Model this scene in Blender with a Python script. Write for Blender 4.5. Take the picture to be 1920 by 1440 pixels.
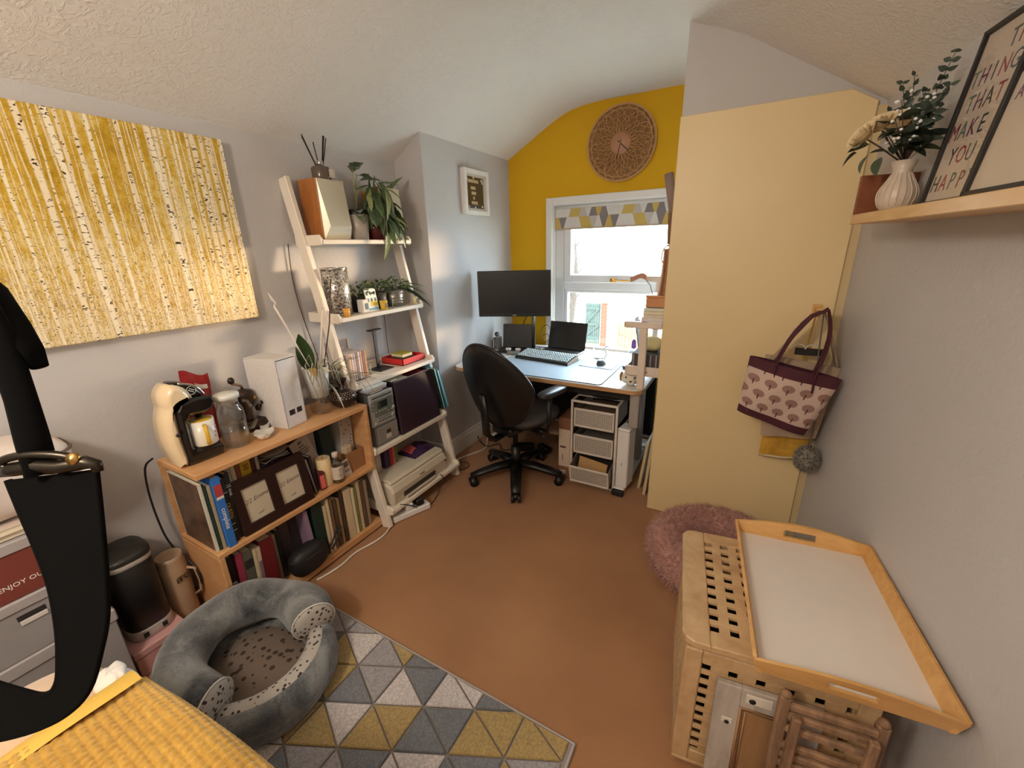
import bpy, bmesh, math, random
from math import sin, cos, pi, radians, sqrt, atan2
from mathutils import Matrix, Vector

random.seed(7)
SC = bpy.context.scene
COL = SC.collection
for _o in list(bpy.data.objects):
    bpy.data.objects.remove(_o)

# ------------------------------------------------------------------ camera
CAM_YAW, CAM_PITCH, CAM_ROLL, CAM_F = radians(29.6), radians(18.08), radians(-1.57), 778.6
_f = Vector((-sin(CAM_YAW) * cos(CAM_PITCH), cos(CAM_YAW) * cos(CAM_PITCH), -sin(CAM_PITCH)))
_r = Vector((cos(CAM_YAW), sin(CAM_YAW), 0))
_u = _r.cross(_f)
_r2 = _r * cos(CAM_ROLL) + _u * sin(CAM_ROLL)
_u2 = -_r * sin(CAM_ROLL) + _u * cos(CAM_ROLL)
cd = bpy.data.cameras.new('camera')
cam = bpy.data.objects.new('camera', cd)
COL.objects.link(cam)
cam.matrix_world = Matrix(((_r2.x, _u2.x, -_f.x, 0), (_r2.y, _u2.y, -_f.y, 0), (_r2.z, _u2.z, -_f.z, 1.5), (0, 0, 0, 1)))
cd.sensor_width = 36.0
cd.lens = CAM_F / 1920 * 36.0
cd.clip_start = 0.02
SC.camera = cam

# ------------------------------------------------------------------ light
world = bpy.data.worlds.new('world')
SC.world = world
world.use_nodes = True
_bg = world.node_tree.nodes['Background']
_bg.inputs['Color'].default_value = (0.66, 0.84, 1.0, 1)
_bg.inputs['Strength'].default_value = 27.0

def lamp(name, kind, loc, energy, color, **kw):
    d = bpy.data.lights.new(name, kind)
    d.energy = energy
    d.color = color
    for k, v in kw.items():
        setattr(d, k, v)
    o = bpy.data.objects.new(name, d)
    o.location = loc
    COL.objects.link(o)
    return o

sun = lamp('low_sun', 'SUN', (2, 12, 5), 5.5, (1.0, 0.66, 0.36), angle=radians(7))
sun.rotation_euler = Vector((-1.25, -2.2, -0.10)).to_track_quat('-Z', 'Y').to_euler()
portal = lamp('window_portal', 'AREA', (-0.88, 3.52, 1.2), 1.0, (1, 1, 1), shape='RECTANGLE', size=1.2, size_y=1.4)
portal.rotation_euler = (radians(-90), 0, 0)
portal.data.cycles.is_portal = True
room_lamp = lamp('ceiling_bulb', 'POINT', (-0.75, -0.75, 2.05), 64.0, (1.0, 0.875, 0.73), shadow_soft_size=0.14)

vs = SC.view_settings
vs.view_transform = 'Standard'
vs.look = 'None'
vs.gamma = 1.0
vs.use_curve_mapping = False
vs.exposure = 0.12
try:
    SC.cycles.use_denoising = True
    SC.cycles.max_bounces = 8
    SC.cycles.diffuse_bounces = 5
    SC.cycles.adaptive_threshold = 0.02
    SC.cycles.transparent_max_bounces = 16
    SC.cycles.sample_clamp_indirect = 6.0
    SC.cycles.caustics_reflective = False
    SC.cycles.caustics_refractive = False
except Exception:
    pass

# ------------------------------------------------------------------ materials
def S(r, g, b):
    f = lambda c: ((c / 255 + 0.055) / 1.055) ** 2.4 if c > 10 else c / 255 / 12.92
    return (f(r), f(g), f(b), 1.0)

class NT:
    """small expression builder over a material's node tree"""
    def __init__(self, m):
        self.t = m.node_tree
    def node(self, typ, **kw):
        n = self.t.nodes.new(typ)
        for k, v in kw.items():
            setattr(n, k, v)
        return n
    def link(self, a, b):
        self.t.links.new(a.s if isinstance(a, EX) else a, b)
    def put(self, v, sock):
        if isinstance(v, EX):
            self.t.links.new(v.s, sock)
        else:
            sock.default_value = v
    def m(self, op, *a):
        n = self.node('ShaderNodeMath', operation=op)
        for i, x in enumerate(a):
            self.put(x, n.inputs[i])
        return EX(self, n.outputs[0])
    def coord(self, which='Object', scale=None, loc=(0, 0, 0), rot=(0, 0, 0)):
        n = self.node('ShaderNodeTexCoord')
        o = n.outputs[which]
        if scale is None and loc == (0, 0, 0) and rot == (0, 0, 0):
            return EX(self, o)
        mp = self.node('ShaderNodeMapping')
        self.t.links.new(o, mp.inputs[0])
        mp.inputs['Scale'].default_value = scale or (1, 1, 1)
        mp.inputs['Location'].default_value = loc
        mp.inputs['Rotation'].default_value = rot
        return EX(self, mp.outputs[0])
    def sep(self, v):
        n = self.node('ShaderNodeSeparateXYZ')
        self.link(v, n.inputs[0])
        return [EX(self, n.outputs[i]) for i in range(3)]
    def comb(self, x, y, z=0.0):
        n = self.node('ShaderNodeCombineXYZ')
        for i, a in enumerate((x, y, z)):
            self.put(a, n.inputs[i])
        return EX(self, n.outputs[0])
    def noise(self, v, scale=5.0, detail=3.0, rough=0.5, dist=0.0):
        n = self.node('ShaderNodeTexNoise')
        self.link(v, n.inputs['Vector'])
        n.inputs['Scale'].default_value = scale
        n.inputs['Detail'].default_value = detail
        n.inputs['Roughness'].default_value = rough
        n.inputs['Distortion'].default_value = dist
        return EX(self, n.outputs[0])
    def voro(self, v, scale=5.0, out='Distance', feature='F1', dims='3D', rnd=1.0):
        n = self.node('ShaderNodeTexVoronoi', voronoi_dimensions=dims, feature=feature)
        if dims == '1D':
            self.link(v, n.inputs['W'])
        else:
            self.link(v, n.inputs['Vector'])
        n.inputs['Scale'].default_value = scale
        n.inputs['Randomness'].default_value = rnd
        return EX(self, n.outputs[out])
    def ramp(self, f, stops, mode='LINEAR'):
        n = self.node('ShaderNodeValToRGB')
        n.color_ramp.interpolation = mode
        el = n.color_ramp.elements
        while len(el) < len(stops):
            el.new(0.5)
        for e, (p, c) in zip(el, stops):
            e.position = p
            e.color = c
        self.link(f, n.inputs[0])
        return EX(self, n.outputs[0])
    def mix(self, f, a, b):
        n = self.node('ShaderNodeMix', data_type='RGBA')
        self.put(f, n.inputs[0])
        self.put(a, n.inputs[6])
        self.put(b, n.inputs[7])
        return EX(self, n.outputs[2])
    def bump(self, h, strength=0.3, dist=0.01):
        n = self.node('ShaderNodeBump')
        n.inputs['Strength'].default_value = strength
        n.inputs['Distance'].default_value = dist
        self.link(h, n.inputs['Height'])
        return EX(self, n.outputs[0])

class EX:
    def __init__(self, nt, s):
        self.n, self.s = nt, s
    def _b(self, op, o, r=False):
        return self.n.m(op, o, self) if r else self.n.m(op, self, o)
    def __add__(self, o): return self._b('ADD', o)
    __radd__ = __add__
    def __sub__(self, o): return self._b('SUBTRACT', o)
    def __rsub__(self, o): return self._b('SUBTRACT', o, True)
    def __mul__(self, o): return self._b('MULTIPLY', o)
    __rmul__ = __mul__
    def __truediv__(self, o): return self._b('DIVIDE', o)
    def lt(self, o): return self._b('LESS_THAN', o)
    def gt(self, o): return self._b('GREATER_THAN', o)
    def floor(self): return self.n.m('FLOOR', self)
    def fract(self): return self.n.m('FRACT', self)
    def abs(self): return self.n.m('ABSOLUTE', self)
    def sin(self): return self.n.m('SINE', self)
    def sqrt(self): return self.n.m('SQRT', self)
    def mod(self, o): return self._b('FLOORED_MODULO', o)

MATS = {}
def mat(name, color, rough=0.5, metal=0.0, noise=None, bump=None, spec=0.5, sheen=0.0, coat=0.0, emit=None):
    """plain procedural material: slight colour variation from noise=(scale, amount) and relief from bump=(scale, strength, distance)"""
    if name in MATS:
        return MATS[name]
    m = bpy.data.materials.new(name)
    m.use_nodes = True
    n = NT(m)
    b = m.node_tree.nodes['Principled BSDF']
    b.inputs['Base Color'].default_value = color
    b.inputs['Roughness'].default_value = rough
    b.inputs['Metallic'].default_value = metal
    b.inputs['Specular IOR Level'].default_value = spec
    b.inputs['Sheen Weight'].default_value = sheen
    b.inputs['Coat Weight'].default_value = coat
    ns = noise or (9.0, 0.05)
    t = n.noise(n.coord(), ns[0], 4, 0.6)
    lo = tuple(c * (1 - ns[1]) for c in color[:3]) + (1,)
    hi = tuple(min(1, c * (1 + ns[1])) for c in color[:3]) + (1,)
    n.put(n.ramp(t, [(0.3, lo), (0.7, hi)]), b.inputs['Base Color'])
    if bump:
        n.put(n.bump(n.noise(n.coord(), bump[0], 5, 0.65), bump[1], bump[2]), b.inputs['Normal'])
    MATS[name] = m
    return m

def wood(name, c1, c2, scale=(6, 60, 60), rough=0.45):
    if name in MATS:
        return MATS[name]
    m = bpy.data.materials.new(name)
    m.use_nodes = True
    n = NT(m)
    b = m.node_tree.nodes['Principled BSDF']
    t = n.noise(n.coord(scale=scale), 1.0, 5, 0.6, 0.6)
    n.put(n.ramp(t, [(0.3, c1), (0.7, c2)]), b.inputs['Base Color'])
    b.inputs['Roughness'].default_value = rough
    n.put(n.bump(t, 0.15, 0.002), b.inputs['Normal'])
    MATS[name] = m
    return m

def glass(name, tint=(1, 1, 1, 1), refl=0.06, edge=0.45):
    if name in MATS:
        return MATS[name]
    m = bpy.data.materials.new(name)
    m.use_nodes = True
    t = m.node_tree
    t.nodes.clear()
    out = t.nodes.new('ShaderNodeOutputMaterial')
    tr = t.nodes.new('ShaderNodeBsdfTransparent')
    tr.inputs[0].default_value = tint
    gl = t.nodes.new('ShaderNodeBsdfGlossy')
    gl.inputs['Roughness'].default_value = 0.03
    lw = t.nodes.new('ShaderNodeLayerWeight')
    lw.inputs[0].default_value = 0.25
    mp = t.nodes.new('ShaderNodeMath')
    mp.operation = 'MULTIPLY_ADD'
    mp.inputs[1].default_value = edge
    mp.inputs[2].default_value = refl
    t.links.new(lw.outputs['Facing'], mp.inputs[0])
    mx = t.nodes.new('ShaderNodeMixShader')
    t.links.new(mp.outputs[0], mx.inputs[0])
    t.links.new(tr.outputs[0], mx.inputs[1])
    t.links.new(gl.outputs[0], mx.inputs[2])
    t.links.new(mx.outputs[0], out.inputs[0])
    MATS[name] = m
    return m

# ------------------------------------------------------------------ geometry
def TR(loc=(0, 0, 0), rz=0.0, rx=0.0, ry=0.0):
    return Matrix.Translation(loc) @ Matrix.Rotation(rz, 4, 'Z') @ Matrix.Rotation(ry, 4, 'Y') @ Matrix.Rotation(rx, 4, 'X')

def FR(o, right, up):
    """frame with x=right, y=up, z=normal (for lettering)"""
    r = Vector(right).normalized()
    u = Vector(up)
    u = (u - r * u.dot(r)).normalized()
    n = r.cross(u)
    return Matrix(((r.x, u.x, n.x, o[0]), (r.y, u.y, n.y, o[1]), (r.z, u.z, n.z, o[2]), (0, 0, 0, 1)))

class G:
    def __init__(self, M=None):
        self.v, self.f, self.mi, self.sm = [], [], [], []
        self.M = M or Matrix()
    def add(self, vs_, fs, mi=0, smooth=False):
        k = len(self.v)
        self.v += [self.M @ Vector(p) for p in vs_]
        for q in fs:
            self.f.append([k + i for i in q])
            self.mi.append(mi)
            self.sm.append(smooth)
        return self
    def box(self, c, s, bev=0.0, R=None, mi=0):
        x, y, z = s[0] / 2, s[1] / 2, s[2] / 2
        b = min(bev, x * .95, y * .95, z * .95)
        if b <= 0:
            P = [(sx * x, sy * y, sz * z) for sx in (-1, 1) for sy in (-1, 1) for sz in (-1, 1)]
            F = [(0, 1, 3, 2), (4, 6, 7, 5), (0, 4, 5, 1), (2, 3, 7, 6), (0, 2, 6, 4), (1, 5, 7, 3)]
        else:
            P, ix, F = [], {}, []
            for sx in (-1, 1):
                for sy in (-1, 1):
                    for sz in (-1, 1):
                        for a in range(3):
                            p = [sx * (x - b), sy * (y - b), sz * (z - b)]
                            p[a] = (sx * x, sy * y, sz * z)[a]
                            ix[(sx, sy, sz, a)] = len(P)
                            P.append(tuple(p))
            for a in range(3):
                o = [i for i in range(3) if i != a]
                for sg in (-1, 1):
                    q = []
                    for (p1, p2) in ((-1, -1), (1, -1), (1, 1), (-1, 1)):
                        k = [0, 0, 0]
                        k[a] = sg; k[o[0]] = p1; k[o[1]] = p2
                        q.append(ix[(k[0], k[1], k[2], a)])
                    F.append(q)
            for a in range(3):
                o = [i for i in range(3) if i != a]
                for p1 in (-1, 1):
                    for p2 in (-1, 1):
                        k1 = [0, 0, 0]; k2 = [0, 0, 0]
                        k1[a] = -1; k2[a] = 1
                        for k in (k1, k2):
                            k[o[0]] = p1; k[o[1]] = p2
                        F.append([ix[tuple(k1) + (o[0],)], ix[tuple(k2) + (o[0],)], ix[tuple(k2) + (o[1],)], ix[tuple(k1) + (o[1],)]])
            for sx in (-1, 1):
                for sy in (-1, 1):
                    for sz in (-1, 1):
                        F.append([ix[(sx, sy, sz, a)] for a in range(3)])
        T = Matrix.Translation(c) @ (R.to_4x4() if R is not None else Matrix())
        return self.add([T @ Vector(p) for p in P], F, mi)
    def bx(self, x0, x1, y0, y1, z0, z1, bev=0.0, mi=0):
        return self.box(((x0 + x1) / 2, (y0 + y1) / 2, (z0 + z1) / 2), (abs(x1 - x0), abs(y1 - y0), abs(z1 - z0)), bev, None, mi)
    def bar(self, a, b, w, t, bev=0.002, side=(0, 1, 0), mi=0):
        """square bar from a to b; t along 'side', w along the third axis"""
        a, b = Vector(a), Vector(b)
        d = b - a
        zz = d.normalized()
        yy = Vector(side)
        yy = (yy - zz * yy.dot(zz)).normalized()
        xx = yy.cross(zz)
        R = Matrix((xx, yy, zz)).transposed()
        return self.box((a + b) / 2, (w, t, d.length), bev, R, mi)
    def lathe(self, prof, c=(0, 0, 0), n=24, mi=0, smooth=True, sx=1.0, sy=1.0, axis=None, cap=True):
        P, F = [], []
        A = Matrix() if axis is None else Vector((0, 0, 1)).rotation_difference(Vector(axis)).to_matrix().to_4x4()
        T = Matrix.Translation(c) @ A
        for (r, z) in prof:
            for i in range(n):
                a = 2 * pi * i / n
                P.append(T @ Vector((r * cos(a) * sx, r * sin(a) * sy, z)))
        for j in range(len(prof) - 1):
            for i in range(n):
                i2 = (i + 1) % n
                F.append((j * n + i, j * n + i2, (j + 1) * n + i2, (j + 1) * n + i))
        if cap:
            if prof[0][0] > 1e-5:
                F.append(list(range(n - 1, -1, -1)))
            if prof[-1][0] > 1e-5:
                F.append([(len(prof) - 1) * n + i for i in range(n)])
        return self.add(P, F, mi, smooth)
    def cyl(self, a, b, r, r2=None, n=12, mi=0, smooth=True):
        a, b = Vector(a), Vector(b)
        d = b - a
        return self.lathe([(r, 0), (r if r2 is None else r2, d.length)], a, n, mi, smooth, axis=d.normalized())
    def tube(self, pts, r, n=8, mi=0, closed=False, flat=1.0):
        pts = [Vector(p) for p in pts]
        if not closed and 4 <= len(pts) <= 14 and not isinstance(r, (list, tuple)) and n <= 6:
            out = []
            for i in range(len(pts) - 1):
                p0, p1, p2, p3 = pts[max(i - 1, 0)], pts[i], pts[i + 1], pts[min(i + 2, len(pts) - 1)]
                for q in range(4):
                    t = q / 4
                    out.append(.5 * ((2 * p1) + (p2 - p0) * t + (2 * p0 - 5 * p1 + 4 * p2 - p3) * t * t + (3 * p1 - p0 - 3 * p2 + p3) * t ** 3))
            pts = out + [pts[-1]]
        P, F = [], []
        up = None
        k = len(pts)
        for i, p in enumerate(pts):
            if closed:
                d = pts[(i + 1) % k] - pts[i - 1]
            else:
                d = pts[min(i + 1, k - 1)] - pts[max(i - 1, 0)]
            d = d.normalized() if d.length > 1e-9 else Vector((0, 0, 1))
            if up is None:
                up = Vector((0, 0, 1)) if abs(d.z) < .95 else Vector((1, 0, 0))
            up = (up - d * up.dot(d))
            up = up.normalized() if up.length > 1e-6 else d.orthogonal().normalized()
            sd = d.cross(up)
            rr = r[i] if isinstance(r, (list, tuple)) else r
            for j in range(n):
                a = 2 * pi * j / n
                P.append(p + sd * (rr * cos(a)) + up * (rr * flat * sin(a)))
        for i in range(k if closed else k - 1):
            i2 = (i + 1) % k
            for j in range(n):
                j2 = (j + 1) % n
                F.append((i * n + j, i * n + j2, i2 * n + j2, i2 * n + j))
        if not closed:
            F.append(list(range(n - 1, -1, -1)))
            F.append([(k - 1) * n + j for j in range(n)])
        return self.add(P, F, mi, True)
    def prism(self, poly, T, h, mi=0, bev=0.0, smooth=False):
        """polygon (x,y) in frame T pushed along its z from 0 to h, with chamfered rims"""
        n = len(poly)
        ins = poly
        P = []
        if bev > 0:
            cx = sum(p[0] for p in poly) / n
            cy = sum(p[1] for p in poly) / n
            ins = []
            for i, p in enumerate(poly):
                a, c = Vector(poly[i - 1]), Vector(poly[(i + 1) % n])
                b = Vector(p)
                e1 = (b - a).normalized(); e2 = (c - b).normalized()
                n1 = Vector((-e1.y, e1.x)); n2 = Vector((-e2.y, e2.x))
                m = (n1 + n2)
                m = m.normalized() * bev / max(.5, m.normalized().dot(n1)) if m.length > 1e-6 else n1 * bev
                ar = sum(poly[k][0] * poly[(k + 1) % n][1] - poly[(k + 1) % n][0] * poly[k][1] for k in range(n))
                ins.append(tuple(b + (m if ar > 0 else -m)))
            L = [(ins, 0), (poly, bev), (poly, h - bev), (ins, h)]
        else:
            L = [(poly, 0), (poly, h)]
        for pl, z in L:
            P += [T @ Vector((p[0], p[1], z)) for p in pl]
        F = []
        for j in range(len(L) - 1):
            for i in range(n):
                i2 = (i + 1) % n
                F.append((j * n + i, j * n + i2, (j + 1) * n + i2, (j + 1) * n + i))
        k = len(self.v)
        self.add(P, F, mi, smooth)
        self.f.append([k + i for i in range(n - 1, -1, -1)]); self.mi.append(mi); self.sm.append(False)
        self.f.append([k + (len(L) - 1) * n + i for i in range(n)]); self.mi.append(mi); self.sm.append(False)
        return self
    def grid(self, fn, nu, nv, mi=0, smooth=True, cu=False, cv=False):
        P = [fn(i / (nu if cu else nu - 1), j / (nv if cv else nv - 1)) for i in range(nu) for j in range(nv)]
        F = []
        for i in range(nu if cu else nu - 1):
            for j in range(nv if cv else nv - 1):
                i2, j2 = (i + 1) % nu, (j + 1) % nv
                F.append((i * nv + j, i2 * nv + j, i2 * nv + j2, i * nv + j2))
        return self.add(P, F, mi, smooth)
    def mesh(self, name, mats, inv=None):
        me = bpy.data.meshes.new(name)
        me.from_pydata([(inv @ p if inv else p) for p in self.v], [], self.f)
        for m in (mats if isinstance(mats, (list, tuple)) else [mats]):
            me.materials.append(m)
        me.polygons.foreach_set('material_index', self.mi)
        me.polygons.foreach_set('use_smooth', self.sm)
        bm = bmesh.new()
        bm.from_mesh(me)
        bmesh.ops.recalc_face_normals(bm, faces=bm.faces)
        bm.to_mesh(me)
        bm.free()
        me.update()
        return me

WM = {}
def tag(o, label, cat, group=None, kind=None):
    if label: o['label'] = label
    if cat: o['category'] = cat
    if group: o['group'] = group
    if kind: o['kind'] = kind
    return o

def thing(name, label, cat, loc=(0, 0, 0), rz=0.0, group=None):
    o = bpy.data.objects.new(name, None)
    o.empty_display_size = 0.05
    COL.objects.link(o)
    M = TR(loc, rz)
    o.matrix_world = M
    WM[o.name] = M
    tag(o, label, cat, group)
    return o

def part(name, g, m, parent, label=None, kind=None):
    M = WM[parent.name]
    o = bpy.data.objects.new(name, g.mesh(name, m, M.inverted()))
    COL.objects.link(o)
    o.parent = parent
    WM[o.name] = M
    if label: o['label'] = label
    if kind: o['kind'] = kind
    return o

def solo(name, g, m, label, cat, loc=(0, 0, 0), group=None, kind=None):
    M = Matrix.Translation(loc)
    o = bpy.data.objects.new(name, g.mesh(name, m, M.inverted()))
    o.location = loc
    COL.objects.link(o)
    WM[o.name] = M
    tag(o, label, cat, group, kind)
    return o

def struct(name, g, m, parent=None):
    o = bpy.data.objects.new(name, g.mesh(name, m))
    COL.objects.link(o)
    WM[o.name] = Matrix()
    if parent:
        o.parent = parent
    else:
        o['kind'] = 'structure'
    return o

def inst(me, name, parent, M):
    """object sharing mesh data, placed by world matrix M"""
    o = bpy.data.objects.new(name, me)
    COL.objects.link(o)
    o.parent = parent
    L = WM[parent.name].inverted() @ M
    o.matrix_basis = L
    WM[o.name] = M
    return o

def text(parent, name, s, size, M, m, ext=0.0004, align='CENTER', shear=0.0, sx=1.0):
    c = bpy.data.curves.new(name, 'FONT')
    c.body = s
    c.size = size
    c.extrude = ext
    c.align_x = align
    c.align_y = 'CENTER'
    c.shear = shear
    c.resolution_u = 2
    to = bpy.data.objects.new(name, c)
    COL.objects.link(to)
    dg = bpy.context.evaluated_depsgraph_get()
    me = bpy.data.meshes.new_from_object(to.evaluated_get(dg))
    bpy.data.objects.remove(to)
    me.materials.clear()
    me.materials.append(m)
    me.transform(WM[parent.name].inverted() @ M @ Matrix.Diagonal((sx, 1, 1, 1)))
    me.name = name
    o = bpy.data.objects.new(name, me)
    COL.objects.link(o)
    o.parent = parent
    WM[o.name] = WM[parent.name]
    return o

# ================================================================== the room
def plaster(name, color, sc1, st, dist=0.004, sc2=None):
    m = bpy.data.materials.new(name)
    m.use_nodes = True
    n = NT(m)
    b = m.node_tree.nodes['Principled BSDF']
    t = n.noise(n.coord(), 1.3, 3, 0.5)
    lo = tuple(c * .95 for c in color[:3]) + (1,)
    n.put(n.ramp(t, [(0.3, lo), (0.7, color)]), b.inputs['Base Color'])
    b.inputs['Roughness'].default_value = 0.75
    b.inputs['Specular IOR Level'].default_value = 0.25
    h = n.noise(n.coord(), sc1, 6, 0.62, 0.4)
    if sc2:
        h2 = n.noise(n.coord(), sc2, 4, 0.6, 1.4)
        h = h * 0.4 + n.ramp(h2, [(0.46, (0, 0, 0, 1)), (0.62, (1, 1, 1, 1))])
    n.put(n.bump(h, st, dist), b.inputs['Normal'])
    MATS[name] = m
    return m

GREY_WALL = plaster('grey_wall_paint', S(196, 193, 192), 55, 0.55, 0.004)
YELLOW_WALL = plaster('mustard_wall_paint', S(220, 170, 26), 70, 0.25, 0.003)
CEIL = plaster('textured_ceiling_paint', S(235, 231, 226), 60, 0.38, 0.005, 34)
CREAM_PAINT = mat('cream_gloss_paint', S(224, 201, 152), 0.42, noise=(2.0, 0.03), bump=(140, 0.06, 0.001))
CREAM_EDGE = mat('cream_frame_paint', S(205, 184, 140), 0.5, noise=(3.0, 0.03))
WHITE_UPVC = mat('white_upvc', S(232, 233, 234), 0.35, noise=(3, 0.02))
WHITE_GLOSS = mat('white_gloss_trim', S(232, 230, 226), 0.4, noise=(4, 0.02))
SKIRT = mat('cream_skirting_paint', S(222, 216, 206), 0.45, noise=(4, 0.03))

def carpet_mat():
    m = bpy.data.materials.new('tan_carpet')
    m.use_nodes = True
    n = NT(m)
    b = m.node_tree.nodes['Principled BSDF']
    a = n.noise(n.coord(), 2.2, 3, 0.5)
    f = n.noise(n.coord(), 420, 2, 0.7)
    c = n.ramp(a * 0.6 + f * 0.4, [(0.3, S(160, 112, 74)), (0.7, S(192, 140, 96))])
    n.put(c, b.inputs['Base Color'])
    b.inputs['Roughness'].default_value = 0.95
    b.inputs['Specular IOR Level'].default_value = 0.1
    b.inputs['Sheen Weight'].default_value = 0.15
    n.put(n.bump(f, 0.8, 0.006), b.inputs['Normal'])
    return m

CARPET = carpet_mat()
YB = -1.7            # wall behind the camera
def xr(y): return 0.666 - 0.135 * y          # the right wall runs slightly out of square

struct('floor', G().bx(-2.3, 1.2, YB - .1, 3.45, -0.1, 0.0), CARPET)
struct('wall_left', G().bx(-2.16, -2.04, YB, 3.4, 0, 2.12), GREY_WALL)
struct('wall_chimney_breast', G().bx(-2.05, -1.815, 2.175, 3.25, 0, 2.25), GREY_WALL)
struct('wall_back', G().bx(-2.16, 1.1, YB - .1, YB, 0, 2.6), GREY_WALL)
WX0, WX1, WZ0, WZ1 = -1.43, -0.40, 0.60, 1.82
g = G()
for a in ((-1.9, WX0, 0, 2.6), (WX1, -0.25, 0, 2.6), (WX0, WX1, 0, WZ0), (WX0, WX1, WZ1, 2.6)):
    g.bx(a[0], a[1], 3.235, 3.46, a[2], a[3])
struct('wall_window', g, YELLOW_WALL)
struct('wall_cupboard_side', G().bx(-0.362, -0.30, 2.28, 3.24, 0, 2.5), GREY_WALL)
g = G()
g.bx(-0.366, 0.45, 2.262, 2.30, 0, 2.5)
struct('wall_cupboard', g, GREY_WALL)
g = G()
y0, y1 = YB - .1, 2.6
g.add([(xr(y0), y0, 0), (xr(y1), y1, 0), (xr(y1) + .1, y1, 0), (xr(y0) + .1, y0, 0),
       (xr(y0), y0, 2.0), (xr(y1), y1, 2.0), (xr(y1) + .1, y1, 2.0), (xr(y0) + .1, y0, 2.0)],
      [(0, 1, 5, 4), (1, 2, 6, 5), (2, 3, 7, 6), (3, 0, 4, 7), (4, 5, 6, 7), (0, 3, 2, 1)])
struct('wall_right', g, GREY_WALL)
# ceiling: sloping sides, flat middle, with eased bends
prof = [(-2.17, 1.945), (-2.04, 2.027), (-1.815, 2.168), (-1.50, 2.343), (-1.40, 2.393), (-1.31, 2.428), (-1.20, 2.449), (-1.06, 2.458), (-0.60, 2.458)]
def rprof(y):
    w = xr(y)
    d = max(0.0, (w - .363) * .7)
    return [(-.50 + d, 2.455), (-.42 + d, 2.428), (-.337 + d, 2.384), (-.237 + d, 2.345), (-.137 + d, 2.297), (w, 1.988), (w + .12, 1.914)]
def csec(y):
    return [(x, z) for x, z in prof] + rprof(y)
ys = [YB - .1, -0.5, 0.5, 1.2, 1.8, 2.25, 2.7, 3.46]
g = G()
P, F = [], []
nn = len(csec(0))
for top in (0, .08):
    for y in ys:
        P += [(x, y, z + top) for x, z in csec(y)]
for t in (0, 1):
    for i in range(len(ys) - 1):
        for j in range(nn - 1):
            k = t * len(ys) * nn + i * nn + j
            F.append((k, k + 1, k + nn + 1, k + nn))
g.add(P, F, 0, True)
struct('ceiling', g, CEIL)

# cupboard front: tall cream panel with a clipped corner, cream frame strip beside it
poly = [(-0.368, 0.004), (0.331, 0.004), (0.331, 1.99), (0.246, 2.04), (-0.368, 2.04)]
T = Matrix(((1, 0, 0, 0), (0, 0, 1, 2.238), (0, 1, 0, 0), (0, 0, 0, 1)))
struct('door_1', G().prism(poly, T, 0.022, bev=0.003), CREAM_PAINT)
struct('trim_1', G().bx(0.318, 0.366, 2.25, 2.264, 0, 1.975, .002), CREAM_EDGE)
struct('baseboard_left', G().bx(-1.817, -1.797, 2.16, 3.235, 0, 0.115, .003).bx(-1.817, -1.803, 2.162, 3.235, .115, .14, .004).bx(-2.04, -1.80, 2.157, 2.178, 0, .13, .003), SKIRT)
struct('baseboard_rear', G().bx(-1.80, -0.37, 3.215, 3.237, 0, 0.13, .003), SKIRT)

# ------------------------------------------------------------------ window
win = bpy.data.objects.new('window_1', None)
COL.objects.link(win)
win['kind'] = 'structure'
WM[win.name] = Matrix()
g = G()
g.bx(-1.478, -1.425, 3.214, 3.237, 0.55, 1.864, .004)
g.bx(-0.405, -0.365, 3.214, 3.237, 0.55, 1.864, .004)
g.bx(-1.425, -0.405, 3.214, 3.237, 1.812, 1.864, .004)
g.bx(-1.432, -1.418, 3.235, 3.40, .6, 1.82).bx(-.412, -.398, 3.235, 3.40, .6, 1.82).bx(-1.42, -.41, 3.235, 3.40, 1.806, 1.822)
part('architrave', g, WHITE_GLOSS, win)
fy0, fy1 = 3.285, 3.345
g = G()
g.bx(-1.42, -1.345, fy0, fy1, .60, 1.81, .006).bx(-.485, -.41, fy0, fy1, .60, 1.81, .006)
g.bx(-1.345, -.485, fy0, fy1, 1.73, 1.81, .006).bx(-1.345, -.485, fy0, fy1, .60, .672, .006)
g.bx(-1.345, -.485, fy0, fy1, 1.165, 1.232, .006)
part('window_frame', g, WHITE_UPVC, win)
g = G()
g.bx(-1.345, -1.28, fy0 - .014, fy1 - .01, 1.222, 1.74, .008).bx(-.55, -.485, fy0 - .014, fy1 - .01, 1.222, 1.74, .008)
g.bx(-1.28, -.55, fy0 - .014, fy1 - .01, 1.222, 1.286, .008).bx(-1.28, -.55, fy0 - .014, fy1 - .01, 1.676, 1.74, .008)
sash = part('opening_sash', g, WHITE_UPVC, win)
g = G()
g.bx(-1.345, -1.312, fy0 + .005, fy1 - .01, .672, 1.165, .006).bx(-.518, -.485, fy0 + .005, fy1 - .01, .672, 1.165, .006)
g.bx(-1.312, -.518, fy0 + .005, fy1 - .01, .672, .70, .006).bx(-1.312, -.518, fy0 + .005, fy1 - .01, 1.14, 1.166, .006)
part('glazing_bead', g, WHITE_UPVC, win)
PANE = glass('window_glass', (0.97, 0.985, 0.98, 1), 0.03)
part('pane', G().bx(-1.282, -.548, 3.312, 3.318, 1.284, 1.678), PANE, win)
part('pane', G().bx(-1.314, -.516, 3.316, 3.322, .698, 1.142), PANE, win)
BRASS = mat('aged_brass', S(190, 150, 90), 0.3, 1.0)
g = G().bx(-.955, -.905, fy0 - .026, fy0 - .012, 1.228, 1.262, .004).bar((-.93, fy0 - .04, 1.247), (-.80, fy0 - .042, 1.243), .014, .012, .004, (0, 0, 1))
g.cyl((-.93, fy0 - .012, 1.247), (-.93, fy0 - .046, 1.247), .009)
part('window_handle', g, BRASS, win)
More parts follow.
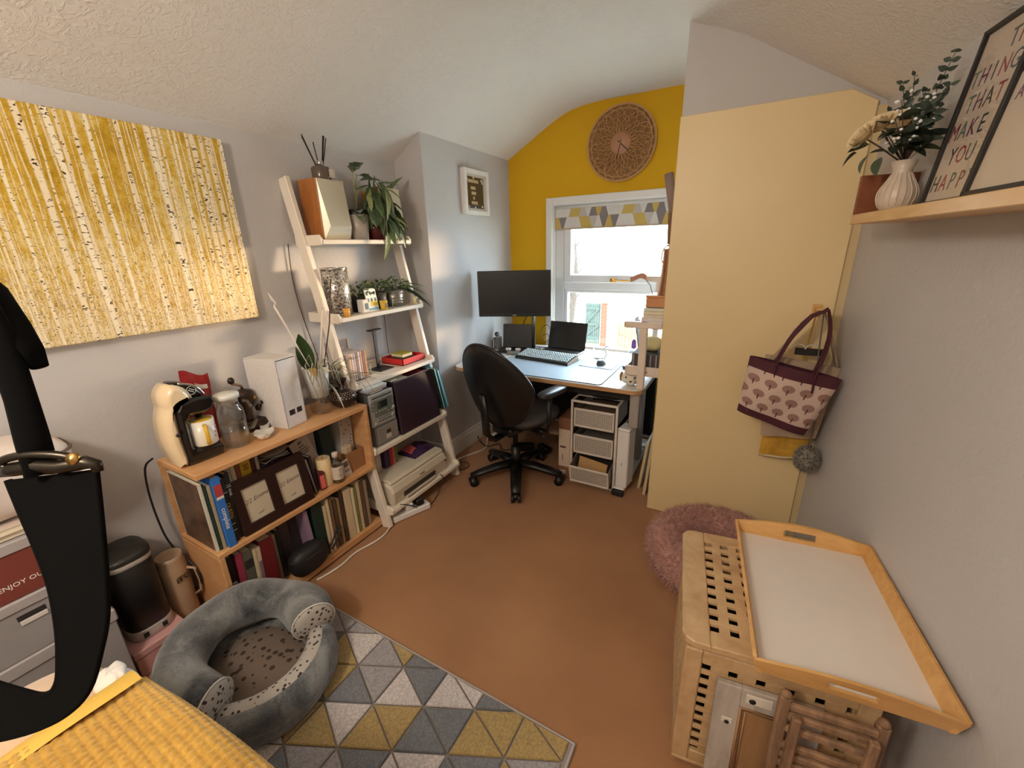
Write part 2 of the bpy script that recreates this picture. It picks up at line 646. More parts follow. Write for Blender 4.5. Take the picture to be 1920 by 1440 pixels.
part('window_sill', G().bx(-1.43, -.40, 3.20, 3.29, .575, .602, .006), WHITE_GLOSS, win)

# ------------------------------------------------------------------ garden outside
GROUNDM = mat('garden_ground', S(190, 182, 165), 0.9, noise=(0.7, 0.25))
struct('garden_ground', G().bx(-40, 25, 3.6, 70, -2.66, -2.56), GROUNDM)
gate = thing('garden_gate', 'weathered green ledged garden gate seen through the lower window pane', 'gate', (-5.64, 17, -2.56))
GATEM = wood('gate_wood', S(38, 46, 38), S(50, 58, 48), (3, 3, 30), 0.8)
for i in range(7):
    part('plank', G().bx(-5.96 + i * .093, -5.875 + i * .093, 17, 17.03, -2.5, -.78 + .01 * (i % 2), .004), GATEM, gate)
for z in (-2.2, -1.65, -.98):
    part('ledge', G().bx(-5.95, -5.33, 16.95, 17.0, z - .06, z + .06, .005), GATEM, gate)
part('brace', G().bar((-5.9, 16.96, -1.6), (-5.38, 16.96, -1.0), .08, .03, .004, (0, 1, 0)), GATEM, gate)
part('brace', G().bar((-5.9, 16.96, -2.15), (-5.38, 16.96, -1.7), .08, .03, .004, (0, 1, 0)), GATEM, gate)
BRICK = mat('orange_brick', S(86, 40, 18), 0.9, noise=(6, 0.3))
MORTAR = mat('pale_mortar', S(120, 104, 84), 0.95)
pier = thing('brick_pier', 'orange brick pier standing right of the garden gate', 'pier', (-5.14, 17, -2.56))
part('mortar_core', G().bx(-5.275, -5.005, 16.93, 17.2, -2.56, -.74), MORTAR, pier)
_bm = G().box((0, 0, 0), (.12, .02, .062), .004).mesh('brick', BRICK)
for r in range(24):
    for c in range(2):
        inst(_bm, 'brick', pier, Matrix.Translation((-5.21 + c * .135 + (.02 if r % 2 else 0), 16.925, -2.52 + r * .075)))
part('coping', G().bx(-5.33, -4.95, 16.88, 17.25, -.74, -.66, .01), MORTAR, pier)
BARK = mat('pale_bark', S(56, 44, 34), 0.95, noise=(14, 0.35), bump=(20, .6, .02))
tree = thing('garden_tree', 'ivy-covered tree trunk left of the garden gate outside', 'tree', (-6.6, 15.0, -2.56))
part('trunk', G().tube([(-6.05, 15, -2.6), (-5.95, 15, -1.5), (-5.8, 15, -.4), (-5.72, 15, .6), (-5.8, 15, 2.2)], [.22, .19, .17, .13, .06], 10), BARK, tree)
g = G()
for i in range(16):
    z = -1.0 + i * .17
    a = random.uniform(0, 6.28)
    p = Vector((-5.82, 15, z))
    q = p + Vector((cos(a) * .7, sin(a) * .4, .45))
    g.tube([p, (p + q) / 2 + Vector((0, 0, .12)), q], [.03, .02, .006], 5)
part('branches', g, BARK, tree, kind='stuff')
IVY = mat('pale_ivy_leaf', S(56, 56, 28), 0.7)
g = G()
for i in range(420):
    z = random.uniform(-2.4, .2)
    a = random.uniform(0, 6.28)
    c = Vector((-5.95 + .08 * z + cos(a) * .24, 15 + sin(a) * .24, z))
    d = Vector((random.uniform(-1, 1), random.uniform(-1, 1), random.uniform(-1, 1))).normalized() * .06
    e = d.orthogonal().normalized() * .04
    g.add([c - d, c + e, c + d, c - e], [(0, 1, 2, 3)])
part('ivy', g, IVY, tree, kind='stuff')
HOUSEW = mat('white_render', S(238, 236, 230), 0.9)
HGLASS = mat('dark_house_glass', S(44, 38, 28), 0.2)
house = thing('neighbour_house', 'sunlit white house with small windows beyond the garden', 'house', (-9, 34, -2.56))
part('house_wall', G().bx(-22, 3, 34, 40, -2.56, 3.6), HOUSEW, house)
for (x0, x1) in ((-10.2, -9.3), (-8.9, -8.45)):
    w = part('house_window', G().bx(x0, x1, 33.93, 34.0, .95, 2.15), HOUSEW, house)
    for k in range(2):
        xa = x0 + (x1 - x0) * (k * .5) + .05
        part('pane', G().bx(xa, xa + (x1 - x0) * .5 - .1, 33.9, 33.94, 1.05, 2.05), HGLASS, w)
g = G().prism([(33.6, 3.55), (40.4, 3.55), (37, 6.2)], Matrix(((0, 0, 1, -22.4), (1, 0, 0, 0), (0, 1, 0, 0), (0, 0, 0, 1))), 25.8)
part('roof', g, mat('clay_roof', S(150, 110, 88), .9), house)
fence = thing('garden_fence', 'orange timber fence along the right of the garden', 'fence', (-2.6, 13, -2.56))
FEN = wood('fence_wood', S(92, 54, 20), S(108, 66, 28), (3, 3, 20), 0.85)
for i in range(22):
    t = i / 21
    part('board', G().box((-3.6 + 2.9 * t, 13.6 - 3.0 * t, -1.75), (.13, .03, 1.6), .004, Matrix.Rotation(radians(-46), 3, 'Z')), FEN, fence)
part('rail', G().bar((-3.7, 13.75, -1.3), (-.6, 10.5, -1.3), .06, .05), FEN, fence)

# ================================================================== left wall: canvas picture
def birch_mat():
    m = bpy.data.materials.new('birch_forest_print')
    m.use_nodes = True
    n = NT(m)
    b = m.node_tree.nodes['Principled BSDF']
    co = n.coord()
    x, y, z = n.sep(co)
    ft = n.noise(co, 34, 6, 0.75)
    blot = n.noise(co, 5, 3, 0.6)
    col = n.ramp(ft * 0.55 + blot * 0.45, [(0.36, S(172, 134, 22)), (0.50, S(200, 162, 54)), (0.62, S(222, 198, 124))])
    # pale twigs thickening towards the ground
    low = (0.72 - z) * 1.1
    tw = n.noise(n.comb(x, y * 3.0, z * 0.6), 60, 4, 0.7)
    col = n.mix(n.ramp(tw * 0.75 + low * 0.36, [(0.50, (0, 0, 0, 1)), (0.72, (.92, .92, .92, 1))]), col, S(236, 220, 182))
    fl = n.noise(n.comb(x, y, z * 1.6), 150, 3, .6, .6)
    col = n.mix((fl + low * 0.10).gt(0.655) * 0.7, col, S(96, 74, 44))
    wob = n.noise(n.comb(0.0, 0.0, z), 3.0, 2, 0.5) * 0.022
    for k, (fr, wid, off, keep, op) in enumerate(((70, 0.16, 0.0, .40, .55), (44, 0.17, 3.7, .35, .75), (27, 0.21, 9.1, .32, .95), (15, 0.20, 5.3, .38, 1.0))):
        w = y * 1.0 + wob * (1 if k % 2 else -1) + off + z * (0.010 if k % 2 else -0.006)
        d = n.voro(w, fr, dims='1D')
        rn = n.voro(w, fr, out='Color', dims='1D')
        r0, r1, r2 = n.sep(rn)
        rag = n.noise(n.comb(x, y, z * 1.0), 40, 3, .7)
        thick = r0 * wid * 0.8 + wid * 0.3 + rag * 0.10 - 0.05
        trunk = d.lt(thick) * r1.gt(keep)
        mk = n.noise(n.comb(x, y * 1.0 + off, z * 2.4), 95 - 17 * k, 3, 0.65, 0.9)
        spots = mk.gt(0.615 - 0.01 * k)
        side = d.gt(thick * 0.75)
        pale = n.mix(r2, S(232, 214, 176), S(244, 234, 208))
        tc = n.mix(spots, pale, S(72, 58, 44))
        tc = n.mix(side * 0.4, tc, S(176, 140, 72))
        col = n.mix(trunk * op, col, tc)
    n.put(col, b.inputs['Base Color'])
    b.inputs['Roughness'].default_value = 0.7
    b.inputs['Specular IOR Level'].default_value = 0.2
    return m

cv = thing('canvas_picture', 'large unframed canvas of white birch trunks on golden yellow', 'picture', (-2.038, 0.02, 1.225))
part('printed_canvas', G().bx(-2.032, -2.0, 0.02, 1.128, 1.225, 1.962, .003), birch_mat(), cv)
STRETCH = wood('stretcher_pine', S(190, 150, 100), S(210, 172, 120))
g = G()
for a in ((.03, 1.118, 1.235, 1.27), (.03, 1.118, 1.915, 1.95), (.03, .065, 1.27, 1.915), (1.083, 1.118, 1.27, 1.915)):
    g.bx(-2.0395, -2.032, a[0], a[1], a[2], a[3])
part('stretcher_frame', g, STRETCH, cv)

# ================================================================== ladder shelf
LADW = mat('white_painted_wood', S(232, 222, 208), 0.45, noise=(5, 0.03))
lad = thing('ladder_shelf', 'white leaning ladder shelf of five tiers in the alcove', 'shelf', (-1.63, 1.71, 0))
def legx(z): return -1.63 - 0.385 * z / 1.85
for y in (1.392, 2.036):
    part('leg', G().bar((-1.632, y, 0.004), (legx(1.85) - .004, y, 1.85), .062, .026, .003, (0, 1, 0)), LADW, lad)
SHELVES = [(-1.83, 1.555), (-1.78, 1.175), (-1.725, .825), (-1.66, .455), (-1.585, .10)]
for i, (fx, z) in enumerate(SHELVES):
    bx_ = -2.022
    sh = part('shelf', G().bx(bx_, fx, 1.406, 2.022, z - .012, z + .010, .002), LADW, lad)
    for y in (1.405, 2.023):
        prof_ = [(bx_, z - .018), (fx - .012, z - .018), (fx, z - .008), (fx, z + .014), (fx - .016, z + .032), (bx_, z + .032)]
        part('side_rail', G().prism(prof_, Matrix(((1, 0, 0, 0), (0, 0, 1, y - .009), (0, 1, 0, 0), (0, 0, 0, 1))), .018, bev=.003), LADW, sh)
    part('back_rail', G().bx(bx_ - .004, bx_ + .012, 1.414, 2.014, z - .012, z + .032, .002), LADW, sh)
ZS = [z + .010 for _, z in SHELVES]

# ---- tier 1: loudspeakers, diffuser, trailing plants
SPKW = wood('speaker_veneer', S(150, 92, 44), S(178, 114, 60), (20, 20, 5), 0.4)
SPKF = mat('champagne_plastic', S(206, 196, 172), 0.35, 0.25, noise=(6, .02))
def speaker(y0, label):
    z0 = ZS[0] + .001
    t = thing('loudspeaker', label, 'loudspeaker', (-1.92, y0 + .08, z0), group='wood-sided loudspeakers on the top tier')
    part('cabinet', G().bx(-2.005, -1.872, y0, y0 + .165, z0, z0 + .28, .003), SPKW, t)
    xf, yb, yt = -1.868, y0 + .004, y0 + .161
    P = [(xf, yb, z0 + .002), (xf, yt, z0 + .002), (xf, yt, z0 + .278), (xf, yb, z0 + .278),
         (xf + .026, yb + .022, z0 + .062), (xf + .026, yt - .006, z0 + .062), (xf + .004, yt - .006, z0 + .268), (xf + .004, yb + .022, z0 + .268),
         (xf - .006, yb, z0 + .002), (xf - .006, yt, z0 + .002), (xf - .006, yt, z0 + .278), (xf - .006, yb, z0 + .278)]
    part('front_grille', G().add(P, [(4, 5, 6, 7), (0, 1, 5, 4), (1, 2, 6, 5), (2, 3, 7, 6), (3, 0, 4, 7), (0, 8, 9, 1), (1, 9, 10, 2), (2, 10, 11, 3), (3, 11, 8, 0), (8, 11, 10, 9)]), SPKF, t)
    part('badge', G().bx(xf + .018, xf + .023, y0 + .085, y0 + .097, z0 + .08, z0 + .088, .001), mat('silver_badge', S(190, 186, 176), .3, .8), t)
    return t
speaker(1.452, 'wood-sided loudspeaker with pale grille under the reed diffuser')
speaker(1.846, 'wood-sided loudspeaker half hidden behind the trailing plant')

DGLASS = glass('smoked_glass', (0.35, 0.31, 0.28, 1), 0.08)
df = thing('reed_diffuser', 'dark glass reed diffuser with black reeds on the loudspeaker', 'diffuser', (-1.925, 1.535, 1.846))
z0 = 1.8465
part('bottle', G().lathe([(.0, z0), (.043, z0), (.045, z0 + .006), (.045, z0 + .05), (.04, z0 + .058), (.014, z0 + .060), (.014, z0 + .066)], (-1.925, 1.535, 0), 24), mat('smoky_bottle', S(92, 78, 68), .15), df)
part('collar', G().lathe([(.016, z0 + .064), (.016, z0 + .086), (.012, z0 + .088)], (-1.925, 1.535, 0), 20), mat('brushed_silver', S(200, 198, 192), .3, 1.0), df)
part('bottle_label', G().bx(-1.878, -1.8795, 1.545, 1.575, z0 + .01, z0 + .048), mat('label_paper', S(206, 192, 178), .7), df)
REED = mat('black_reed', S(26, 22, 22), .8)
for dy, dx, h in ((-.085, .01, .185), (-.07, -.01, .18), (-.02, .0, .165), (.04, .01, .2), (.05, -.01, .205), (.058, .0, .195)):
    part('reed', G().cyl((-1.925 + dx * .1, 1.535 + dy * .05, z0 + .02), (-1.925 + dx, 1.535 + dy, z0 + h), .0024, n=6), REED, df)

def leafmat(name, c1, c2, rough=.4):
    if name in MATS:
        return MATS[name]
    m = mat(name, c1, rough)
    n = NT(m)
    b = m.node_tree.nodes['Principled BSDF']
    n.put(n.ramp(n.noise(n.coord(), 14, 4, .6), [(.3, c1), (.7, c2)]), b.inputs['Base Color'])
    return m
LEAF_D = leafmat('dark_trailing_leaf', S(48, 66, 40), S(78, 98, 60))
LEAF_M = leafmat('mid_green_leaf', S(64, 92, 52), S(104, 128, 76))
LEAF_P = leafmat('pale_green_leaf', S(120, 132, 84), S(156, 160, 108))

def leaf_mesh(name, m, width=.32, bend=.25, lobes=0.0, n=7):
    """leaf along +Y, length 1, folded a little along the midrib and bent down"""
    g = G()
    P, F = [], []
    for i in range(n):
        t = i / (n - 1)
        w = width * (sin(pi * t ** .8) ** .8) * .5 if 0 < t < 1 else .004
        if lobes and i % 2:
            w *= 1 - lobes
        zz = -bend * t * t
        P += [(-w, t, zz + w * .35), (0, t, zz), (w, t, zz + w * .35)]
    for i in range(n - 1):
        k = i * 3
        F += [(k, k + 1, k + 4, k + 3), (k + 1, k + 2, k + 5, k + 4)]
    g.add(P, F, 0, True)
    return g.mesh(name, m)

def leaf_M(p, d, size, roll=0.0):
    """matrix placing a leaf at p pointing along d"""
    y = Vector(d).normalized()
    x = y.cross(Vector((0, 0, 1)))
    x = x.normalized() if x.length > 1e-4 else Vector((1, 0, 0))
    z = x.cross(y)
    R = Matrix((x, y, z)).transposed().to_4x4() @ Matrix.Rotation(roll, 4, 'Y')
    return Matrix.Translation(p) @ R @ Matrix.Diagonal((size, size, size, 1))

CERW = mat('white_ceramic', S(226, 222, 214), .25, noise=(5, .02))
z0 = ZS[0] + .001
pl1 = thing('potted_fern', 'small plant with broad blue-green fronds in a pale ceramic pot', 'plant', (-1.885, 1.69, z0))
part('pot', G().lathe([(.0, z0), (.046, z0), (.056, z0 + .125), (.052, z0 + .125), (.048, z0 + .11), (0, z0 + .11)], (-1.885, 1.69, 0), 24), mat('grey_white_pot', S(178, 168, 156), .35), pl1)
part('inner_pot', G().lathe([(.05, z0 + .112), (.051, z0 + .15), (.047, z0 + .15), (.044, z0 + .125), (0, z0 + .125)], (-1.885, 1.69, 0), 20), mat('black_plastic_pot', S(34, 28, 26), .5), pl1)
lm1 = leaf_mesh('frond', leafmat('blue_green_frond', S(96, 112, 92), S(132, 142, 116)), .5, .3, .25, 9)
for (dx, dy, dz, L) in ((.10, -.07, .02, .13), (.09, -.05, .13, .18), (.02, -.01, .25, .24), (.03, .03, .2, .2), (.10, -.05, -.03, .12), (-.01, .05, .24, .22), (.07, -.05, .26, .2)):
    o = Vector((-1.885, 1.69, z0 + .14))
    if dz > .1:
        q = o + Vector((dx, dy, dz)) * .75
        part('stem', G().tube([o, (o + q) / 2 + Vector((0, 0, .02)), q], [.003, .0025, .002], 5), LEAF_P, pl1)
        inst(lm1, 'frond', pl1, leaf_M(q, (dx * 2, dy * 1.6, .02), L * .62))
    else:
        inst(lm1, 'frond', pl1, leaf_M(o, (dx, dy, dz), L))

pl2 = thing('trailing_houseplant', 'large trailing green houseplant in a dark red pot on the top tier', 'plant', (-1.885, 1.812, z0))
part('pot', G().lathe([(.0, z0), (.048, z0), (.060, z0 + .115), (.055, z0 + .115), (.05, z0 + .1), (0, z0 + .1)], (-1.885, 1.812, 0), 24), mat('oxblood_glaze', S(86, 34, 34), .2), pl2)
rnd = random.Random(3)
lm2 = [leaf_mesh('leaf', m, w, b_) for m, w, b_ in ((LEAF_D, .30, .3), (LEAF_D, .24, .45), (LEAF_M, .28, .35), (LEAF_P, .22, .4))]
stems = []
for i in range(15):
    a = rnd.uniform(-.9, 1.25)
    reach = rnd.uniform(.06, .17)
    top = rnd.uniform(.13, .24)
    drop = rnd.uniform(.02, .26)
    o = Vector((-1.885, 1.812, z0 + .10))
    dirv = Vector((cos(a) * .55, sin(a), 0))
    p1 = o + dirv * reach * .35 + Vector((0, 0, top))
    p2 = o + dirv * reach * .85 + Vector((0, 0, top * .75))
    p3 = o + dirv * reach * 1.15 + Vector((.015, 0, top * .75 - drop * .6))
    stems.append([o, p1, p2, p3])
    part('stem', G().tube([o, (o + p1) / 2 + Vector((0, 0, .02)), p1, p2, p3], [.004, .004, .003, .003, .002], 5), LEAF_M, pl2)
    for k in range(4):
        t = rnd.uniform(.15, 1)
        q = p1.lerp(p2, t * 2) if t < .5 else p2.lerp(p3, t * 2 - 1)
        dr = dirv * rnd.uniform(.2, 1) + Vector((rnd.uniform(-.1, .5), rnd.uniform(-.4, .4), rnd.uniform(-1.5, -.1)))
        inst(lm2[rnd.choice((0, 0, 1, 1, 2, 3))], 'leaf', pl2, leaf_M(q, dr, rnd.uniform(.09, .17), rnd.uniform(-.6, .6)))
big = leaf_mesh('leaf', LEAF_M, .36, .12, .3, 11)
_o = Vector((-1.90, 1.93, z0 + .235))
part('stem', G().tube([(-1.885, 1.812, z0 + .10), (-1.885, 1.85, z0 + .22), _o], .0035, 5), LEAF_M, pl2)
inst(big, 'leaf', pl2, leaf_M(_o, (.02, .55, .55), .20))
inst(big, 'leaf', pl2, leaf_M((-1.87, 1.80, z0 + .28), (.1, -.9, -.2), .13))
inst(big, 'leaf', pl2, leaf_M((-1.86, 1.83, z0 + .29), (.3, .7, .1), .13))
inst(lm2[3], 'leaf', pl2, leaf_M((-1.82, 1.83, z0 + .06), (.05, .02, -1), .17, .5))

# ---- tier 2
z1 = ZS[1] + .001
SPARK = bpy.data.materials.new('sequin_silver')
SPARK.use_nodes = True
n = NT(SPARK)
b = SPARK.node_tree.nodes['Principled BSDF']
cc = n.voro(n.coord(), 150, out='Color')
r0, r1, r2 = n.sep(cc)
n.put(n.ramp(r0, [(0.0, S(80, 70, 66)), (0.45, S(170, 164, 160)), (1, S(245, 244, 240))]), b.inputs['Base Color'])
b.inputs['Metallic'].default_value = 0.75
b.inputs['Roughness'].default_value = 0.28
n.put(n.bump(r1, .9, .006), b.inputs['Normal'])
ls = thing('lantern_shade', 'tall silver mosaic cylinder lamp on the second tier', 'lamp', (-1.90, 1.50, z1))
part('mosaic_cylinder', G().lathe([(.0, z1), (.066, z1), (.066, z1 + .235), (.062, z1 + .235), (.062, z1 + .01), (0, z1 + .01)], (-1.90, 1.50, 0), 32), SPARK, ls)
part('top_ring', G().lathe([(.060, z1 + .2355), (.0675, z1 + .2355), (.0675, z1 + .243), (.060, z1 + .243)], (-1.90, 1.50, 0), 32, cap=False), mat('silver_rim', S(210, 208, 204), .25, 1.0), ls)

YCUP = mat('yellow_glaze', S(214, 178, 70), .3)
def votive(name, x, y, r, h, m, label, cat, band=None):
    t = thing(name, label, cat, (x, y, z1))
    part('cup', G().lathe([(0, z1), (r * .82, z1), (r, z1 + h), (r * .88, z1 + h), (r * .75, z1 + .006), (0, z1 + .006)], (x, y, 0), 20), m, t)
    part('wax', G().lathe([(0, z1 + .007), (r * .74, z1 + .007), (r * .80, z1 + h * .6), (0, z1 + h * .6)], (x, y, 0), 16), mat('candle_wax', S(240, 226, 180), .5), t)
    if band:
        part('painted_motif', G().box((x + r * .93, y + .002, z1 + h * .5), (.003, r * .7, h * .55), .001), band, t)
    return t
votive('candle_cup', -1.80, 1.462, .018, .042, mat('amber_glass_cup', S(226, 164, 70), .25), 'small amber candle cup in front of the silver mosaic lamp', 'candle')
votive('candle_cup', -1.815, 1.735, .023, .05, YCUP, 'yellow cup with a brown motif beside the metal plant tin', 'cup', mat('brown_motif', S(96, 66, 40), .5))
votive('candle_cup', -1.805, 1.985, .018, .045, mat('cream_glaze', S(226, 212, 170), .3), 'small cream cup at the right end of the second tier', 'cup', mat('brown_motif', S(96, 66, 40), .5))

wp = thing('block_plaque', 'small white standing block with a grey window beside the patterned card', 'ornament', (-1.83, 1.60, z1))
part('block', G().bx(-1.86, -1.815, 1.585, 1.628, z1, z1 + .07, .003), CERW, wp)
part('recess', G().bx(-1.8155, -1.813, 1.602, 1.622, z1 + .018, z1 + .05), mat('slate_grey', S(92, 104, 104), .5), wp)
cdp = thing('patterned_card', 'white card with grey leaf rows and a yellow band', 'card', (-1.83, 1.665, z1))
g = G(TR((-1.825, 1.668, z1), 0, 0, radians(-9)))
g.box((0, 0, .062), (.006, .078, .124), .001)
part('card', g, mat('white_card', S(232, 232, 226), .6), cdp)
g = G(TR((-1.825, 1.668, z1), 0, 0, radians(-9)))
for r in range(2):
    for c in range(3):
        g.lathe([(0, 0), (.0085, 0), (.0085, .0008), (0, .0008)], (.0031, -.026 + c * .026, .098 - r * .03 - (0 if r == 0 else .006)), 12, axis=(1, 0, 0), sx=1.25)
part('leaf_print', g, mat('grey_leaf_ink', S(110, 128, 128), .7), cdp, kind='stuff')
g = G(TR((-1.825, 1.668, z1), 0, 0, radians(-9)))
g.box((.0033, .012, .042), (.0008, .05, .026))
part('yellow_band', g, mat('yellow_ink', S(234, 208, 90), .7), cdp)
g = G(TR((-1.825, 1.668, z1), 0, 0, radians(-9)))
g.box((.0033, 0, .012), (.0008, .076, .012))
part('blue_band', g, mat('blue_ink', S(120, 170, 190), .7), cdp)

TIN = mat('galvanised_tin', S(150, 146, 140), .35, .7, noise=(20, .12))
def bushy(name, label, x, y, r, h, potm, n_leaf, spread, height, seed, mats, trail=0):
    t = thing(name, label, 'plant', (x, y, z1))
    part('pot', G().lathe([(0, z1), (r * .88, z1), (r, z1 + h), (r * .93, z1 + h), (r * .9, z1 + h - .012), (0, z1 + h - .012)], (x, y, 0), 22), potm, t)
    rr = random.Random(seed)
    for k, m in enumerate(mats):
        g = G()
        for i in range(n_leaf // len(mats)):
            a = rr.uniform(0, 6.28)
            d = rr.uniform(.2, 1) * spread
            c = Vector((x + cos(a) * d * .7, y + sin(a) * d, z1 + h + rr.uniform(.0, 1) * height * (1 - .4 * d / spread)))
            L = rr.uniform(.022, .042)
            dv = Vector((cos(a), sin(a), rr.uniform(-.6, .8))).normalized()
            M = leaf_M(c, dv, L, rr.uniform(-1, 1))
            w = .22
            g.add([M @ Vector(p) for p in ((0, 0, 0), (-w, .35, .06), (0, .45, 0), (w, .35, .06), (-w * .7, .75, .0), (w * .7, .75, 0), (0, 1, -.1))],
                  [(0, 2, 1), (0, 3, 2), (1, 2, 6, 4), (2, 3, 5, 6)], 0, True)
        part('foliage', g, m, t, kind='stuff')
    g = G()
    for i in range(8):
        a = rr.uniform(0, 6.28)
        g.tube([(x, y, z1 + h - .012), (x + cos(a) * spread * .3, y + sin(a) * spread * .4, z1 + h + height * .5), (x + cos(a) * spread * .6, y + sin(a) * spread * .8, z1 + h + height * .7)], [.002, .0018, .001], 4)
    part('stems', g, LEAF_M, t, kind='stuff')
    return t
bushy('potted_ivy', 'dark leafy plant behind the patterned card on the second tier', -1.90, 1.64, .05, .09, mat('dark_plastic_pot', S(44, 42, 40), .5), 70, .10, .085, 5, (LEAF_D, LEAF_M, LEAF_P))
bushy('potted_ivy', 'bushy plant in a dark grey pot left of the metal tin', -1.89, 1.77, .05, .095, mat('charcoal_pot', S(66, 60, 56), .5), 70, .085, .07, 6, (LEAF_D, LEAF_D, LEAF_M))
tp = bushy('potted_creeper', 'creeping plant in a ridged galvanised tin at the right of the second tier', -1.875, 1.885, .056, .098, TIN, 60, .09, .08, 8, (LEAF_D, LEAF_M))
g = G()
for k in range(5):
    zz = z1 + .02 + k * .015
    g.lathe([(.0502 + .0056 * (zz - z1) / .098, zz), (.0525 + .0056 * (zz - z1) / .098, zz + .003), (.0508 + .0056 * (zz - z1) / .098, zz + .006)], (-1.875, 1.885, 0), 22, cap=False)
part('ridges', g, TIN, tp)
lmt = leaf_mesh('long_leaf', LEAF_D, .13, .5)
lmt2 = leaf_mesh('long_leaf', LEAF_M, .11, .6)
for (dx, dy, dz, L) in ((.1, 1, .25, .2), (.25, 1, .05, .22), (.3, .9, .3, .19), (.05, .9, .45, .17), (.4, .8, -.1, .2), (.2, 1.1, -.15, .24), (.5, .5, .3, .12), (.3, -.6, .5, .11)):
    inst(rnd.choice((lmt, lmt2)), 'long_leaf', tp, leaf_M((-1.865, 1.90, z1 + .105), (dx, dy, dz), L, rnd.uniform(-.5, .5)))
inst(lmt2, 'long_leaf', tp, leaf_M((-1.80, 1.79, z1 + .06), (.1, .1, -1), .13, .4))

# ---- tier 3
z2 = ZS[2] + .001
cdr = thing('disc_rack', 'clear rack of upright disc cases at the left of the third tier', 'rack', (-1.85, 1.49, z2))
part('back_plate', G().bx(-1.955, -1.949, 1.42, 1.555, z2, z2 + .20, .001), glass('clear_plastic', (.86, .84, .84, 1), .08), cdr)
part('base_plate', G().bx(-1.955, -1.79, 1.42, 1.555, z2, z2 + .005, .001), glass('clear_plastic', (.86, .84, .84, 1), .08), cdr)
g = G().bx(-1.957, -1.95, 1.415, 1.56, z2 + .2, z2 + .206).bx(-1.957, -1.95, 1.415, 1.42, z2, z2 + .2).bx(-1.957, -1.95, 1.555, 1.56, z2, z2 + .2)
part('edge_frame', g, mat('taupe_edge', S(150, 120, 110), .5), cdr)
for i, c in enumerate((S(196, 172, 158), S(206, 186, 176), S(170, 168, 196), S(150, 116, 96), S(196, 196, 216), S(184, 150, 140), S(140, 106, 98), S(176, 140, 116))):
    t = thing('disc_case', ['pale pink', 'cream', 'lilac', 'brown', 'pale blue', 'dusty rose', 'dark mauve', 'tan'][i] + ' disc case standing in the clear rack', 'disc case', (-1.86, 1.43 + i * .0145, z2 + .0055), group='disc cases in the clear rack')
    y = 1.43 + i * .0145
    part('spine', G().bx(-1.80, -1.796, y, y + .012, z2 + .0055, z2 + .155, .0008), mat('disc_spine_%d' % i, c, .35), t)
    part('case', G().bx(-1.935, -1.80, y, y + .012, z2 + .0055, z2 + .155, .0008), mat('disc_case_clear', S(200, 190, 186), .3), t)
BLKM = mat('black_metal', S(34, 34, 36), .45, .3)
hs = thing('headphone_stand', 'slim dark grey T-shaped headphone stand on the third tier', 'stand', (-1.855, 1.70, z2))
part('base', G().bx(-1.91, -1.81, 1.645, 1.755, z2, z2 + .006, .002), BLKM, hs)
part('post', G().bx(-1.887, -1.879, 1.688, 1.712, z2 + .006, z2 + .23, .002), BLKM, hs)
part('cradle', G().bx(-1.90, -1.866, 1.655, 1.745, z2 + .23, z2 + .237, .003), BLKM, hs)
rb = thing('red_tray', 'shallow red box lid holding oddments at the right of the third tier', 'box', (-1.85, 1.90, z2))
RED = mat('red_card', S(206, 44, 44), .45)
part('tray', G().bx(-1.955, -1.78, 1.80, 1.995, z2, z2 + .004).bx(-1.784, -1.78, 1.80, 1.995, z2, z2 + .038).bx(-1.955, -1.951, 1.80, 1.995, z2, z2 + .038).bx(-1.955, -1.78, 1.80, 1.804, z2, z2 + .038).bx(-1.955, -1.78, 1.991, 1.995, z2, z2 + .038), RED, rb)
solo('glasses_case', G().bx(-1.93, -1.82, 1.83, 1.96, z2 + .005, z2 + .032, .008), mat('dark_leather', S(44, 32, 30), .5), 'dark case lying inside the red tray', 'case', (-1.87, 1.9, z2 + .005))
yn = thing('yellow_notebook', 'yellow-green notebook lying on top of the red tray', 'notebook', (-1.87, 1.89, z2 + .0325))
part('cover', G().bx(-1.93, -1.83, 1.855, 1.945, z2 + .033, z2 + .036, .001).bx(-1.93, -1.83, 1.855, 1.945, z2 + .05, z2 + .053, .001), mat('yellow_green_card', S(186, 176, 66), .5), yn)
part('pages', G().bx(-1.928, -1.833, 1.857, 1.943, z2 + .036, z2 + .05), mat('paper_edge', S(226, 216, 190), .8), yn)
solo('pin_stand', G().lathe([(0, z2), (.012, z2), (.012, z2 + .004), (.005, z2 + .006), (.004, z2 + .06), (.0, z2 + .062)], (-1.83, 1.59, 0), 14), mat('pale_green_pen', S(150, 160, 140), .4), 'small upright pale pin stand beside the disc rack', 'ornament', (-1.83, 1.59, z2))

# ---- tier 4: radio, drawers, closed dark panel, folders
z3 = ZS[3] + .001
SILV = mat('silver_plastic', S(176, 178, 178), .35, .35)
gb = thing('grey_drawer_box', 'grey index-card drawer box under the silver radio', 'box', (-1.75, 1.53, z3))
part('body', G().bx(-1.93, -1.69, 1.445, 1.615, z3, z3 + .12, .005), mat('grey_plastic', S(120, 116, 112), .5), gb)
part('drawer_front', G().bx(-1.69, -1.682, 1.455, 1.605, z3 + .012, z3 + .108, .003), mat('grey_plastic_light', S(136, 130, 126), .5), gb)
part('label_holder', G().bx(-1.683, -1.679, 1.512, 1.548, z3 + .03, z3 + .055, .001), mat('label_white', S(196, 188, 178), .6), gb)
part('pull', G().bx(-1.683, -1.678, 1.515, 1.545, z3 + .062, z3 + .082, .002), mat('brown_pull', S(66, 48, 44), .5), gb)
zr = z3 + .121
rd = thing('bookshelf_radio', 'silver compact radio with a green-grey screen beside the dark panel', 'radio', (-1.78, 1.52, zr))
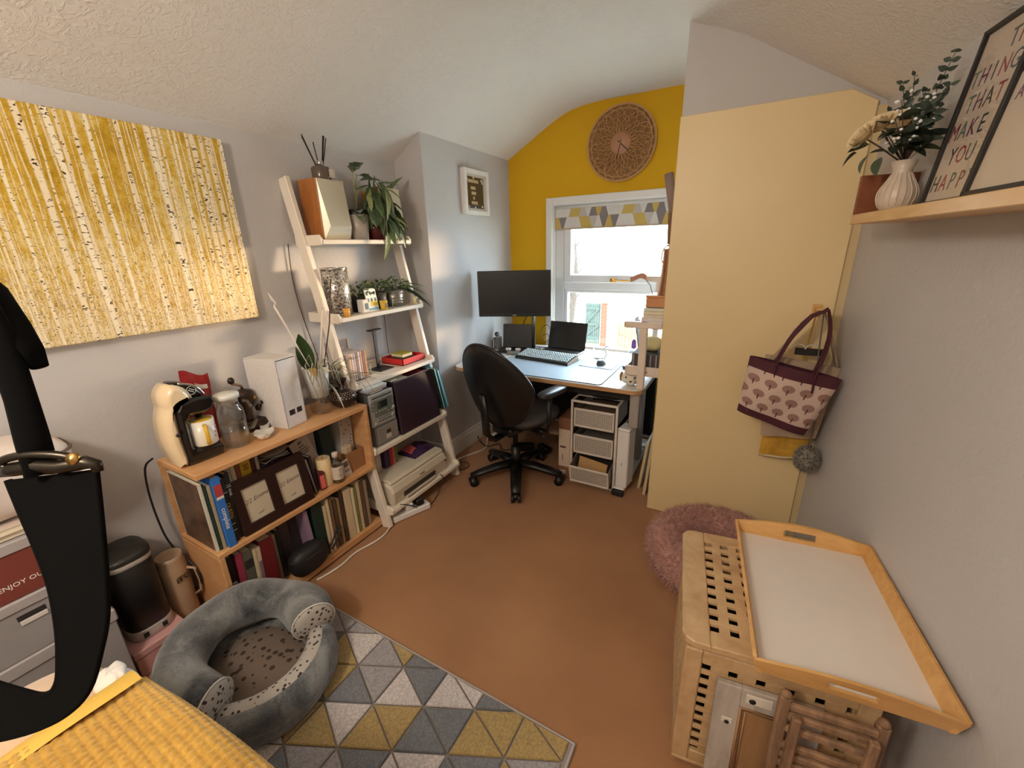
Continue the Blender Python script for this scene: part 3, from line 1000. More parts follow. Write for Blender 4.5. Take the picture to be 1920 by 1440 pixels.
part('body', G().bx(-1.94, -1.70, 1.43, 1.60, zr, zr + .185, .004), mat('dark_grey_case', S(84, 84, 84), .5), rd)
fp = part('front_panel', G().bx(-1.70, -1.684, 1.428, 1.602, zr + .001, zr + .187, .005), SILV, rd)
part('bezel', G().bx(-1.685, -1.681, 1.45, 1.582, zr + .055, zr + .15, .004), mat('olive_screen_bezel', S(98, 106, 96), .3), fp)
part('screen', G().bx(-1.681, -1.679, 1.478, 1.545, zr + .10, zr + .14, .001), mat('dark_screen', S(30, 34, 34), .15), fp)
part('disc_slot', G().bx(-1.684, -1.682, 1.445, 1.585, zr + .163, zr + .168), mat('slot_black', S(26, 26, 26), .5), fp)
for i in range(6):
    part('button', G().lathe([(.006, 0), (.006, .004), (0, .005)], (-1.684, 1.462 + i * .022, zr + .085 - (.018 if i > 3 else 0)), 10, axis=(1, 0, 0)), mat('button_grey', S(142, 148, 140), .35), fp)
for y, z, r in ((1.588, .14, .006), (1.588, .12, .006), (1.588, .1, .006), (1.586, .075, .012), (1.58, .035, .011), (1.44, .14, .006), (1.44, .12, .006), (1.44, .1, .006), (1.448, .02, .009)):
    part('knob', G().lathe([(r, 0), (r * .9, .007), (0, .008)], (-1.684, y, zr + z), 14, axis=(1, 0, 0)), SILV if r > .006 else mat('knob_dark', S(90, 92, 92), .4), fp)
g = G()
for i in range(5):
    g.bx(-1.684, -1.6825, 1.475 + i * .019, 1.489 + i * .019, zr + .024, zr + .03)
    g.bx(-1.684, -1.6825, 1.475 + i * .019, 1.489 + i * .019, zr + .04, zr + .0435)
part('panel_markings', g, mat('marking_grey', S(70, 72, 74), .6), fp, kind='stuff')
cy = zr + .1875
for i, (c, lb) in enumerate((((S(90, 76, 80)), 'dark plum disc case lying flat on the silver radio'), (S(176, 182, 200), 'pale blue disc case in the middle of the pile on the radio'), (S(206, 214, 220), 'white disc case on top of the pile on the radio'))):
    dcs = thing('flat_disc_case', lb, 'disc case', (-1.78, 1.51, cy + i * .0125), group='disc cases piled on the radio')
    part('case', G().bx(-1.86, -1.70 + .004 * i, 1.43, 1.57, cy + i * .0125, cy + .012 + i * .0125, .001), mat('flat_case_%d' % i, c, .35), dcs)
    part('title_strip', G().bx(-1.70 + .004 * i, -1.6985 + .004 * i, 1.45, 1.54, cy + .003 + i * .0125, cy + .009 + i * .0125), mat('label_paper', S(206, 192, 178), .7), dcs)
PLUM = mat('plum_lacquer', S(56, 40, 48), .35, noise=(60, .08))
lpn = thing('plum_folder_case', 'large dark plum flat case standing on edge on the fourth tier', 'case', (-1.70, 1.80, z3))
g = G(TR((-1.685, 1.805, z3), 0, 0, radians(-4)))
g.box((0, 0, .162), (.02, .355, .322), .004)
part('shell', g, PLUM, lpn)
g = G(TR((-1.685, 1.805, z3), 0, 0, radians(-4)))
g.box((-.0005, 0, .3235), (.012, .33, .002))
part('edge_strip', g, mat('case_edge', S(130, 122, 122), .4), lpn)
bk = thing('ring_folder', 'dark folder standing behind the left end of the plum case', 'folder', (-1.82, 1.74, z3), group=None)
part('cover', G().bx(-1.93, -1.74, 1.65, 1.70, z3, z3 + .315, .002), mat('dark_folder', S(40, 42, 44), .5), bk)
part('pages', G().bx(-1.93, -1.745, 1.652, 1.698, z3 + .315, z3 + .322), mat('paper_edge', S(226, 216, 190), .8), bk)
bk2 = thing('ring_folder', 'grey-green folder between the dark folder and the red card', 'folder', (-1.82, 1.79, z3))
part('cover', G().bx(-1.93, -1.74, 1.705, 1.80, z3, z3 + .305, .002), mat('teal_grey_folder', S(96, 110, 108), .5), bk2)
part('pages', G().bx(-1.925, -1.745, 1.71, 1.795, z3 + .305, z3 + .31), mat('paper_edge', S(226, 216, 190), .8), bk2)
solo('red_card_box', G().bx(-1.90, -1.75, 1.90, 1.96, z3, z3 + .31, .003), mat('red_white_card', S(200, 70, 66), .5), 'red-topped slim box behind the right end of the plum case', 'box', (-1.82, 1.93, z3))
for i, (c, hh, a, lb, dy) in enumerate(((S(26, 50, 46), .30, 13, 'dark green folder leaning at the right end of the fourth tier', 1.985), (S(60, 170, 196), .285, 15, 'turquoise folder leaning outermost on the fourth tier', 2.0))):
    t = thing('leaning_folder', lb, 'folder', (-1.76, dy, z3))
    M = Matrix.Translation((-1.76, dy + .035 + i * .022, z3 + .034)) @ Matrix.Rotation(radians(a), 4, 'X')
    g = G(M); g.box((0, -.008, hh / 2), (.19, .003, hh), .0008); g.box((0, .008, hh / 2), (.19, .003, hh), .0008); g.box((-.094, 0, hh / 2), (.003, .016, hh))
    part('cover', g, mat('folder_%d' % i, c, .45), t)
    g = G(M); g.box((.003, 0, hh / 2), (.178, .012, hh - .008))
    part('pages', g, mat('pale_blue_pages', S(196, 222, 228), .7), t)

# ---- tier 5: printer and things behind it
z4 = ZS[4] + .001
PRW = mat('printer_ivory', S(206, 196, 176), .4, noise=(4, .03))
pr = thing('printer', 'ivory inkjet printer on the lowest tier of the ladder shelf', 'printer', (-1.78, 1.70, z4))
poly = [(-1.985, 0), (-1.62, 0), (-1.612, .02), (-1.606, .085), (-1.62, .118), (-1.66, .136), (-1.975, .136), (-1.985, .12)]
T = Matrix(((1, 0, 0, 0), (0, 0, 1, 1.435), (0, 1, 0, z4), (0, 0, 0, 1)))
part('body', G().prism(poly, T, .495, bev=.012), PRW, pr)
poly = [(-1.975, .1365), (-1.655, .1365), (-1.64, .131), (-1.628, .134), (-1.64, .15), (-1.975, .15)]
part('scanner_lid', G().prism(poly, Matrix(((1, 0, 0, 0), (0, 0, 1, 1.445), (0, 1, 0, z4), (0, 0, 0, 1))), .475, bev=.005), mat('printer_lid', S(214, 206, 188), .4), pr)
part('paper_slot', G().bx(-1.613, -1.604, 1.52, 1.80, z4 + .025, z4 + .055, .002), mat('slot_brown', S(62, 56, 50), .6), pr)
part('output_tray', G().bx(-1.612, -1.595, 1.53, 1.79, z4 + .012, z4 + .024, .002), PRW, pr)
part('maker_mark', G().bx(-1.608, -1.6062, 1.665, 1.705, z4 + .09, z4 + .098), mat('mark_grey', S(140, 134, 124), .5), pr)
part('power_button', G().lathe([(.007, 0), (.007, .003), (0, .004)], (-1.607, 1.905, z4 + .075), 12, axis=(1, 0, 0)), BLKM, pr)
ztop = z4 + .151
for i, (y, w, h, c, lb) in enumerate(((1.47, .06, .13, S(214, 206, 196), 'white paper roll standing on the printer at its left'), )):
    solo('paper_roll', G().lathe([(.016, ztop), (.038, ztop), (.038, ztop + h), (.016, ztop + h), (.016, ztop)], (-1.80, y + .03, 0), 22, cap=False), mat('roll_white', c, .8), lb, 'paper roll', (-1.80, y + .03, ztop))
for i, (c, lb) in enumerate(((S(70, 44, 88), 'dark purple small book standing on the printer'), (S(58, 40, 60), 'blackish purple small book between purple and red ones on the printer'), (S(176, 44, 52), 'red small book standing on the printer'), (S(196, 96, 96), 'coral small book standing on the printer'), (S(96, 116, 60), 'green small book at the right of the row on the printer'))):
    y = 1.548 + i * .021
    t = thing('small_book', lb, 'book', (-1.82, y, ztop), group='small books on the printer')
    part('cover', G().bx(-1.90, -1.762, y, y + .019, ztop, ztop + .15 - .006 * i, .001), mat('small_book_%d' % i, c, .5), t)
    part('pages', G().bx(-1.899, -1.77, y + .002, y + .017, ztop + .15 - .006 * i, ztop + .151 - .006 * i), mat('paper_edge', S(226, 216, 190), .8), t)
PKG = mat('purple_wrapper', S(62, 40, 74), .25, noise=(30, .3))
pk = thing('snack_packet', 'glossy purple and red packet lying on the printer', 'packet', (-1.80, 1.80, ztop))
part('wrapper', G().grid(lambda u, v: (-1.85 + .16 * v, 1.72 + .20 * u, ztop + .0005 + .045 * (sin(pi * u) ** .5) * (sin(pi * v) ** .5) + .006 * sin(u * 19 + v * 5) * sin(pi * v)), 14, 9), PKG, pk)
part('underside', G().grid(lambda u, v: (-1.85 + .16 * v, 1.72 + .20 * u, ztop + .0002), 3, 3), PKG, pk)
part('label_patch', G().grid(lambda u, v: (-1.83 + .10 * v, 1.735 + .05 * u, ztop + .004 + .045 * (sin(pi * (.075 + u * .25)) ** .5) * (sin(pi * (.125 + .625 * v)) ** .5) + .006 * sin((.075 + u * .25) * 19 + (.125 + .625 * v) * 5) * sin(pi * (.125 + .625 * v))), 6, 6), mat('pink_patch', S(190, 92, 92), .4), pk)

# ================================================================== bookcase
BEECH = wood('beech_veneer', S(194, 142, 95), S(214, 166, 116), (8, 3, 30), 0.4)
bc = thing('bookcase', 'low beech bookcase with S-shaped sides below the canvas', 'bookcase', (-1.81, .99, 0))
BX0, BX1, BY0, BY1 = -1.955, -1.665, .588, 1.392
part('top_board', G().bx(BX0, BX1, BY0, BY1, .723, .745, .002), BEECH, bc)
part('middle_board', G().bx(BX0, BX1, BY0, BY1, .373, .395, .002), BEECH, bc)
part('bottom_board', G().bx(BX0, BX1, BY0, BY1, .012, .048, .002), BEECH, bc)
part('plinth', G().bx(BX0 + .02, BX1 - .03, BY0 + .01, BY1 - .01, .001, .012), BEECH, bc)
part('side_panel', G().bx(BX0, BX1, BY0, BY0 + .02, .048, .373, .002), BEECH, bc)
part('side_panel', G().bx(BX0, BX1, BY1 - .02, BY1, .395, .723, .002), BEECH, bc)
part('back_panel', G().bx(BX0 - .004, BX0, BY0, BY1, .02, .74), BEECH, bc)
ZM, ZB, ZT = .3955, .0485, .7455

PAPER = mat('paper_edge', S(226, 216, 190), .8)
INKW = mat('white_ink', S(236, 234, 226), .6)
INKG = mat('gold_ink', S(190, 150, 70), .5)
INKK = mat('black_ink', S(30, 28, 28), .6)
def book(y, t, h, d, color, label, z, lean=0.0, title=None, tcol=None, tsize=None, group=None, xf=-1.69, tz=.5, patch=None, cat='book', name='book'):
    """book standing with its spine towards +x; y is its left side at the foot"""
    o = thing(name, label, cat, (xf - d / 2, y + t / 2, z), group=group)
    M = Matrix.Translation((xf, y if lean >= 0 else y + t, z)) @ Matrix.Rotation(radians(lean), 4, 'X')
    oy = 0 if lean >= 0 else -t
    m = mat('cover_' + label.replace(' ', '_')[:40], color, .45)
    c = .0022
    g = G(M)
    g.bx(-d, 0, oy, oy + c, 0, h, .0005).bx(-d, 0, oy + t - c, oy + t, 0, h, .0005).bx(-c, 0.0006, oy + c, oy + t - c, 0, h, .0005)
    part('cover', g, m, o)
    part('pages', G(M).bx(-d + .004, -c, oy + c, oy + t - c, .003, h - .004), PAPER, o)
    if patch:
        for (za, zb, pc, pn) in patch:
            part('spine_print', G(M).bx(.0006, .0012, oy + .0012, oy + t - .0012, h * za, h * zb), mat(pn, pc, .5), o)
    if title:
        F_ = M @ FR((.0013, oy + t / 2, h * tz), (0, 0, -1), (0, 1, 0))
        text(o, 'spine_title', title, tsize or t * .62, F_, tcol or INKW, .0003)
    return o

GM = 'books on the middle board of the bookcase'
book(.598, .010, .30, .24, S(206, 204, 190), 'tall pale-spined book at the open left end of the middle board', ZM, group=GM)
ph = bpy.data.objects['book']
part('cover_photo', G().bx(-1.92, -1.70, .5965, .5978, ZM + .004, ZM + .296), leafmat('dark_cover_photo', S(44, 30, 28), S(120, 92, 70)), ph)
book(.611, .009, .285, .21, S(40, 62, 50), 'thin dark green book second from the left end', ZM, group=GM)
book(.622, .012, .28, .2, S(176, 160, 130), 'beige thin book just left of the bright blue one', ZM, group=GM)
book(.636, .028, .31, .23, S(46, 110, 190), 'tall bright blue book with white lettering', ZM, title='complete', tcol=INKW, tsize=.025, tz=.42, group=GM, xf=-1.672, patch=[(.74, .90, S(170, 62, 56), 'red_food_photo'), (.70, .735, S(220, 214, 196), 'cream_strip')])
book(.666, .020, .285, .2, S(28, 24, 24), 'black book with gold capitals on its spine', ZM, title='QUEEN', tcol=INKG, tsize=.022, tz=.5, group=GM, patch=[(.78, .79, S(200, 190, 170), 'cream_line'), (.28, .29, S(200, 190, 170), 'cream_line'), (.18, .19, S(200, 190, 170), 'cream_line')])
book(.688, .020, .295, .2, S(32, 34, 36), 'black book with white lines right of the gold-lettered one', ZM, title='WAR', tcol=INKW, tsize=.014, tz=.72, group=GM, xf=-1.70, patch=[(.80, .81, S(200, 200, 196), 'white_line'), (.83, .835, S(200, 200, 196), 'white_line')])
book(.712, .022, .30, .16, S(216, 212, 204), 'white-spined book with black capitals above the photo frame', ZM, title='ATOMS', tcol=INKK, tsize=.018, tz=.86, group=GM, xf=-1.745)
book(.736, .018, .31, .16, S(196, 184, 140), 'cream-green spined book behind the photo frame', ZM, group=GM, xf=-1.745)
book(.756, .016, .31, .16, S(130, 72, 52), 'rust-brown spined book behind the photo frame', ZM, group=GM, xf=-1.745)
book(.774, .042, .305, .16, S(190, 150, 40), 'thick mustard book numbered 50 behind the photo frame', ZM, title='50', tcol=INKK, tsize=.03, tz=.87, group=GM, xf=-1.745)
book(.818, .018, .315, .16, S(70, 44, 44), 'dark maroon spined book right of the mustard one', ZM, group=GM, xf=-1.745)
book(.838, .012, .31, .16, S(184, 170, 150), 'pale thin book right of the dark maroon one', ZM, group=GM, xf=-1.745)
book(.852, .03, .25, .16, S(60, 50, 66), 'dark violet book under the heap of magazines', ZM, group=GM, xf=-1.745)
book(.884, .03, .245, .16, S(58, 40, 44), 'dark wine book under the heap of magazines', ZM, group=GM, xf=-1.745)
book(.916, .03, .25, .16, S(46, 44, 48), 'charcoal book at the right end under the magazines', ZM, group=GM, xf=-1.745)
for i, (c, lb, rz) in enumerate(((S(58, 40, 52), 'plum magazine at the bottom of the flat heap', .1), (S(120, 112, 108), 'grey magazine in the middle of the flat heap', -.06), (S(170, 160, 152), 'pale curled magazine on top of the flat heap', .16))):
    zz = ZM + .2515 + i * .012
    t = thing('magazine', lb, 'magazine', (-1.80, .91, zz), group='magazines lying above the books')
    M = TR((-1.80, .91, zz), rz)
    part('pages', G(M).grid(lambda u, v: (-.085 + .17 * u, -.06 + .12 * v, .004 + .006 * sin(v * 5 + i) * u), 8, 8), PAPER, t)
    part('cover', G(M).grid(lambda u, v: (-.085 + .17 * u, -.06 + .12 * v, .007 + .006 * sin(v * 5 + i) * u), 8, 8), mat('magazine_cover_%d' % i, c, .35), t)

# double photo frame leaning on the books
FRB = mat('dark_walnut_frame', S(40, 22, 20), .3)
fr = thing('double_photo_frame', 'dark brown double photo frame with two cream inserts', 'photo frame', (-1.68, .86, ZM))
M = Matrix.Translation((-1.676, .702, ZM + .001)) @ Matrix.Rotation(radians(-8), 4, 'Y')
W2, H2 = .325, .238
g = G(M)
g.bx(-.03, 0, 0, W2, 0, .042, .003).bx(-.03, 0, 0, W2, H2 - .042, H2, .003)
for a in (0, W2 / 2 - .022, W2 - .036):
    g.bx(-.03, 0, a, a + (.036 if a != W2 / 2 - .022 else .044), .04, H2 - .04, .003)
part('surround', g, FRB, fr)
part('backing', G(M).bx(-.028, -.012, .01, W2 - .01, .01, H2 - .01), FRB, fr)
INS = mat('cream_insert', S(214, 202, 178), .5)
for a, b_ in ((.036, W2 / 2 - .022), (W2 / 2 + .022, W2 - .036)):
    ins = part('insert', G(M).bx(-.012, -.0105, a, b_, .042, H2 - .042), INS, fr)
    part('glass', G(M).bx(-.007, -.0055, a, b_, .042, H2 - .042), glass('frame_glass', (1, 1, 1, 1), .03, .16), fr)
    text(ins, 'script', '22 Emma', .026, M @ FR((-.0102, (a + b_) / 2, .135), (0, 1, .10), (0, 0, 1)), mat('grey_script', S(96, 84, 72), .6), .0002, shear=.35)
    text(ins, 'script', 'small', .012, M @ FR((-.0102, (a + b_) / 2, .066), (0, 1, .1), (0, 0, 1)), mat('grey_script', S(96, 84, 72), .6), .0002, shear=.35)

# oddments at the right of the middle board
dv = thing('dark_slim_case', 'slim dark case leaning just right of the photo frame', 'case', (-1.71, 1.05, ZM))
M = Matrix.Translation((-1.71, 1.052, ZM + .002)) @ Matrix.Rotation(radians(7), 4, 'X')
part('shell', G(M).box((-.06, 0, .10), (.14, .012, .20), .002), mat('dark_case', S(40, 30, 30), .4), dv)
part('edge', G(M).box((.0105, 0, .10), (.003, .008, .19), .001), mat('case_edge_grey', S(120, 110, 104), .5), dv)
book(1.07, .016, .19, .14, S(50, 46, 50), 'dark grey slim book between the slim case and the red clips', ZM, 5, group=GM, xf=-1.72)
cl = thing('clip_box', 'small dark box with coral red front beside the candle', 'box', (-1.69, 1.08, ZM))
part('box', G().bx(-1.76, -1.70, 1.066, 1.096, ZM, ZM + .10, .003) if False else G(TR((-1.70, 1.081, ZM), radians(-12))).box((-.03, .012, .048), (.06, .03, .095), .003), mat('maroon_box', S(84, 30, 34), .5), cl)
part('coral_print', G(TR((-1.70, 1.081, ZM), radians(-12))).box((.0006, .012, .045), (.0012, .022, .07), .0004), mat('coral_ink', S(214, 104, 96), .5), cl)
cdl = thing('cream_candle', 'plain cream pillar candle behind the bottle', 'candle', (-1.735, 1.135, ZM))
part('wax_pillar', G().lathe([(0, ZM), (.034, ZM), (.036, ZM + .004), (.036, ZM + .143), (.031, ZM + .147), (.012, ZM + .14), (0, ZM + .14)], (-1.735, 1.135, 0), 28), mat('cream_wax', S(222, 196, 150), .45), cdl)
part('wick', G().cyl((-1.735, 1.135, ZM + .14), (-1.735, 1.135, ZM + .152), .0012, n=6), INKK, cdl)
crd = thing('paper_note', 'tilted paper note with printed lines above the candle', 'note', (-1.77, 1.14, ZM))
M = Matrix.Translation((-1.79, 1.14, ZM + .0005)) @ Matrix.Rotation(radians(14), 4, 'X') @ Matrix.Rotation(radians(-8), 4, 'Y')
part('sheet', G(M).box((0, .005, .13), (.0015, .10, .255)), mat('note_paper', S(186, 172, 160), .7), crd)
g = G(M)
for i, (a, w) in enumerate(((.235, .02), (.215, .03), (.2, .05), (.187, .06), (.175, .045))):
    g.box((.001, .005, a), (.0006, w, .006 if i else .012))
part('print_lines', g, mat('grey_print', S(110, 96, 92), .7), crd, kind='stuff')
BOT = glass('clear_bottle_glass', (.92, .92, .90, 1), .08)
bt = thing('label_bottle', 'clear bottle with a white cap and handwritten label', 'bottle', (-1.70, 1.18, ZM))
part('bottle', G().lathe([(0, ZM + .002), (.026, ZM), (.0285, ZM + .004), (.0285, ZM + .095), (.024, ZM + .118), (.013, ZM + .132), (.012, ZM + .142)], (-1.70, 1.182, 0), 24), BOT, bt)
part('contents', G().lathe([(0, ZM + .004), (.0265, ZM + .004), (.0265, ZM + .09), (0, ZM + .09)], (-1.70, 1.182, 0), 24), glass('pale_liquid', (.82, .80, .74, 1), .04), bt)
part('cap', G().lathe([(.0145, ZM + .138), (.0145, ZM + .16), (.012, ZM + .163), (0, ZM + .163)], (-1.70, 1.182, 0), 20), mat('white_cap', S(214, 200, 186), .45), bt)
bl_ = part('bottle_label', G().lathe([(.0289, ZM + .022), (.0289, ZM + .092)], (-1.70, 1.182, 0), 24, cap=False), mat('label_paper', S(206, 192, 178), .7), bt)
for k, (s_, z_) in enumerate((('love', .074), ('is a', .06), ('house', .046), ('full', .032))):
    text(bl_, 'handwriting', s_, .014, FR((-1.70 + .0295, 1.182 - .002, ZM + z_ + .004), (-.3, 1, 0), (0, 0, 1)), INKK, .0002)
BRC = mat('brown_cardboard', S(150, 108, 70), .8)
cb = thing('cardboard_box', 'open brown cardboard box at the right end of the middle board', 'box', (-1.80, 1.31, ZM))
for nm, a in (('box_side', (-1.90, -1.715, 1.255, 1.258, ZM, ZM + .11)), ('box_side', (-1.90, -1.715, 1.362, 1.365, ZM, ZM + .11)), ('box_side', (-1.718, -1.715, 1.258, 1.362, ZM, ZM + .11)), ('box_side', (-1.90, -1.897, 1.258, 1.362, ZM, ZM + .11)), ('box_floor', (-1.897, -1.718, 1.258, 1.362, ZM, ZM + .003))):
    part(nm, G().bx(*a), BRC, cb)
sb = thing('patterned_carton', 'tall pale carton with small motifs standing in the cardboard box', 'carton', (-1.82, 1.32, ZM + .0035))
part('carton', G(TR((-1.82, 1.315, ZM + .0035), 0, radians(-2))).box((0, 0, .155), (.10, .075, .305), .002), mat('grey_white_carton', S(172, 164, 156), .6), sb)
g = G(TR((-1.82, 1.315, ZM + .0035), 0, radians(-2)))
for i in range(9):
    g.box((.0505, random.uniform(-.028, .028), .14 + i * .018), (.001, .006, .008))
part('motifs', g, mat('motif_brown', S(90, 70, 62), .6), sb, kind='stuff')
solo('white_carton', G(TR((-1.745, 1.285, ZM + .0035), radians(10))).box((0, 0, .07), (.035, .04, .139), .002), mat('ivory_card', S(210, 190, 160), .6), 'small ivory carton poking out of the cardboard box', 'carton', (-1.745, 1.285, ZM + .0035))
rc = thing('receipt', 'white printed receipt hanging against the cardboard box front', 'receipt', (-1.705, 1.245, ZM))
M = Matrix.Translation((-1.700, 1.243, ZM + .0008)) @ Matrix.Rotation(radians(-6), 4, 'Y') @ Matrix.Rotation(radians(6), 4, 'X')
part('paper', G(M).box((0, 0, .045), (.0012, .045, .09)), mat('receipt_paper', S(196, 184, 174), .7), rc)
part('printed_block', G(M).box((.0008, .004, .066), (.0006, .03, .028)).box((.0008, 0, .03), (.0006, .034, .005)), mat('grey_print', S(110, 96, 92), .7), rc, kind='stuff')
solo('green_album', G().bx(-1.935, -1.80, 1.19, 1.25, ZM, ZM + .26, .003), mat('dark_teal_cover', S(34, 52, 52), .5), 'dark teal album standing at the back beside the carton', 'album', (-1.87, 1.22, ZM))
solo('cream_packet', G().bx(-1.89, -1.84, 1.09, 1.185, ZM, ZM + .285, .004), mat('cream_packet_card', S(186, 170, 156), .7), 'cream packet at the back above the candle', 'packet', (-1.865, 1.14, ZM))

# bottom board
GB = 'books on the bottom board of the bookcase'
book(.612, .026, .30, .22, S(30, 20, 24), 'black cookery book with white capitals at the lower left', ZB, title='KITCHEN', tcol=INKW, tsize=.026, tz=.42, group=GB)
book(.64, .026, .29, .22, S(150, 56, 78), 'rose pink book on the bottom board', ZB, -2, group=GB)
book(.668, .036, .28, .22, S(92, 92, 80), 'grey-olive book with a dark picture on the bottom board', ZB, -2, group=GB, patch=[(.7, .85, S(44, 44, 46), 'dark_picture')])
book(.706, .014, .27, .21, S(206, 190, 158), 'cream slim book left of its white-labelled neighbour', ZB, -2, group=GB)
book(.722, .016, .265, .21, S(200, 186, 160), 'cream slim book with a grey label next to the burgundy volume', ZB, -2, group=GB, patch=[(.4, .75, S(120, 106, 112), 'grey_label')])
book(.742, .056, .285, .22, S(104, 26, 32), 'thick burgundy book with speckled spine', ZB, -1, group=GB)
book(.802, .018, .24, .2, S(120, 80, 76), 'dusty maroon book right of the burgundy volume', ZB, group=GB, xf=-1.72)
book(.822, .018, .25, .2, S(150, 130, 104), 'fawn book behind the black pouch', ZB, group=GB, xf=-1.74)
book(.842, .022, .26, .2, S(40, 40, 42), 'black ring-bound book behind the black pouch', ZB, group=GB, xf=-1.74)
book(.868, .05, .27, .2, S(70, 58, 62), 'dark mauve-grey folder behind the black pouch', ZB, group=GB, xf=-1.76)
book(.920, .05, .28, .2, S(60, 50, 56), 'sooty brown folder behind the black pouch', ZB, group=GB, xf=-1.76)
book(.972, .022, .30, .22, S(150, 126, 150), 'lilac folder beside the dark green binder', ZB, 3, group=GB)
book(1.0, .055, .31, .24, S(16, 46, 40), 'thick dark green binder on the bottom board', ZB, group=GB)
_cols = [(S(206, 188, 152), .014, 'cream magazine file first right of the green binder'), (S(216, 200, 168), .014, 'ivory magazine second right of the green binder'), (S(120, 92, 64), .014, 'brown-spined magazine right of the ivory one'),
         (S(86, 66, 50), .018, 'dark brown book in the right-hand row'), (S(150, 124, 86), .014, 'ochre slim book in the right-hand row'), (S(70, 54, 46), .020, 'umber book before the thick cream volume'),
         (S(210, 194, 160), .042, 'thick cream volume with a worn spine'), (S(226, 212, 180), .016, 'pale ivory book right of the thick cream volume'), (S(120, 124, 74), .012, 'olive slim book in the right-hand row'),
         (S(196, 176, 140), .018, 'buff book right of the olive one'), (S(96, 76, 62), .02, 'dark tan book near the right end'), (S(150, 128, 104), .018, 'taupe book last in the row by the ladder leg')]
yy = 1.058
for i, (c, t_, lb) in enumerate(_cols):
    book(yy, t_, .27 + .03 * ((i * 7) % 4) / 3, .2, c, lb, ZB, 0, group=GB, xf=-1.685)
    yy += t_ + .0045
BAGM = mat('black_nylon', S(22, 22, 24), .6, noise=(40, .15))
po = thing('black_pouch', 'black zipped pouch with a wrist strap on the bottom board', 'pouch', (-1.62, .93, ZB))
def sup(c, s, e=2.6, nu=26, nv=18, R=None):
    def fn(u, v):
        a, b2 = 2 * pi * u, pi * (v - .5)
        ca, sa, cb, sb_ = cos(a), sin(a), cos(b2), sin(b2)
        p = lambda q: math.copysign(abs(q) ** (2 / e), q)
        P_ = Vector((s[0] * p(cb) * p(ca), s[1] * p(cb) * p(sa), s[2] * p(sb_)))
        if R is not None: P_ = R @ P_
        return Vector(c) + P_
    return fn
part('body', G().grid(sup((-1.675, .935, ZB + .073), (.052, .095, .072)), 28, 16, cu=True), BAGM, po)
part('zip', G().tube([(-1.675 + .05 * cos(a), .935 + .093 * sin(a) * .98, ZB + .105) for a in [pi * (-.5 + k / 12) for k in range(13)]], .003, 6), mat('zip_black', S(40, 40, 42), .4), po)
part('wrist_strap', G().tube([(-1.67, 1.02, ZB + .06), (-1.65, 1.045, ZB + .055), (-1.64, 1.08, ZB + .10), (-1.645, 1.11, ZB + .14), (-1.66, 1.09, ZB + .12), (-1.66, 1.05, ZB + .07), (-1.67, 1.02, ZB + .05)], .005, 6), BAGM, po)

# ------------------------------------------------------------------ on top of the bookcase
IVORY = mat('ivory_gloss_plastic', S(232, 210, 172), .18, noise=(4, .02), coat=.3)
BLKG = mat('black_gloss_plastic', S(16, 16, 18), .15, coat=.3)
cm = thing('coffee_machine', 'rounded ivory and black capsule coffee machine on the bookcase', 'coffee machine', (-1.82, .66, ZT))
TX = Matrix(((0, 0, 1, -1.885), (1, 0, 0, 0), (0, 1, 0, ZT), (0, 0, 0, 1)))
def dens(poly, n=4):
    """closed Catmull-Rom through the points"""
    out = []
    k = len(poly)
    for i in range(k):
        p0, p1, p2, p3 = [Vector(poly[(i + j - 1) % k]) for j in range(4)]
        for s in range(n):
            t = s / n
            out.append(tuple(.5 * ((2 * p1) + (p2 - p0) * t + (2 * p0 - 5 * p1 + 4 * p2 - p3) * t * t + (3 * p1 - p0 - 3 * p2 + p3) * t ** 3)))
    return out
body = [(.592, .012), (.580, .08), (.580, .14), (.586, .19), (.600, .232), (.600, .252), (.604, .28), (.620, .306), (.64, .316), (.672, .298), (.69, .262), (.688, .25), (.665, .243), (.640, .236), (.628, .21), (.624, .10), (.628, .012), (.60, .001)]
part('ivory_shell', G().prism(dens(body, 3), TX, .125, bev=.018, smooth=True), IVORY, cm)
TX2 = Matrix(((0, 0, 1, -1.875), (1, 0, 0, 0), (0, 1, 0, ZT), (0, 0, 0, 1)))
blk = [(.622, .002), (.742, .002), (.748, .03), (.742, .05), (.655, .056), (.648, .07), (.650, .17), (.668, .192), (.712, .188), (.742, .196), (.758, .224), (.750, .246), (.70, .254), (.64, .246), (.625, .22)]
part('black_front', G().prism(blk, TX2, .118, bev=.01, smooth=False), BLKG, cm)
hd = [(.64, .318), (.672, .316), (.70, .30), (.722, .276), (.732, .252), (.70, .246), (.66, .275)]
lev = part('top_lever', G().prism(dens(hd, 3), Matrix(((0, 0, 1, -1.855), (1, 0, 0, 0), (0, 1, 0, ZT), (0, 0, 0, 1))), .07, bev=.01, smooth=True), BLKG, cm)
part('chrome_edge', G().tube([(-1.783, .66, ZT + .316), (-1.780, .70, ZT + .30), (-1.779, .722, ZT + .276), (-1.779, .733, ZT + .252)], .004, 6), mat('chrome', S(220, 220, 220), .1, 1.0), lev)
Mlg = FR((-1.7835, .697, ZT + .279), (0, 1, -.7), (0, .7, 1))
g = G(Mlg); g.tube([(.016 * cos(a), .016 * sin(a), .0006) for a in [2 * pi * k / 24 for k in range(24)]], .0012, 5, closed=True)
g.box((0, .004, .0006), (.018, .003, .001)); g.box((0, -.003, .0006), (.021, .003, .001))
part('round_logo', g, mat('logo_white', S(210, 210, 206), .4), lev)
part('round_badge', G().lathe([(.008, 0), (.008, .002), (0, .003)], (-1.761, .61, ZT + .135), 14, axis=(1, 0, 0)), mat('badge_brown', S(60, 44, 36), .4), cm)
part('spout', G().lathe([(.012, .16), (.018, .185), (.02, .20)], (-1.822, .712, ZT), 16), BLKG, cm)
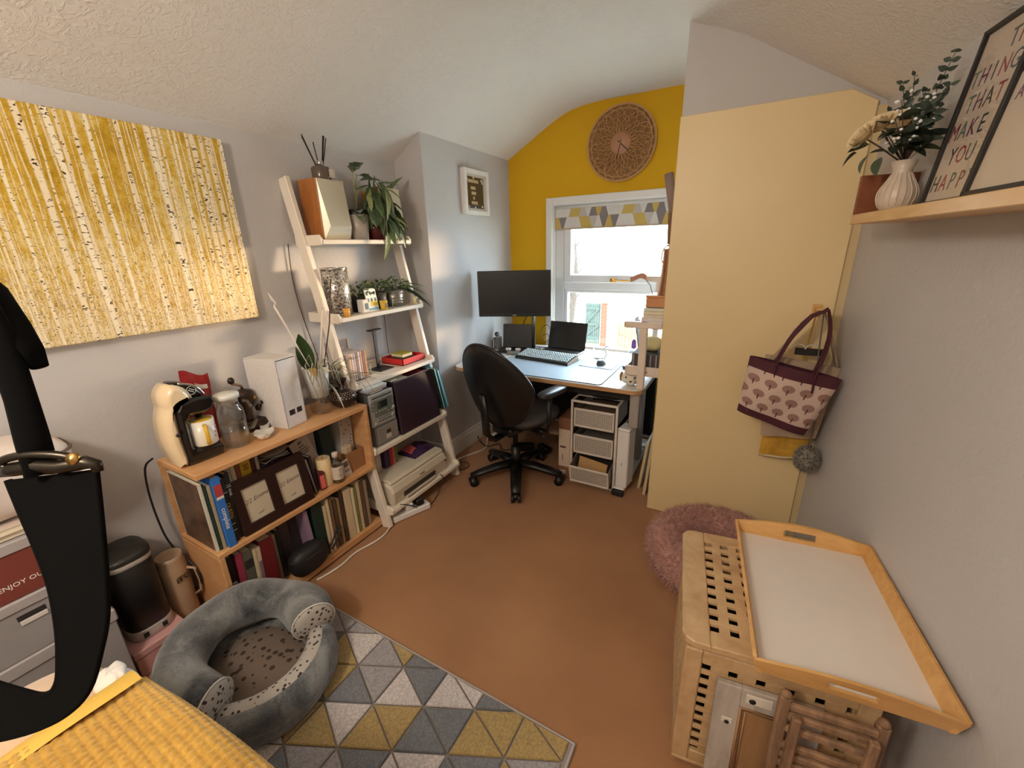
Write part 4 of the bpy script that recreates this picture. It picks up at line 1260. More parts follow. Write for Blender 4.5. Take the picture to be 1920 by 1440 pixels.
part('drip_grid', G().bx(-1.87, -1.765, .66, .74, ZT + .0505, ZT + .058, .002), mat('grid_black', S(30, 30, 30), .5), cm)
part('power_lead', G().tube([(-1.90, .56, ZT + .03), (-1.955, .545, ZT - .02), (-1.985, .54, ZT - .16), (-1.985, .545, ZT - .33), (-1.96, .56, ZT - .42), (-1.90, .575, ZT - .47), (-1.865, .577, ZT - .53), (-1.90, .577, ZT - .60), (-1.97, .55, ZT - .60)], .004, 6), mat('black_cable', S(24, 22, 22), .5), cm)

mg = thing('coffee_mug', 'white mug with a yellow handle and lining under the spout', 'mug', (-1.79, .70, ZT + .06))
z0 = ZT + .0585
cx, cyy = -1.792, .702
part('cup', G().lathe([(0, z0), (.041, z0), (.043, z0 + .004), (.0435, z0 + .1), (.040, z0 + .1), (.0395, z0 + .01)], (cx, cyy, 0), 32), mat('mug_white', S(232, 226, 212), .25), mg)
part('yellow_lining', G().lathe([(.0394, z0 + .0985), (.039, z0 + .012), (0, z0 + .010)], (cx, cyy, 0), 32), mat('mug_yellow', S(216, 172, 48), .3), mg)
part('handle', G().tube([(cx + .040, cyy - .008, z0 + .085), (cx + .062, cyy - .014, z0 + .083), (cx + .070, cyy - .016, z0 + .06), (cx + .068, cyy - .016, z0 + .035), (cx + .058, cyy - .013, z0 + .015), (cx + .04, cyy - .008, z0 + .012)], .007, 8), mat('mug_yellow', S(216, 172, 48), .3), mg)
g = G()
for i in range(4):
    a = .55 + .12 * i
    g.lathe([(0, 0), (.004, 0), (.004, .0007), (0, .0007)], (cx + .0436 * cos(a), cyy + .0436 * sin(a), z0 + .03 + .015 * i), 8, axis=(cos(a), sin(a), 0))
part('painted_flowers', g, mat('pink_dots', S(214, 120, 110), .4), mg, kind='stuff')

JG = glass('jug_glass', (.97, .98, .98, 1), .08)
jg = thing('glass_jug', 'clear glass water jug with a white lid beside the coffee machine', 'jug', (-1.80, .815, ZT))
part('vessel', G().lathe([(0, ZT + .004), (.046, ZT), (.05, ZT + .006), (.05, ZT + .145), (.047, ZT + .16), (.038, ZT + .178), (.037, ZT + .20), (.04, ZT + .205)], (-1.80, .815, 0), 32), JG, jg)
part('water', G().lathe([(0, ZT + .007), (.0465, ZT + .007), (.0465, ZT + .10), (0, ZT + .10)], (-1.80, .815, 0), 32), glass('water', (.93, .95, .95, 1), .05), jg)
part('lid', G().lathe([(.036, ZT + .19), (.036, ZT + .206), (.045, ZT + .206), (.046, ZT + .222), (.042, ZT + .226), (0, ZT + .226)], (-1.80, .815, 0), 32), mat('jug_lid_white', S(220, 220, 214), .35), jg)
part('handle', G().tube([(-1.775, .858, ZT + .185), (-1.765, .872, ZT + .18), (-1.757, .884, ZT + .14), (-1.758, .886, ZT + .09), (-1.768, .872, ZT + .06), (-1.776, .858, ZT + .06)], .006, 8), JG, jg)

spn = thing('spoon_rest', 'white ceramic spoon rest at the front of the bookcase top', 'spoon rest', (-1.78, .92, ZT))
def spoon(u, v):
    a = Vector((-1.722, .882)); b2 = Vector((-1.90, .995))
    d = (b2 - a).normalized(); nrm = Vector((-d.y, d.x))
    c = a + (b2 - a) * u
    w = .040 * sqrt(max(0, 1 - ((u - .30) / .31) ** 2)) if u < .5 else 0
    w = max(w, (.015 + .004 * sin((u - .5) * 6)) if u > .42 else 0, .002)
    if u > .96: w *= .6
    q = (v - .5) * 2
    rim = .020 if u < .55 else .020 - .006 * (u - .55)
    return Vector((c.x + nrm.x * w * q, c.y + nrm.y * w * q, ZT + .0055 + (rim - .004) * q * q * (1 if u < .5 else .5) + (.016 * max(0, u - .45) / .55) + (.012 * (1 - u / .06) if u < .06 else 0)))
gsp = G().grid(spoon, 22, 11)
gsp.grid(lambda u, v: spoon(u, v) - Vector((0, 0, .004)), 22, 11)
part('bowl', gsp, mat('spoon_ceramic', S(238, 234, 226), .2), spn)

rp = thing('red_foil_packet', 'crumpled red foil coffee packet behind the coffee machine', 'packet', (-1.95, .76, ZT))
def packet(u, v, off):
    y_ = .72 + .10 * u + .012 * v
    return Vector((-1.94 + off * (sin(pi * u) ** .5) * (sin(pi * min(1, v * 1.15 + .02)) ** .6 if v < .86 else .05) + .004 * sin(9 * u + 13 * v), y_, ZT + .001 + .315 * v + .012 * sin(u * 5 + 1) * v - .02 * u * v))
part('foil', G().grid(lambda u, v: packet(u, v, .03), 10, 14).grid(lambda u, v: packet(u, v, -.03), 10, 14), mat('red_foil', S(160, 44, 44), .35, .2, noise=(12, .25)), rp)
part('white_label', G().grid(lambda u, v: packet(.42 + .45 * u, .80 + .06 * v, .034) + Vector((.003, 0, 0)), 5, 3), mat('label_white', S(196, 188, 178), .6), rp)

GRN = mat('antique_dark_metal', S(58, 44, 34), .4, .5, noise=(20, .2))
gr = thing('coffee_grinder', 'antique dark metal hand grinder with a crank behind the jug', 'grinder', (-1.90, .93, ZT))
part('base', G().bx(-1.94, -1.86, .90, .99, ZT, ZT + .05, .006), GRN, gr)
part('body', G().lathe([(.03, ZT + .05), (.02, ZT + .07), (.024, ZT + .10), (.036, ZT + .13), (.04, ZT + .16), (.036, ZT + .185), (.01, ZT + .195)], (-1.90, .93, 0), 20), GRN, gr)
part('crank', G().tube([(-1.90, .93, ZT + .195), (-1.90, .93, ZT + .21), (-1.89, .91, ZT + .222), (-1.88, .885, ZT + .235)], .006, 8), mat('crank_steel', S(170, 150, 130), .3, .9), gr)
part('crank_knob', G().lathe([(.0, 0), (.011, .006), (.014, .018), (.008, .03), (0, .032)], (-1.88, .884, ZT + .232), 14), mat('knob_black_wood', S(34, 26, 22), .4), gr)
part('brass_screw', G().lathe([(.01, 0), (.012, .008), (.006, .016), (0, .017)], (-1.885, .955, ZT + .15), 12, axis=(.8, .6, 0)), BRASS, gr)
for i in range(7):
    a = i * .9
    part('fitting', G().lathe([(.006, 0), (.012 + .002 * (i % 3), .01), (.006, .02)], (-1.885 + .015 * cos(a), .975 + .02 * sin(a) + .004 * i, ZT + .03 + .016 * i), 10, axis=(.7, cos(a), sin(a))), GRN, gr)

WCARD = mat('white_speckled_card', S(214, 210, 208), .7, noise=(60, .04))
mf = thing('magazine_file', 'white cardboard magazine file on the bookcase top', 'magazine file', (-1.84, 1.05, ZT))
M = TR((-1.742, 1.006, ZT), radians(10))
hM = .325
g = G(M)
g.bx(-.004, 0, 0, .11, .001, hM - .01, .001)
part('front_face', g, WCARD, mf)
for y in (0, .106):
    poly = [(-.185, 0), (0, 0), (0, hM), (-.03, hM + .002), (-.185, hM - .01)]
    part('side_face', G().prism(poly, M @ Matrix(((1, 0, 0, 0), (0, 0, 1, y), (0, 1, 0, .001), (0, 0, 0, 1))), .004), WCARD, mf)
part('rear_face', G(M).bx(-.186, -.182, .004, .106, .001, hM - .012), WCARD, mf)
part('base', G(M).bx(-.182, -.004, .004, .106, .001, .005), WCARD, mf)
part('finger_hole', G(M).bx(-.0005, .0012, .022, .092, .058, .083, .0003), mat('hole_dark', S(40, 22, 20), .8), mf)
part('tape_tab', G(M).bx(.0011, .002, .052, .062, .06, .084), WCARD, mf)
part('top_edge', G(M).bx(-.185, -.0, .001, .109, hM - .006, hM - .002), WCARD, mf)

VASG = glass('tall_vase_glass', (.97, .98, .98, 1), .06)
ov = thing('orchid_pot', 'fading orchid with a single dark leaf in a tall glass and white pot', 'orchid', (-1.80, 1.225, ZT))
vx, vy = -1.795, 1.225
part('glass_vase', G().lathe([(0, ZT + .006), (.046, ZT), (.05, ZT + .006), (.064, ZT + .235)], (vx, vy, 0), 36, cap=False), VASG, ov)
part('white_pot', G().lathe([(0, ZT + .085), (.044, ZT + .085), (.0605, ZT + .234), (.057, ZT + .234), (.05, ZT + .21), (0, ZT + .21)], (vx, vy, 0), 32), mat('pot_white', S(222, 222, 218), .3), ov)
g = G()
for i in range(26):
    a = random.uniform(0, 6.28); r_ = random.uniform(0, .045)
    g.box((vx + r_ * cos(a), vy + r_ * sin(a), ZT + .216), (.018, .012, .012), .003, Matrix.Rotation(a, 3, 'Z') @ Matrix.Rotation(a * 2, 3, 'X'))
part('bark_chips', g, mat('orchid_bark', S(88, 60, 48), .9), ov, kind='stuff')
big_leaf = leaf_mesh('broad_leaf', leafmat('orchid_leaf', S(34, 58, 26), S(52, 78, 36), .3), .38, .05, 0, 11)
inst(big_leaf, 'broad_leaf', ov, leaf_M((vx, vy - .02, ZT + .21), (.0, -.18, 1), .20, 1.2))
inst(leaf_mesh('withered_leaf', leafmat('yellow_leaf', S(190, 136, 40), S(222, 190, 110)), .5, .6), 'withered_leaf', ov, leaf_M((vx + .02, vy - .03, ZT + .235), (.5, -.3, .15), .075))
inst(leaf_mesh('withered_leaf', leafmat('cream_leaf', S(226, 206, 150), S(238, 226, 190)), .5, .4), 'withered_leaf', ov, leaf_M((vx + .03, vy - .02, ZT + .232), (.5, .35, .05), .07))
ST = mat('pale_flower_spike', S(226, 214, 204), .6)
part('dry_spike', G().tube([(vx, vy - .02, ZT + .21), (vx + .01, vy - .07, ZT + .33), (vx + .02, vy - .12, ZT + .46), (vx + .025, vy - .155, ZT + .545)], [.004, .004, .0045, .004], 6), ST, ov)
part('spike_tip', G().tube([(vx + .025, vy - .155, ZT + .545), (vx + .027, vy - .148, ZT + .56), (vx + .028, vy - .16, ZT + .575), (vx + .028, vy - .172, ZT + .605)], [.004, .003, .006, .001], 6), ST, ov)
part('spike_stake', G().tube([(vx, vy - .02, ZT + .21), (vx + .012, vy - .062, ZT + .30), (vx + .02, vy - .088, ZT + .345)], .003, 6), mat('dark_stem', S(58, 62, 46), .7), ov)
part('dry_spike', G().tube([(vx + .01, vy + .02, ZT + .21), (vx + .02, vy + .045, ZT + .36), (vx + .03, vy + .07, ZT + .50)], [.005, .004, .0035], 6), ST, ov)
part('spike_tip', G().tube([(vx + .03, vy + .07, ZT + .50), (vx + .033, vy + .078, ZT + .513), (vx + .034, vy + .073, ZT + .535)], [.003, .006, .001], 6), ST, ov)
part('bamboo_cane', G().tube([(vx + .02, vy + .03, ZT + .21), (vx + .04, vy + .09, ZT + .43), (vx + .05, vy + .13, ZT + .64)], .003, 6), mat('dark_cane', S(62, 34, 26), .6), ov)
RT = mat('grey_air_root', S(150, 150, 134), .7)
rr_ = random.Random(11)
for i in range(9):
    a = rr_.uniform(-1.2, 1.6)
    o = Vector((vx, vy, ZT + .21))
    p1 = o + Vector((.06 * cos(a) + .02, .06 * sin(a), rr_.uniform(.04, .10)))
    p2 = o + Vector((.085 * cos(a) + .02, .10 * sin(a), rr_.uniform(-.02, .06)))
    p3 = p2 + Vector((.01, rr_.uniform(-.02, .03), -rr_.uniform(.03, .14)))
    part('air_root', G().tube([o, p1, p2, p3], [.0035, .003, .0028, .002], 5), RT, ov)

oj = thing('perforated_vase', 'dark brown squat vase with dotted shoulder and narrow neck', 'vase', (-1.77, 1.335, ZT))
part('vase', G().lathe([(0, ZT), (.03, ZT), (.055, ZT + .018), (.067, ZT + .045), (.060, ZT + .07), (.03, ZT + .088), (.017, ZT + .10), (.017, ZT + .122), (.026, ZT + .142), (.031, ZT + .146), (.024, ZT + .142), (.013, ZT + .12)], (-1.755, 1.327, 0), 36), mat('chocolate_glaze', S(42, 26, 24), .25), oj)
g = G()
for k, (r_, h_) in enumerate(((.0655, .056), (.061, .067), (.0525, .0748), (.043, .081))):
    for i in range(26):
        a = 2 * pi * (i + .5 * (k % 2)) / 26
        g.lathe([(0, 0), (.0026, 0), (.0026, .0012), (0, .0014)], (-1.755 + r_ * cos(a), 1.327 + r_ * sin(a), ZT + h_), 6, axis=(cos(a), sin(a), .9))
part('pierced_dots', g, mat('pale_dots', S(186, 160, 140), .5), oj, kind='stuff')
ap = thing('spider_plant', 'wispy grey-green spider plant trailing behind the brown vase', 'plant', (-1.88, 1.345, ZT))
part('pot', G().lathe([(0, ZT), (.034, ZT), (.043, ZT + .10), (.039, ZT + .10), (.036, ZT + .085), (0, ZT + .085)], (-1.905, 1.335, 0), 22), mat('olive_pot', S(96, 86, 66), .5), ap)
sl = [leaf_mesh('strap_leaf', leafmat('grey_green_strap', S(104, 104, 76), S(150, 148, 118)), .055, .55, 0, 9), leaf_mesh('strap_leaf', leafmat('pale_strap', S(186, 184, 160), S(214, 212, 196)), .05, .7, 0, 9)]
for i in range(26):
    a = rr_.uniform(-.5, 2.0)
    inst(sl[i % 2], 'strap_leaf', ap, leaf_M((-1.90, 1.335, ZT + .095), (cos(a) * rr_.uniform(.4, 1.2), sin(a) * .8, rr_.uniform(.2, 1.6)), rr_.uniform(.16, .30), rr_.uniform(-.4, .4)))
part('runner', G().tube([(-1.89, 1.34, ZT + .10), (-1.80, 1.38, ZT + .20), (-1.70, 1.43, ZT + .14), (-1.652, 1.45, ZT + .04), (-1.64, 1.455, ZT - .04)], [.002, .002, .0015, .001, .001], 5), RT, ap)
part('runner', G().tube([(-1.89, 1.34, ZT + .10), (-1.79, 1.36, ZT + .21), (-1.68, 1.405, ZT + .10), (-1.645, 1.42, ZT - .02), (-1.645, 1.41, ZT - .12)], [.002, .002, .0015, .001, .001], 5), RT, ap)

# ================================================================== wall picture on the chimney breast
wf = thing('tile_picture_frame', 'white box frame with lettered tiles on black, on the chimney breast', 'picture', (-1.80, 2.71, 1.74))
WFR = mat('white_frame_lacquer', S(226, 224, 220), .4)
ya, yb, za, zb = 2.555, 2.862, 1.735, 2.03
g = G()
g.bx(-1.8145, -1.775, ya, ya + .03, za, zb, .003).bx(-1.8145, -1.775, yb - .03, yb, za, zb, .003).bx(-1.8145, -1.775, ya + .03, yb - .03, za, za + .03, .003).bx(-1.8145, -1.775, ya + .03, yb - .03, zb - .03, zb, .003)
part('surround', g, WFR, wf)
g = G()
g.bx(-1.80, -1.795, ya + .03, ya + .045, za + .03, zb - .03).bx(-1.80, -1.795, yb - .045, yb - .03, za + .03, zb - .03).bx(-1.80, -1.795, ya + .045, yb - .045, za + .03, za + .045).bx(-1.80, -1.795, ya + .045, yb - .045, zb - .045, zb - .03)
part('mount', g, mat('mount_white', S(222, 216, 206), .7), wf)
part('black_backing', G().bx(-1.812, -1.803, ya + .03, yb - .03, za + .03, zb - .03), mat('black_backing_card', S(40, 32, 28), .7), wf)
part('glazing', G().bx(-1.788, -1.7865, ya + .03, yb - .03, za + .03, zb - .03), glass('frame_glass', (1, 1, 1, 1), .03, .16), wf)
TILE = mat('wooden_letter_tile', S(206, 186, 150), .5)
_tm = G().box((0, 0, 0), (.004, .0185, .02), .0012).mesh('letter_tile', TILE)
for r, (n_, dz, y_) in enumerate(((7, .222, 2.69), (3, .178, 2.69), (3, .145, 2.695), (1, .113, 2.695), (4, .082, 2.70))):
    for i in range(n_):
        inst(_tm, 'letter_tile', wf, Matrix.Translation((-1.8005, y_ + (i - (n_ - 1) / 2) * .0192, za + dz)))
g = G()
for (y_, z_) in ((2.62, .235), (2.80, .235), (2.81, .22), (2.63, .055), (2.80, .06), (2.70, .245), (2.71, .05)):
    g.lathe([(.009, 0), (.009, .003), (0, .004)], (-1.803, y_, za + z_), 10, axis=(1, 0, 0))
part('paper_flowers', g, mat('paper_flower_white', S(226, 222, 214), .7), wf)
part('hanging_wire', G().cyl((-1.814, 2.66, 2.03), (-1.814, 2.66, 2.12), .0008, n=5), mat('thin_wire', S(150, 150, 150), .4, .8), wf)

# ================================================================== clock
CLW = mat('laser_cut_wood', S(184, 138, 88), .6, noise=(18, .12))
ck = thing('wall_clock', 'round laser-cut wooden mandala clock on the mustard wall', 'clock', (-.91, 3.22, 2.175))
CX, CY, CZ, CR = -.908, 3.218, 2.172, .242
def ring(g, r0, r1, y0=.0, th=.006, n=64):
    P_, F_ = [], []
    for i in range(n):
        a = 2 * pi * i / n
        for (r_, t_) in ((r0, 0), (r1, 0), (r1, th), (r0, th)):
            P_.append((CX + r_ * cos(a), CY - y0 - t_, CZ + r_ * sin(a)))
    for i in range(n):
        i2 = (i + 1) % n
        for k in range(4):
            k2 = (k + 1) % 4
            F_.append((i * 4 + k, i * 4 + k2, i2 * 4 + k2, i2 * 4 + k))
    g.add(P_, F_)
g = G(); ring(g, CR - .012, CR); ring(g, CR - .035, CR - .028); part('outer_ring', g, CLW, ck)
g = G(); ring(g, .0, CR - .002, -.006, .002, 48); part('backing_disc', g, mat('backing_brown', S(150, 108, 58), .7), ck)
_bridge = G()
for i in range(24):
    a = 2 * pi * i / 24
    _bridge.bar((CX + (CR - .04) * cos(a), CY - .003, CZ + (CR - .04) * sin(a)), (CX + (CR - .006) * cos(a + .10), CY - .003, CZ + (CR - .006) * sin(a + .10)), .006, .005, 0, (0, 1, 0))
part('rim_bridges', _bridge, CLW, ck)
def petal_mesh(R0, R1, hw, tw):
    g_ = G()
    pts = []
    for k in range(13):
        t = k / 12
        pts.append((R0 + (R1 - R0) * t, hw * sin(pi * t) ** .8))
    for sgn in (1, -1):
        g_.tube([(p[0], -.004, sgn * p[1]) for p in pts], tw, 4)
    return g_.mesh('petal', CLW)
for (R0, R1, hw, n_, off, tw, dy) in ((.07, .205, .030, 12, 0, .0035, .002), (.07, .165, .024, 12, .5, .003, .004), (.06, .12, .018, 12, 0, .0028, .006), (.13, .214, .034, 12, .5, .003, .001), (.16, .225, .026, 24, .25, .0022, .0)):
    pm = petal_mesh(R0, R1, hw, tw)
    for i in range(n_):
        a = 2 * pi * (i + off) / n_
        inst(pm, 'petal', ck, Matrix.Translation((CX, CY - dy, CZ)) @ Matrix.Rotation(-a, 4, 'Y'))
part('dial', G().lathe([(0, 0), (.068, 0), (.068, .004), (0, .004)], (CX, CY - .008, CZ), 32, axis=(0, -1, 0)), mat('dial_pink_wood', S(188, 136, 104), .6), ck)
HND = mat('clock_hand_black', S(30, 22, 18), .4)
def hand(a, L, w):
    d = Vector((sin(a), 0, cos(a)))
    c = Vector((CX, CY - .016, CZ))
    part('hand', G().bar(c - d * .025, c + d * L, w, .002, 0, (0, 1, 0)), HND, ck)
hand(radians(132), .075, .006)
hand(radians(192), .10, .0045)
part('hand_boss', G().lathe([(.006, 0), (.004, .004), (0, .005)], (CX, CY - .016, CZ), 10, axis=(0, -1, 0)), BRASS, ck)

# ================================================================== roller blind
bl = thing('roller_blind', 'short roller blind printed with mustard and grey triangles', 'blind', (-.91, 3.26, 1.62))
cols = [mat('blind_white', S(214, 210, 204), .8), mat('blind_mustard', S(196, 168, 92), .8), mat('blind_grey', S(130, 122, 122), .8), mat('blind_pale', S(190, 184, 178), .8)]
bz1, bz0, bx0, bx1 = 1.805, 1.635, -1.415, -.425
g = G()
rb_ = random.Random(4)
nC = 24
wC = (bx1 - bx0) / nC
xs = lambda k: bx0 + k * wC
for row in range(2):
    zt, zb_ = (bz1, (bz0 + bz1) / 2) if row == 0 else ((bz0 + bz1) / 2, bz0)
    for k in range(nC):
        s_ = .32 * wC * (1 if k % 2 else -1) * (1 if row == 0 else -1)
        s2 = .32 * wC * (-1 if k % 2 else 1) * (1 if row == 0 else -1)
        xa, xb = xs(k), xs(k + 1)
        a_ = (xa + (s_ if k else 0), zt); b_ = (xb + (s2 if k < nC - 1 else 0), zt)
        c_ = (xb - (s2 if k < nC - 1 else 0), zb_); d_ = (xa - (s_ if k else 0), zb_)
        g.add([(p[0], 3.262, p[1]) for p in (a_, b_, c_, d_)], [(0, 1, 2, 3)], (0, 2, 1, 0, 1, 3, 0, 2, 0, 1)[(k * 3 + row * 4) % 10])
part('fabric', g, cols, bl)
part('fabric_back', G().bx(bx0, bx1, 3.2625, 3.264, bz0, bz1), cols[0], bl)
part('hem_bar', G().bx(bx0, bx1, 3.258, 3.266, bz0 - .006, bz0 + .004, .002), mat('hem_tan', S(176, 150, 120), .6), bl)
part('roller_tube', G().cyl((bx0, 3.262, 1.795), (bx1, 3.262, 1.795), .014), cols[0], bl)

# ================================================================== desk
DTOP = mat('white_desk_laminate', S(224, 222, 218), .3, noise=(4, .02))
DEDGE = wood('desk_ply_edge', S(176, 132, 88), S(200, 158, 112))
DLEG = mat('silver_grey_steel', S(178, 174, 168), .4, .4)
dk = thing('standing_desk', 'white sit-stand desk with rounded front corner under the window', 'desk', (-1.13, 2.72, 0))
DZ = .71
def rounded(x0, x1, y0, y1, r, n=6):
    o = []
    for (cx_, cy_, a0) in ((x1 - r, y0 + r, -90), (x1 - r, y1 - r, 0), (x0 + r, y1 - r, 90), (x0 + r, y0 + r, 180)):
        for k in range(n + 1):
            a = radians(a0 + 90 * k / n)
            o.append((cx_ + r * cos(a), cy_ + r * sin(a)))
    return o
part('desk_top', G().prism(rounded(-1.79, -.455, 2.285, 3.15, .07), Matrix.Translation((0, 0, DZ - .006)), .006, bev=.001), DTOP, dk)
part('edge_core', G().prism(rounded(-1.79, -.455, 2.285, 3.15, .07), Matrix.Translation((0, 0, DZ - .028)), .022), DEDGE, dk)
for x in (-1.68, -.56):
    part('leg', G().bx(x - .03, x + .03, 2.72, 2.80, .03, .66, .004), DLEG, dk)
    yf = 2.30 if x > -1 else 2.62
    part('foot', G().bx(x - .035, x + .035, yf, 3.10, .012, .045, .006), WHITE_GLOSS, dk)
    part('foot_cap', G().bx(x - .037, x + .037, yf - .025, yf + .01, .001, .04, .006), mat('black_rubber', S(24, 22, 22), .7), dk)
part('crossbar', G().bx(-1.65, -.59, 2.74, 2.78, .60, .66, .004), mat('dark_steel', S(60, 56, 54), .5, .3), dk)
part('cable_tray', G().bx(-1.30, -.52, 2.40, 2.62, .60, .668, .006), mat('black_steel', S(30, 26, 24), .6), dk)
part('added_dark_panel', G().bx(-1.74, -.50, 2.985, 3.0, .13, .68, .003), mat('black_steel', S(30, 26, 24), .6), dk)  # black sheet added at the rear to stand for the dark under the desk
part('end_bracket', G().bx(-.53, -.475, 2.33, 2.37, .46, .68, .004), DLEG, dk)

zd = DZ + .0005
mt = thing('desk_mat', 'pale blue-grey desk mat with a dark edge across the desk front', 'desk mat', (-1.1, 2.55, zd))
part('mat_sheet', G().prism(rounded(-1.52, -.70, 2.30, 2.80, .03), Matrix.Translation((0, 0, zd)), .003), mat('mat_blue_grey', S(176, 192, 206), .4, noise=(8, .02)), mt)
part('stitched_edge', G().tube([(p[0], p[1], zd + .002) for p in rounded(-1.52, -.70, 2.30, 2.80, .03)], .0025, 5, closed=True), mat('mat_edge', S(70, 72, 76), .6), mt)
zk = zd + .0035
kb = thing('keyboard', 'black full-size keyboard with pale keycaps on the desk mat', 'keyboard', (-1.24, 2.72, zk))
MK = TR((-1.245, 2.715, zk), radians(-7))
def kz(y): return .020 + .055 * (y + .075) / .15 * .35
part('case', G(MK).add([(-.225, -.085, 0), (.225, -.085, 0), (.225, .08, 0), (-.225, .08, 0), (-.222, -.082, .016), (.222, -.082, .016), (.222, .078, .038), (-.222, .078, .038)], [(0, 3, 2, 1), (0, 1, 5, 4), (1, 2, 6, 5), (2, 3, 7, 6), (3, 0, 4, 7), (4, 5, 6, 7)]), mat('keyboard_black', S(22, 22, 24), .5), kb)
g = G(MK)
for r in range(6):
    yk = -.062 + r * .0245
    for c in range(21):
        if r == 0 and 3 < c < 9:
            if c == 4:
                g.box((-.205 + 6 * .0202, yk, .024 + .003 * r), (.11, .018, .008), .002)
            continue
        g.box((-.203 + c * .0203, yk, .025 + .0036 * r), (.0135, .0155, .011), .002)
part('keycaps', g, mat('keycap_grey', S(186, 200, 204), .35), kb, kind='stuff')

BLKP = mat('black_plastic', S(26, 25, 27), .35)
SCRN = mat('dark_display', S(20, 20, 22), .28)
lp = thing('laptop', 'open black laptop in front of the window, right of the tablet', 'laptop', (-1.23, 2.95, zd))
ML = TR((-1.225, 2.985, zd), radians(-4))
part('base', G(ML).box((0, -.052, .009), (.325, .21, .016), .003), BLKP, lp)
part('keys', G(ML).box((0, -.05, .0175), (.28, .10, .002), .0005), mat('laptop_keys', S(40, 40, 42), .5), lp, kind='stuff')
Ml2 = ML @ Matrix.Translation((0, .052, .016)) @ Matrix.Rotation(radians(-14), 4, 'X')
part('lid', G(Ml2).box((0, .004, .105), (.325, .008, .215), .003), BLKP, lp)
part('display', G(Ml2).box((0, -.0008, .108), (.30, .002, .185), .0005), SCRN, lp)
tb = thing('tablet_screen', 'second black laptop screen behind, below the big monitor', 'laptop', (-1.58, 2.95, zd))
ML = TR((-1.60, 2.93, zd), radians(13))
part('base', G(ML).box((0, -.07, .008), (.27, .17, .014), .003), BLKP, tb)
Ml2 = ML @ Matrix.Translation((0, .022, .014)) @ Matrix.Rotation(radians(-10), 4, 'X')
part('lid', G(Ml2).box((0, .004, .092), (.272, .008, .19), .004), BLKP, tb)
part('display', G(Ml2).box((0, -.0008, .094), (.252, .002, .165), .0005), SCRN, tb)
mo = thing('monitor', 'wide black monitor on a slim pole at the left of the desk', 'monitor', (-1.46, 2.93, zd))
part('pole', G().cyl((-1.455, 2.93, zd + .012), (-1.455, 2.93, 1.30), .014), mat('brushed_pole', S(120, 116, 112), .3, .9), mo)
part('pole_clamp', G().bx(-1.50, -1.41, 2.89, 2.98, zd, zd + .012, .003), BLKP, mo)
mR = Vector((.50, .21, 0)).normalized()
mN = Vector((.21, -.50, 0)).normalized()
MM = Matrix(((mR.x, -mN.x, 0, -1.52), (mR.y, -mN.y, 0, 2.745), (0, 0, 1, 1.178), (0, 0, 0, 1)))
part('bezel', G(MM).box((0, .012, 0), (.545, .024, .335), .004), BLKP, mo)
part('display', G(MM).box((0, -.0008, .006), (.522, .002, .30), .0005), SCRN, mo)
part('badge', G(MM).box((0, -.001, -.158), (.028, .001, .006)), mat('badge_silver', S(190, 190, 190), .3, .8), mo)
part('rear_bulge', G(MM).box((0, .04, -.02), (.30, .035, .2), .012), BLKP, mo)
part('arm', G().bar(MM @ Vector((0, .055, 0)), (-1.455, 2.93, 1.178), .05, .04, .005, (0, 0, 1)), BLKP, mo)
CAB = mat('black_cable', S(24, 22, 22), .5)
solo('monitor_cable', G().tube([(-1.50, 2.90, 1.02), (-1.55, 3.0, .96), (-1.62, 3.08, .90), (-1.60, 3.10, .80), (-1.52, 3.08, zd + .006), (-1.46, 3.05, zd + .005), (-1.40, 3.06, zd + .006)], .004, 6), CAB, 'black cable looping down behind the monitor pole', 'cable', (-1.55, 3.05, zd))
solo('coiled_cable', G().tube([(-1.43 + .035 * cos(a), 3.10 + .01 * sin(2 * a), .86 + .05 * sin(a) - .012 * a) for a in [k * .5 for k in range(18)]], .0028, 5), CAB, 'thin black cable coiled on the mustard wall beside the laptop', 'cable', (-1.43, 3.1, .75))
wr = thing('docking_hub', 'small grey hub with white plugs in front of the tablet screen', 'hub', (-1.53, 2.75, zd))
part('body', G(TR((-1.565, 2.835, zd), radians(12))).box((0, -.075, .012), (.10, .045, .022), .005), mat('hub_grey', S(120, 124, 124), .5), wr)
for dx in (-.05, .03):
    part('plug', G(TR((-1.565, 2.835, zd), radians(12))).box((dx, -.045, .034), (.04, .022, .018), .004), WHITE_GLOSS, wr)
part('lead', G().tube([(-1.62, 2.75, zd + .012), (-1.68, 2.70, zd + .006), (-1.74, 2.74, zd + .006), (-1.77, 2.82, zd + .006)], .004, 6), CAB, wr)
rt = thing('webcam_stack', 'tangle of dark adapters and round camera by the left wall', 'adapter', (-1.75, 2.86, zd))
part('base_box', G().bx(-1.785, -1.74, 2.85, 2.92, zd, zd + .10, .006), mat('adapter_grey', S(110, 106, 104), .5), rt)
part('camera_ball', G().lathe([(0, -.02), (.014, -.014), (.02, 0), (.014, .014), (0, .02)], (-1.76, 2.87, zd + .125), 14), BLKP, rt)
part('lens', G().lathe([(.01, 0), (.01, .004), (0, .005)], (-1.745, 2.855, zd + .125), 12, axis=(.6, -.8, 0)), mat('lens_grey', S(140, 140, 146), .2), rt)
part('cable_loop', G().tube([(-1.765 + .0, 2.83 + .03 * cos(a), zd + .055 + .045 * sin(a)) for a in [2 * pi * k / 16 for k in range(16)]], .003, 5, closed=True), CAB, rt)
mp_ = thing('mouse_mat', 'thin printed mouse mat at the right of the desk mat', 'mouse mat', (-.85, 2.70, zk))
part('sheet', G(TR((-.845, 2.735, zk), radians(-3))).box((0, 0, .0012), (.235, .19, .002), .0005), leafmat('mouse_mat_print', S(150, 146, 156), S(186, 196, 206)), mp_)
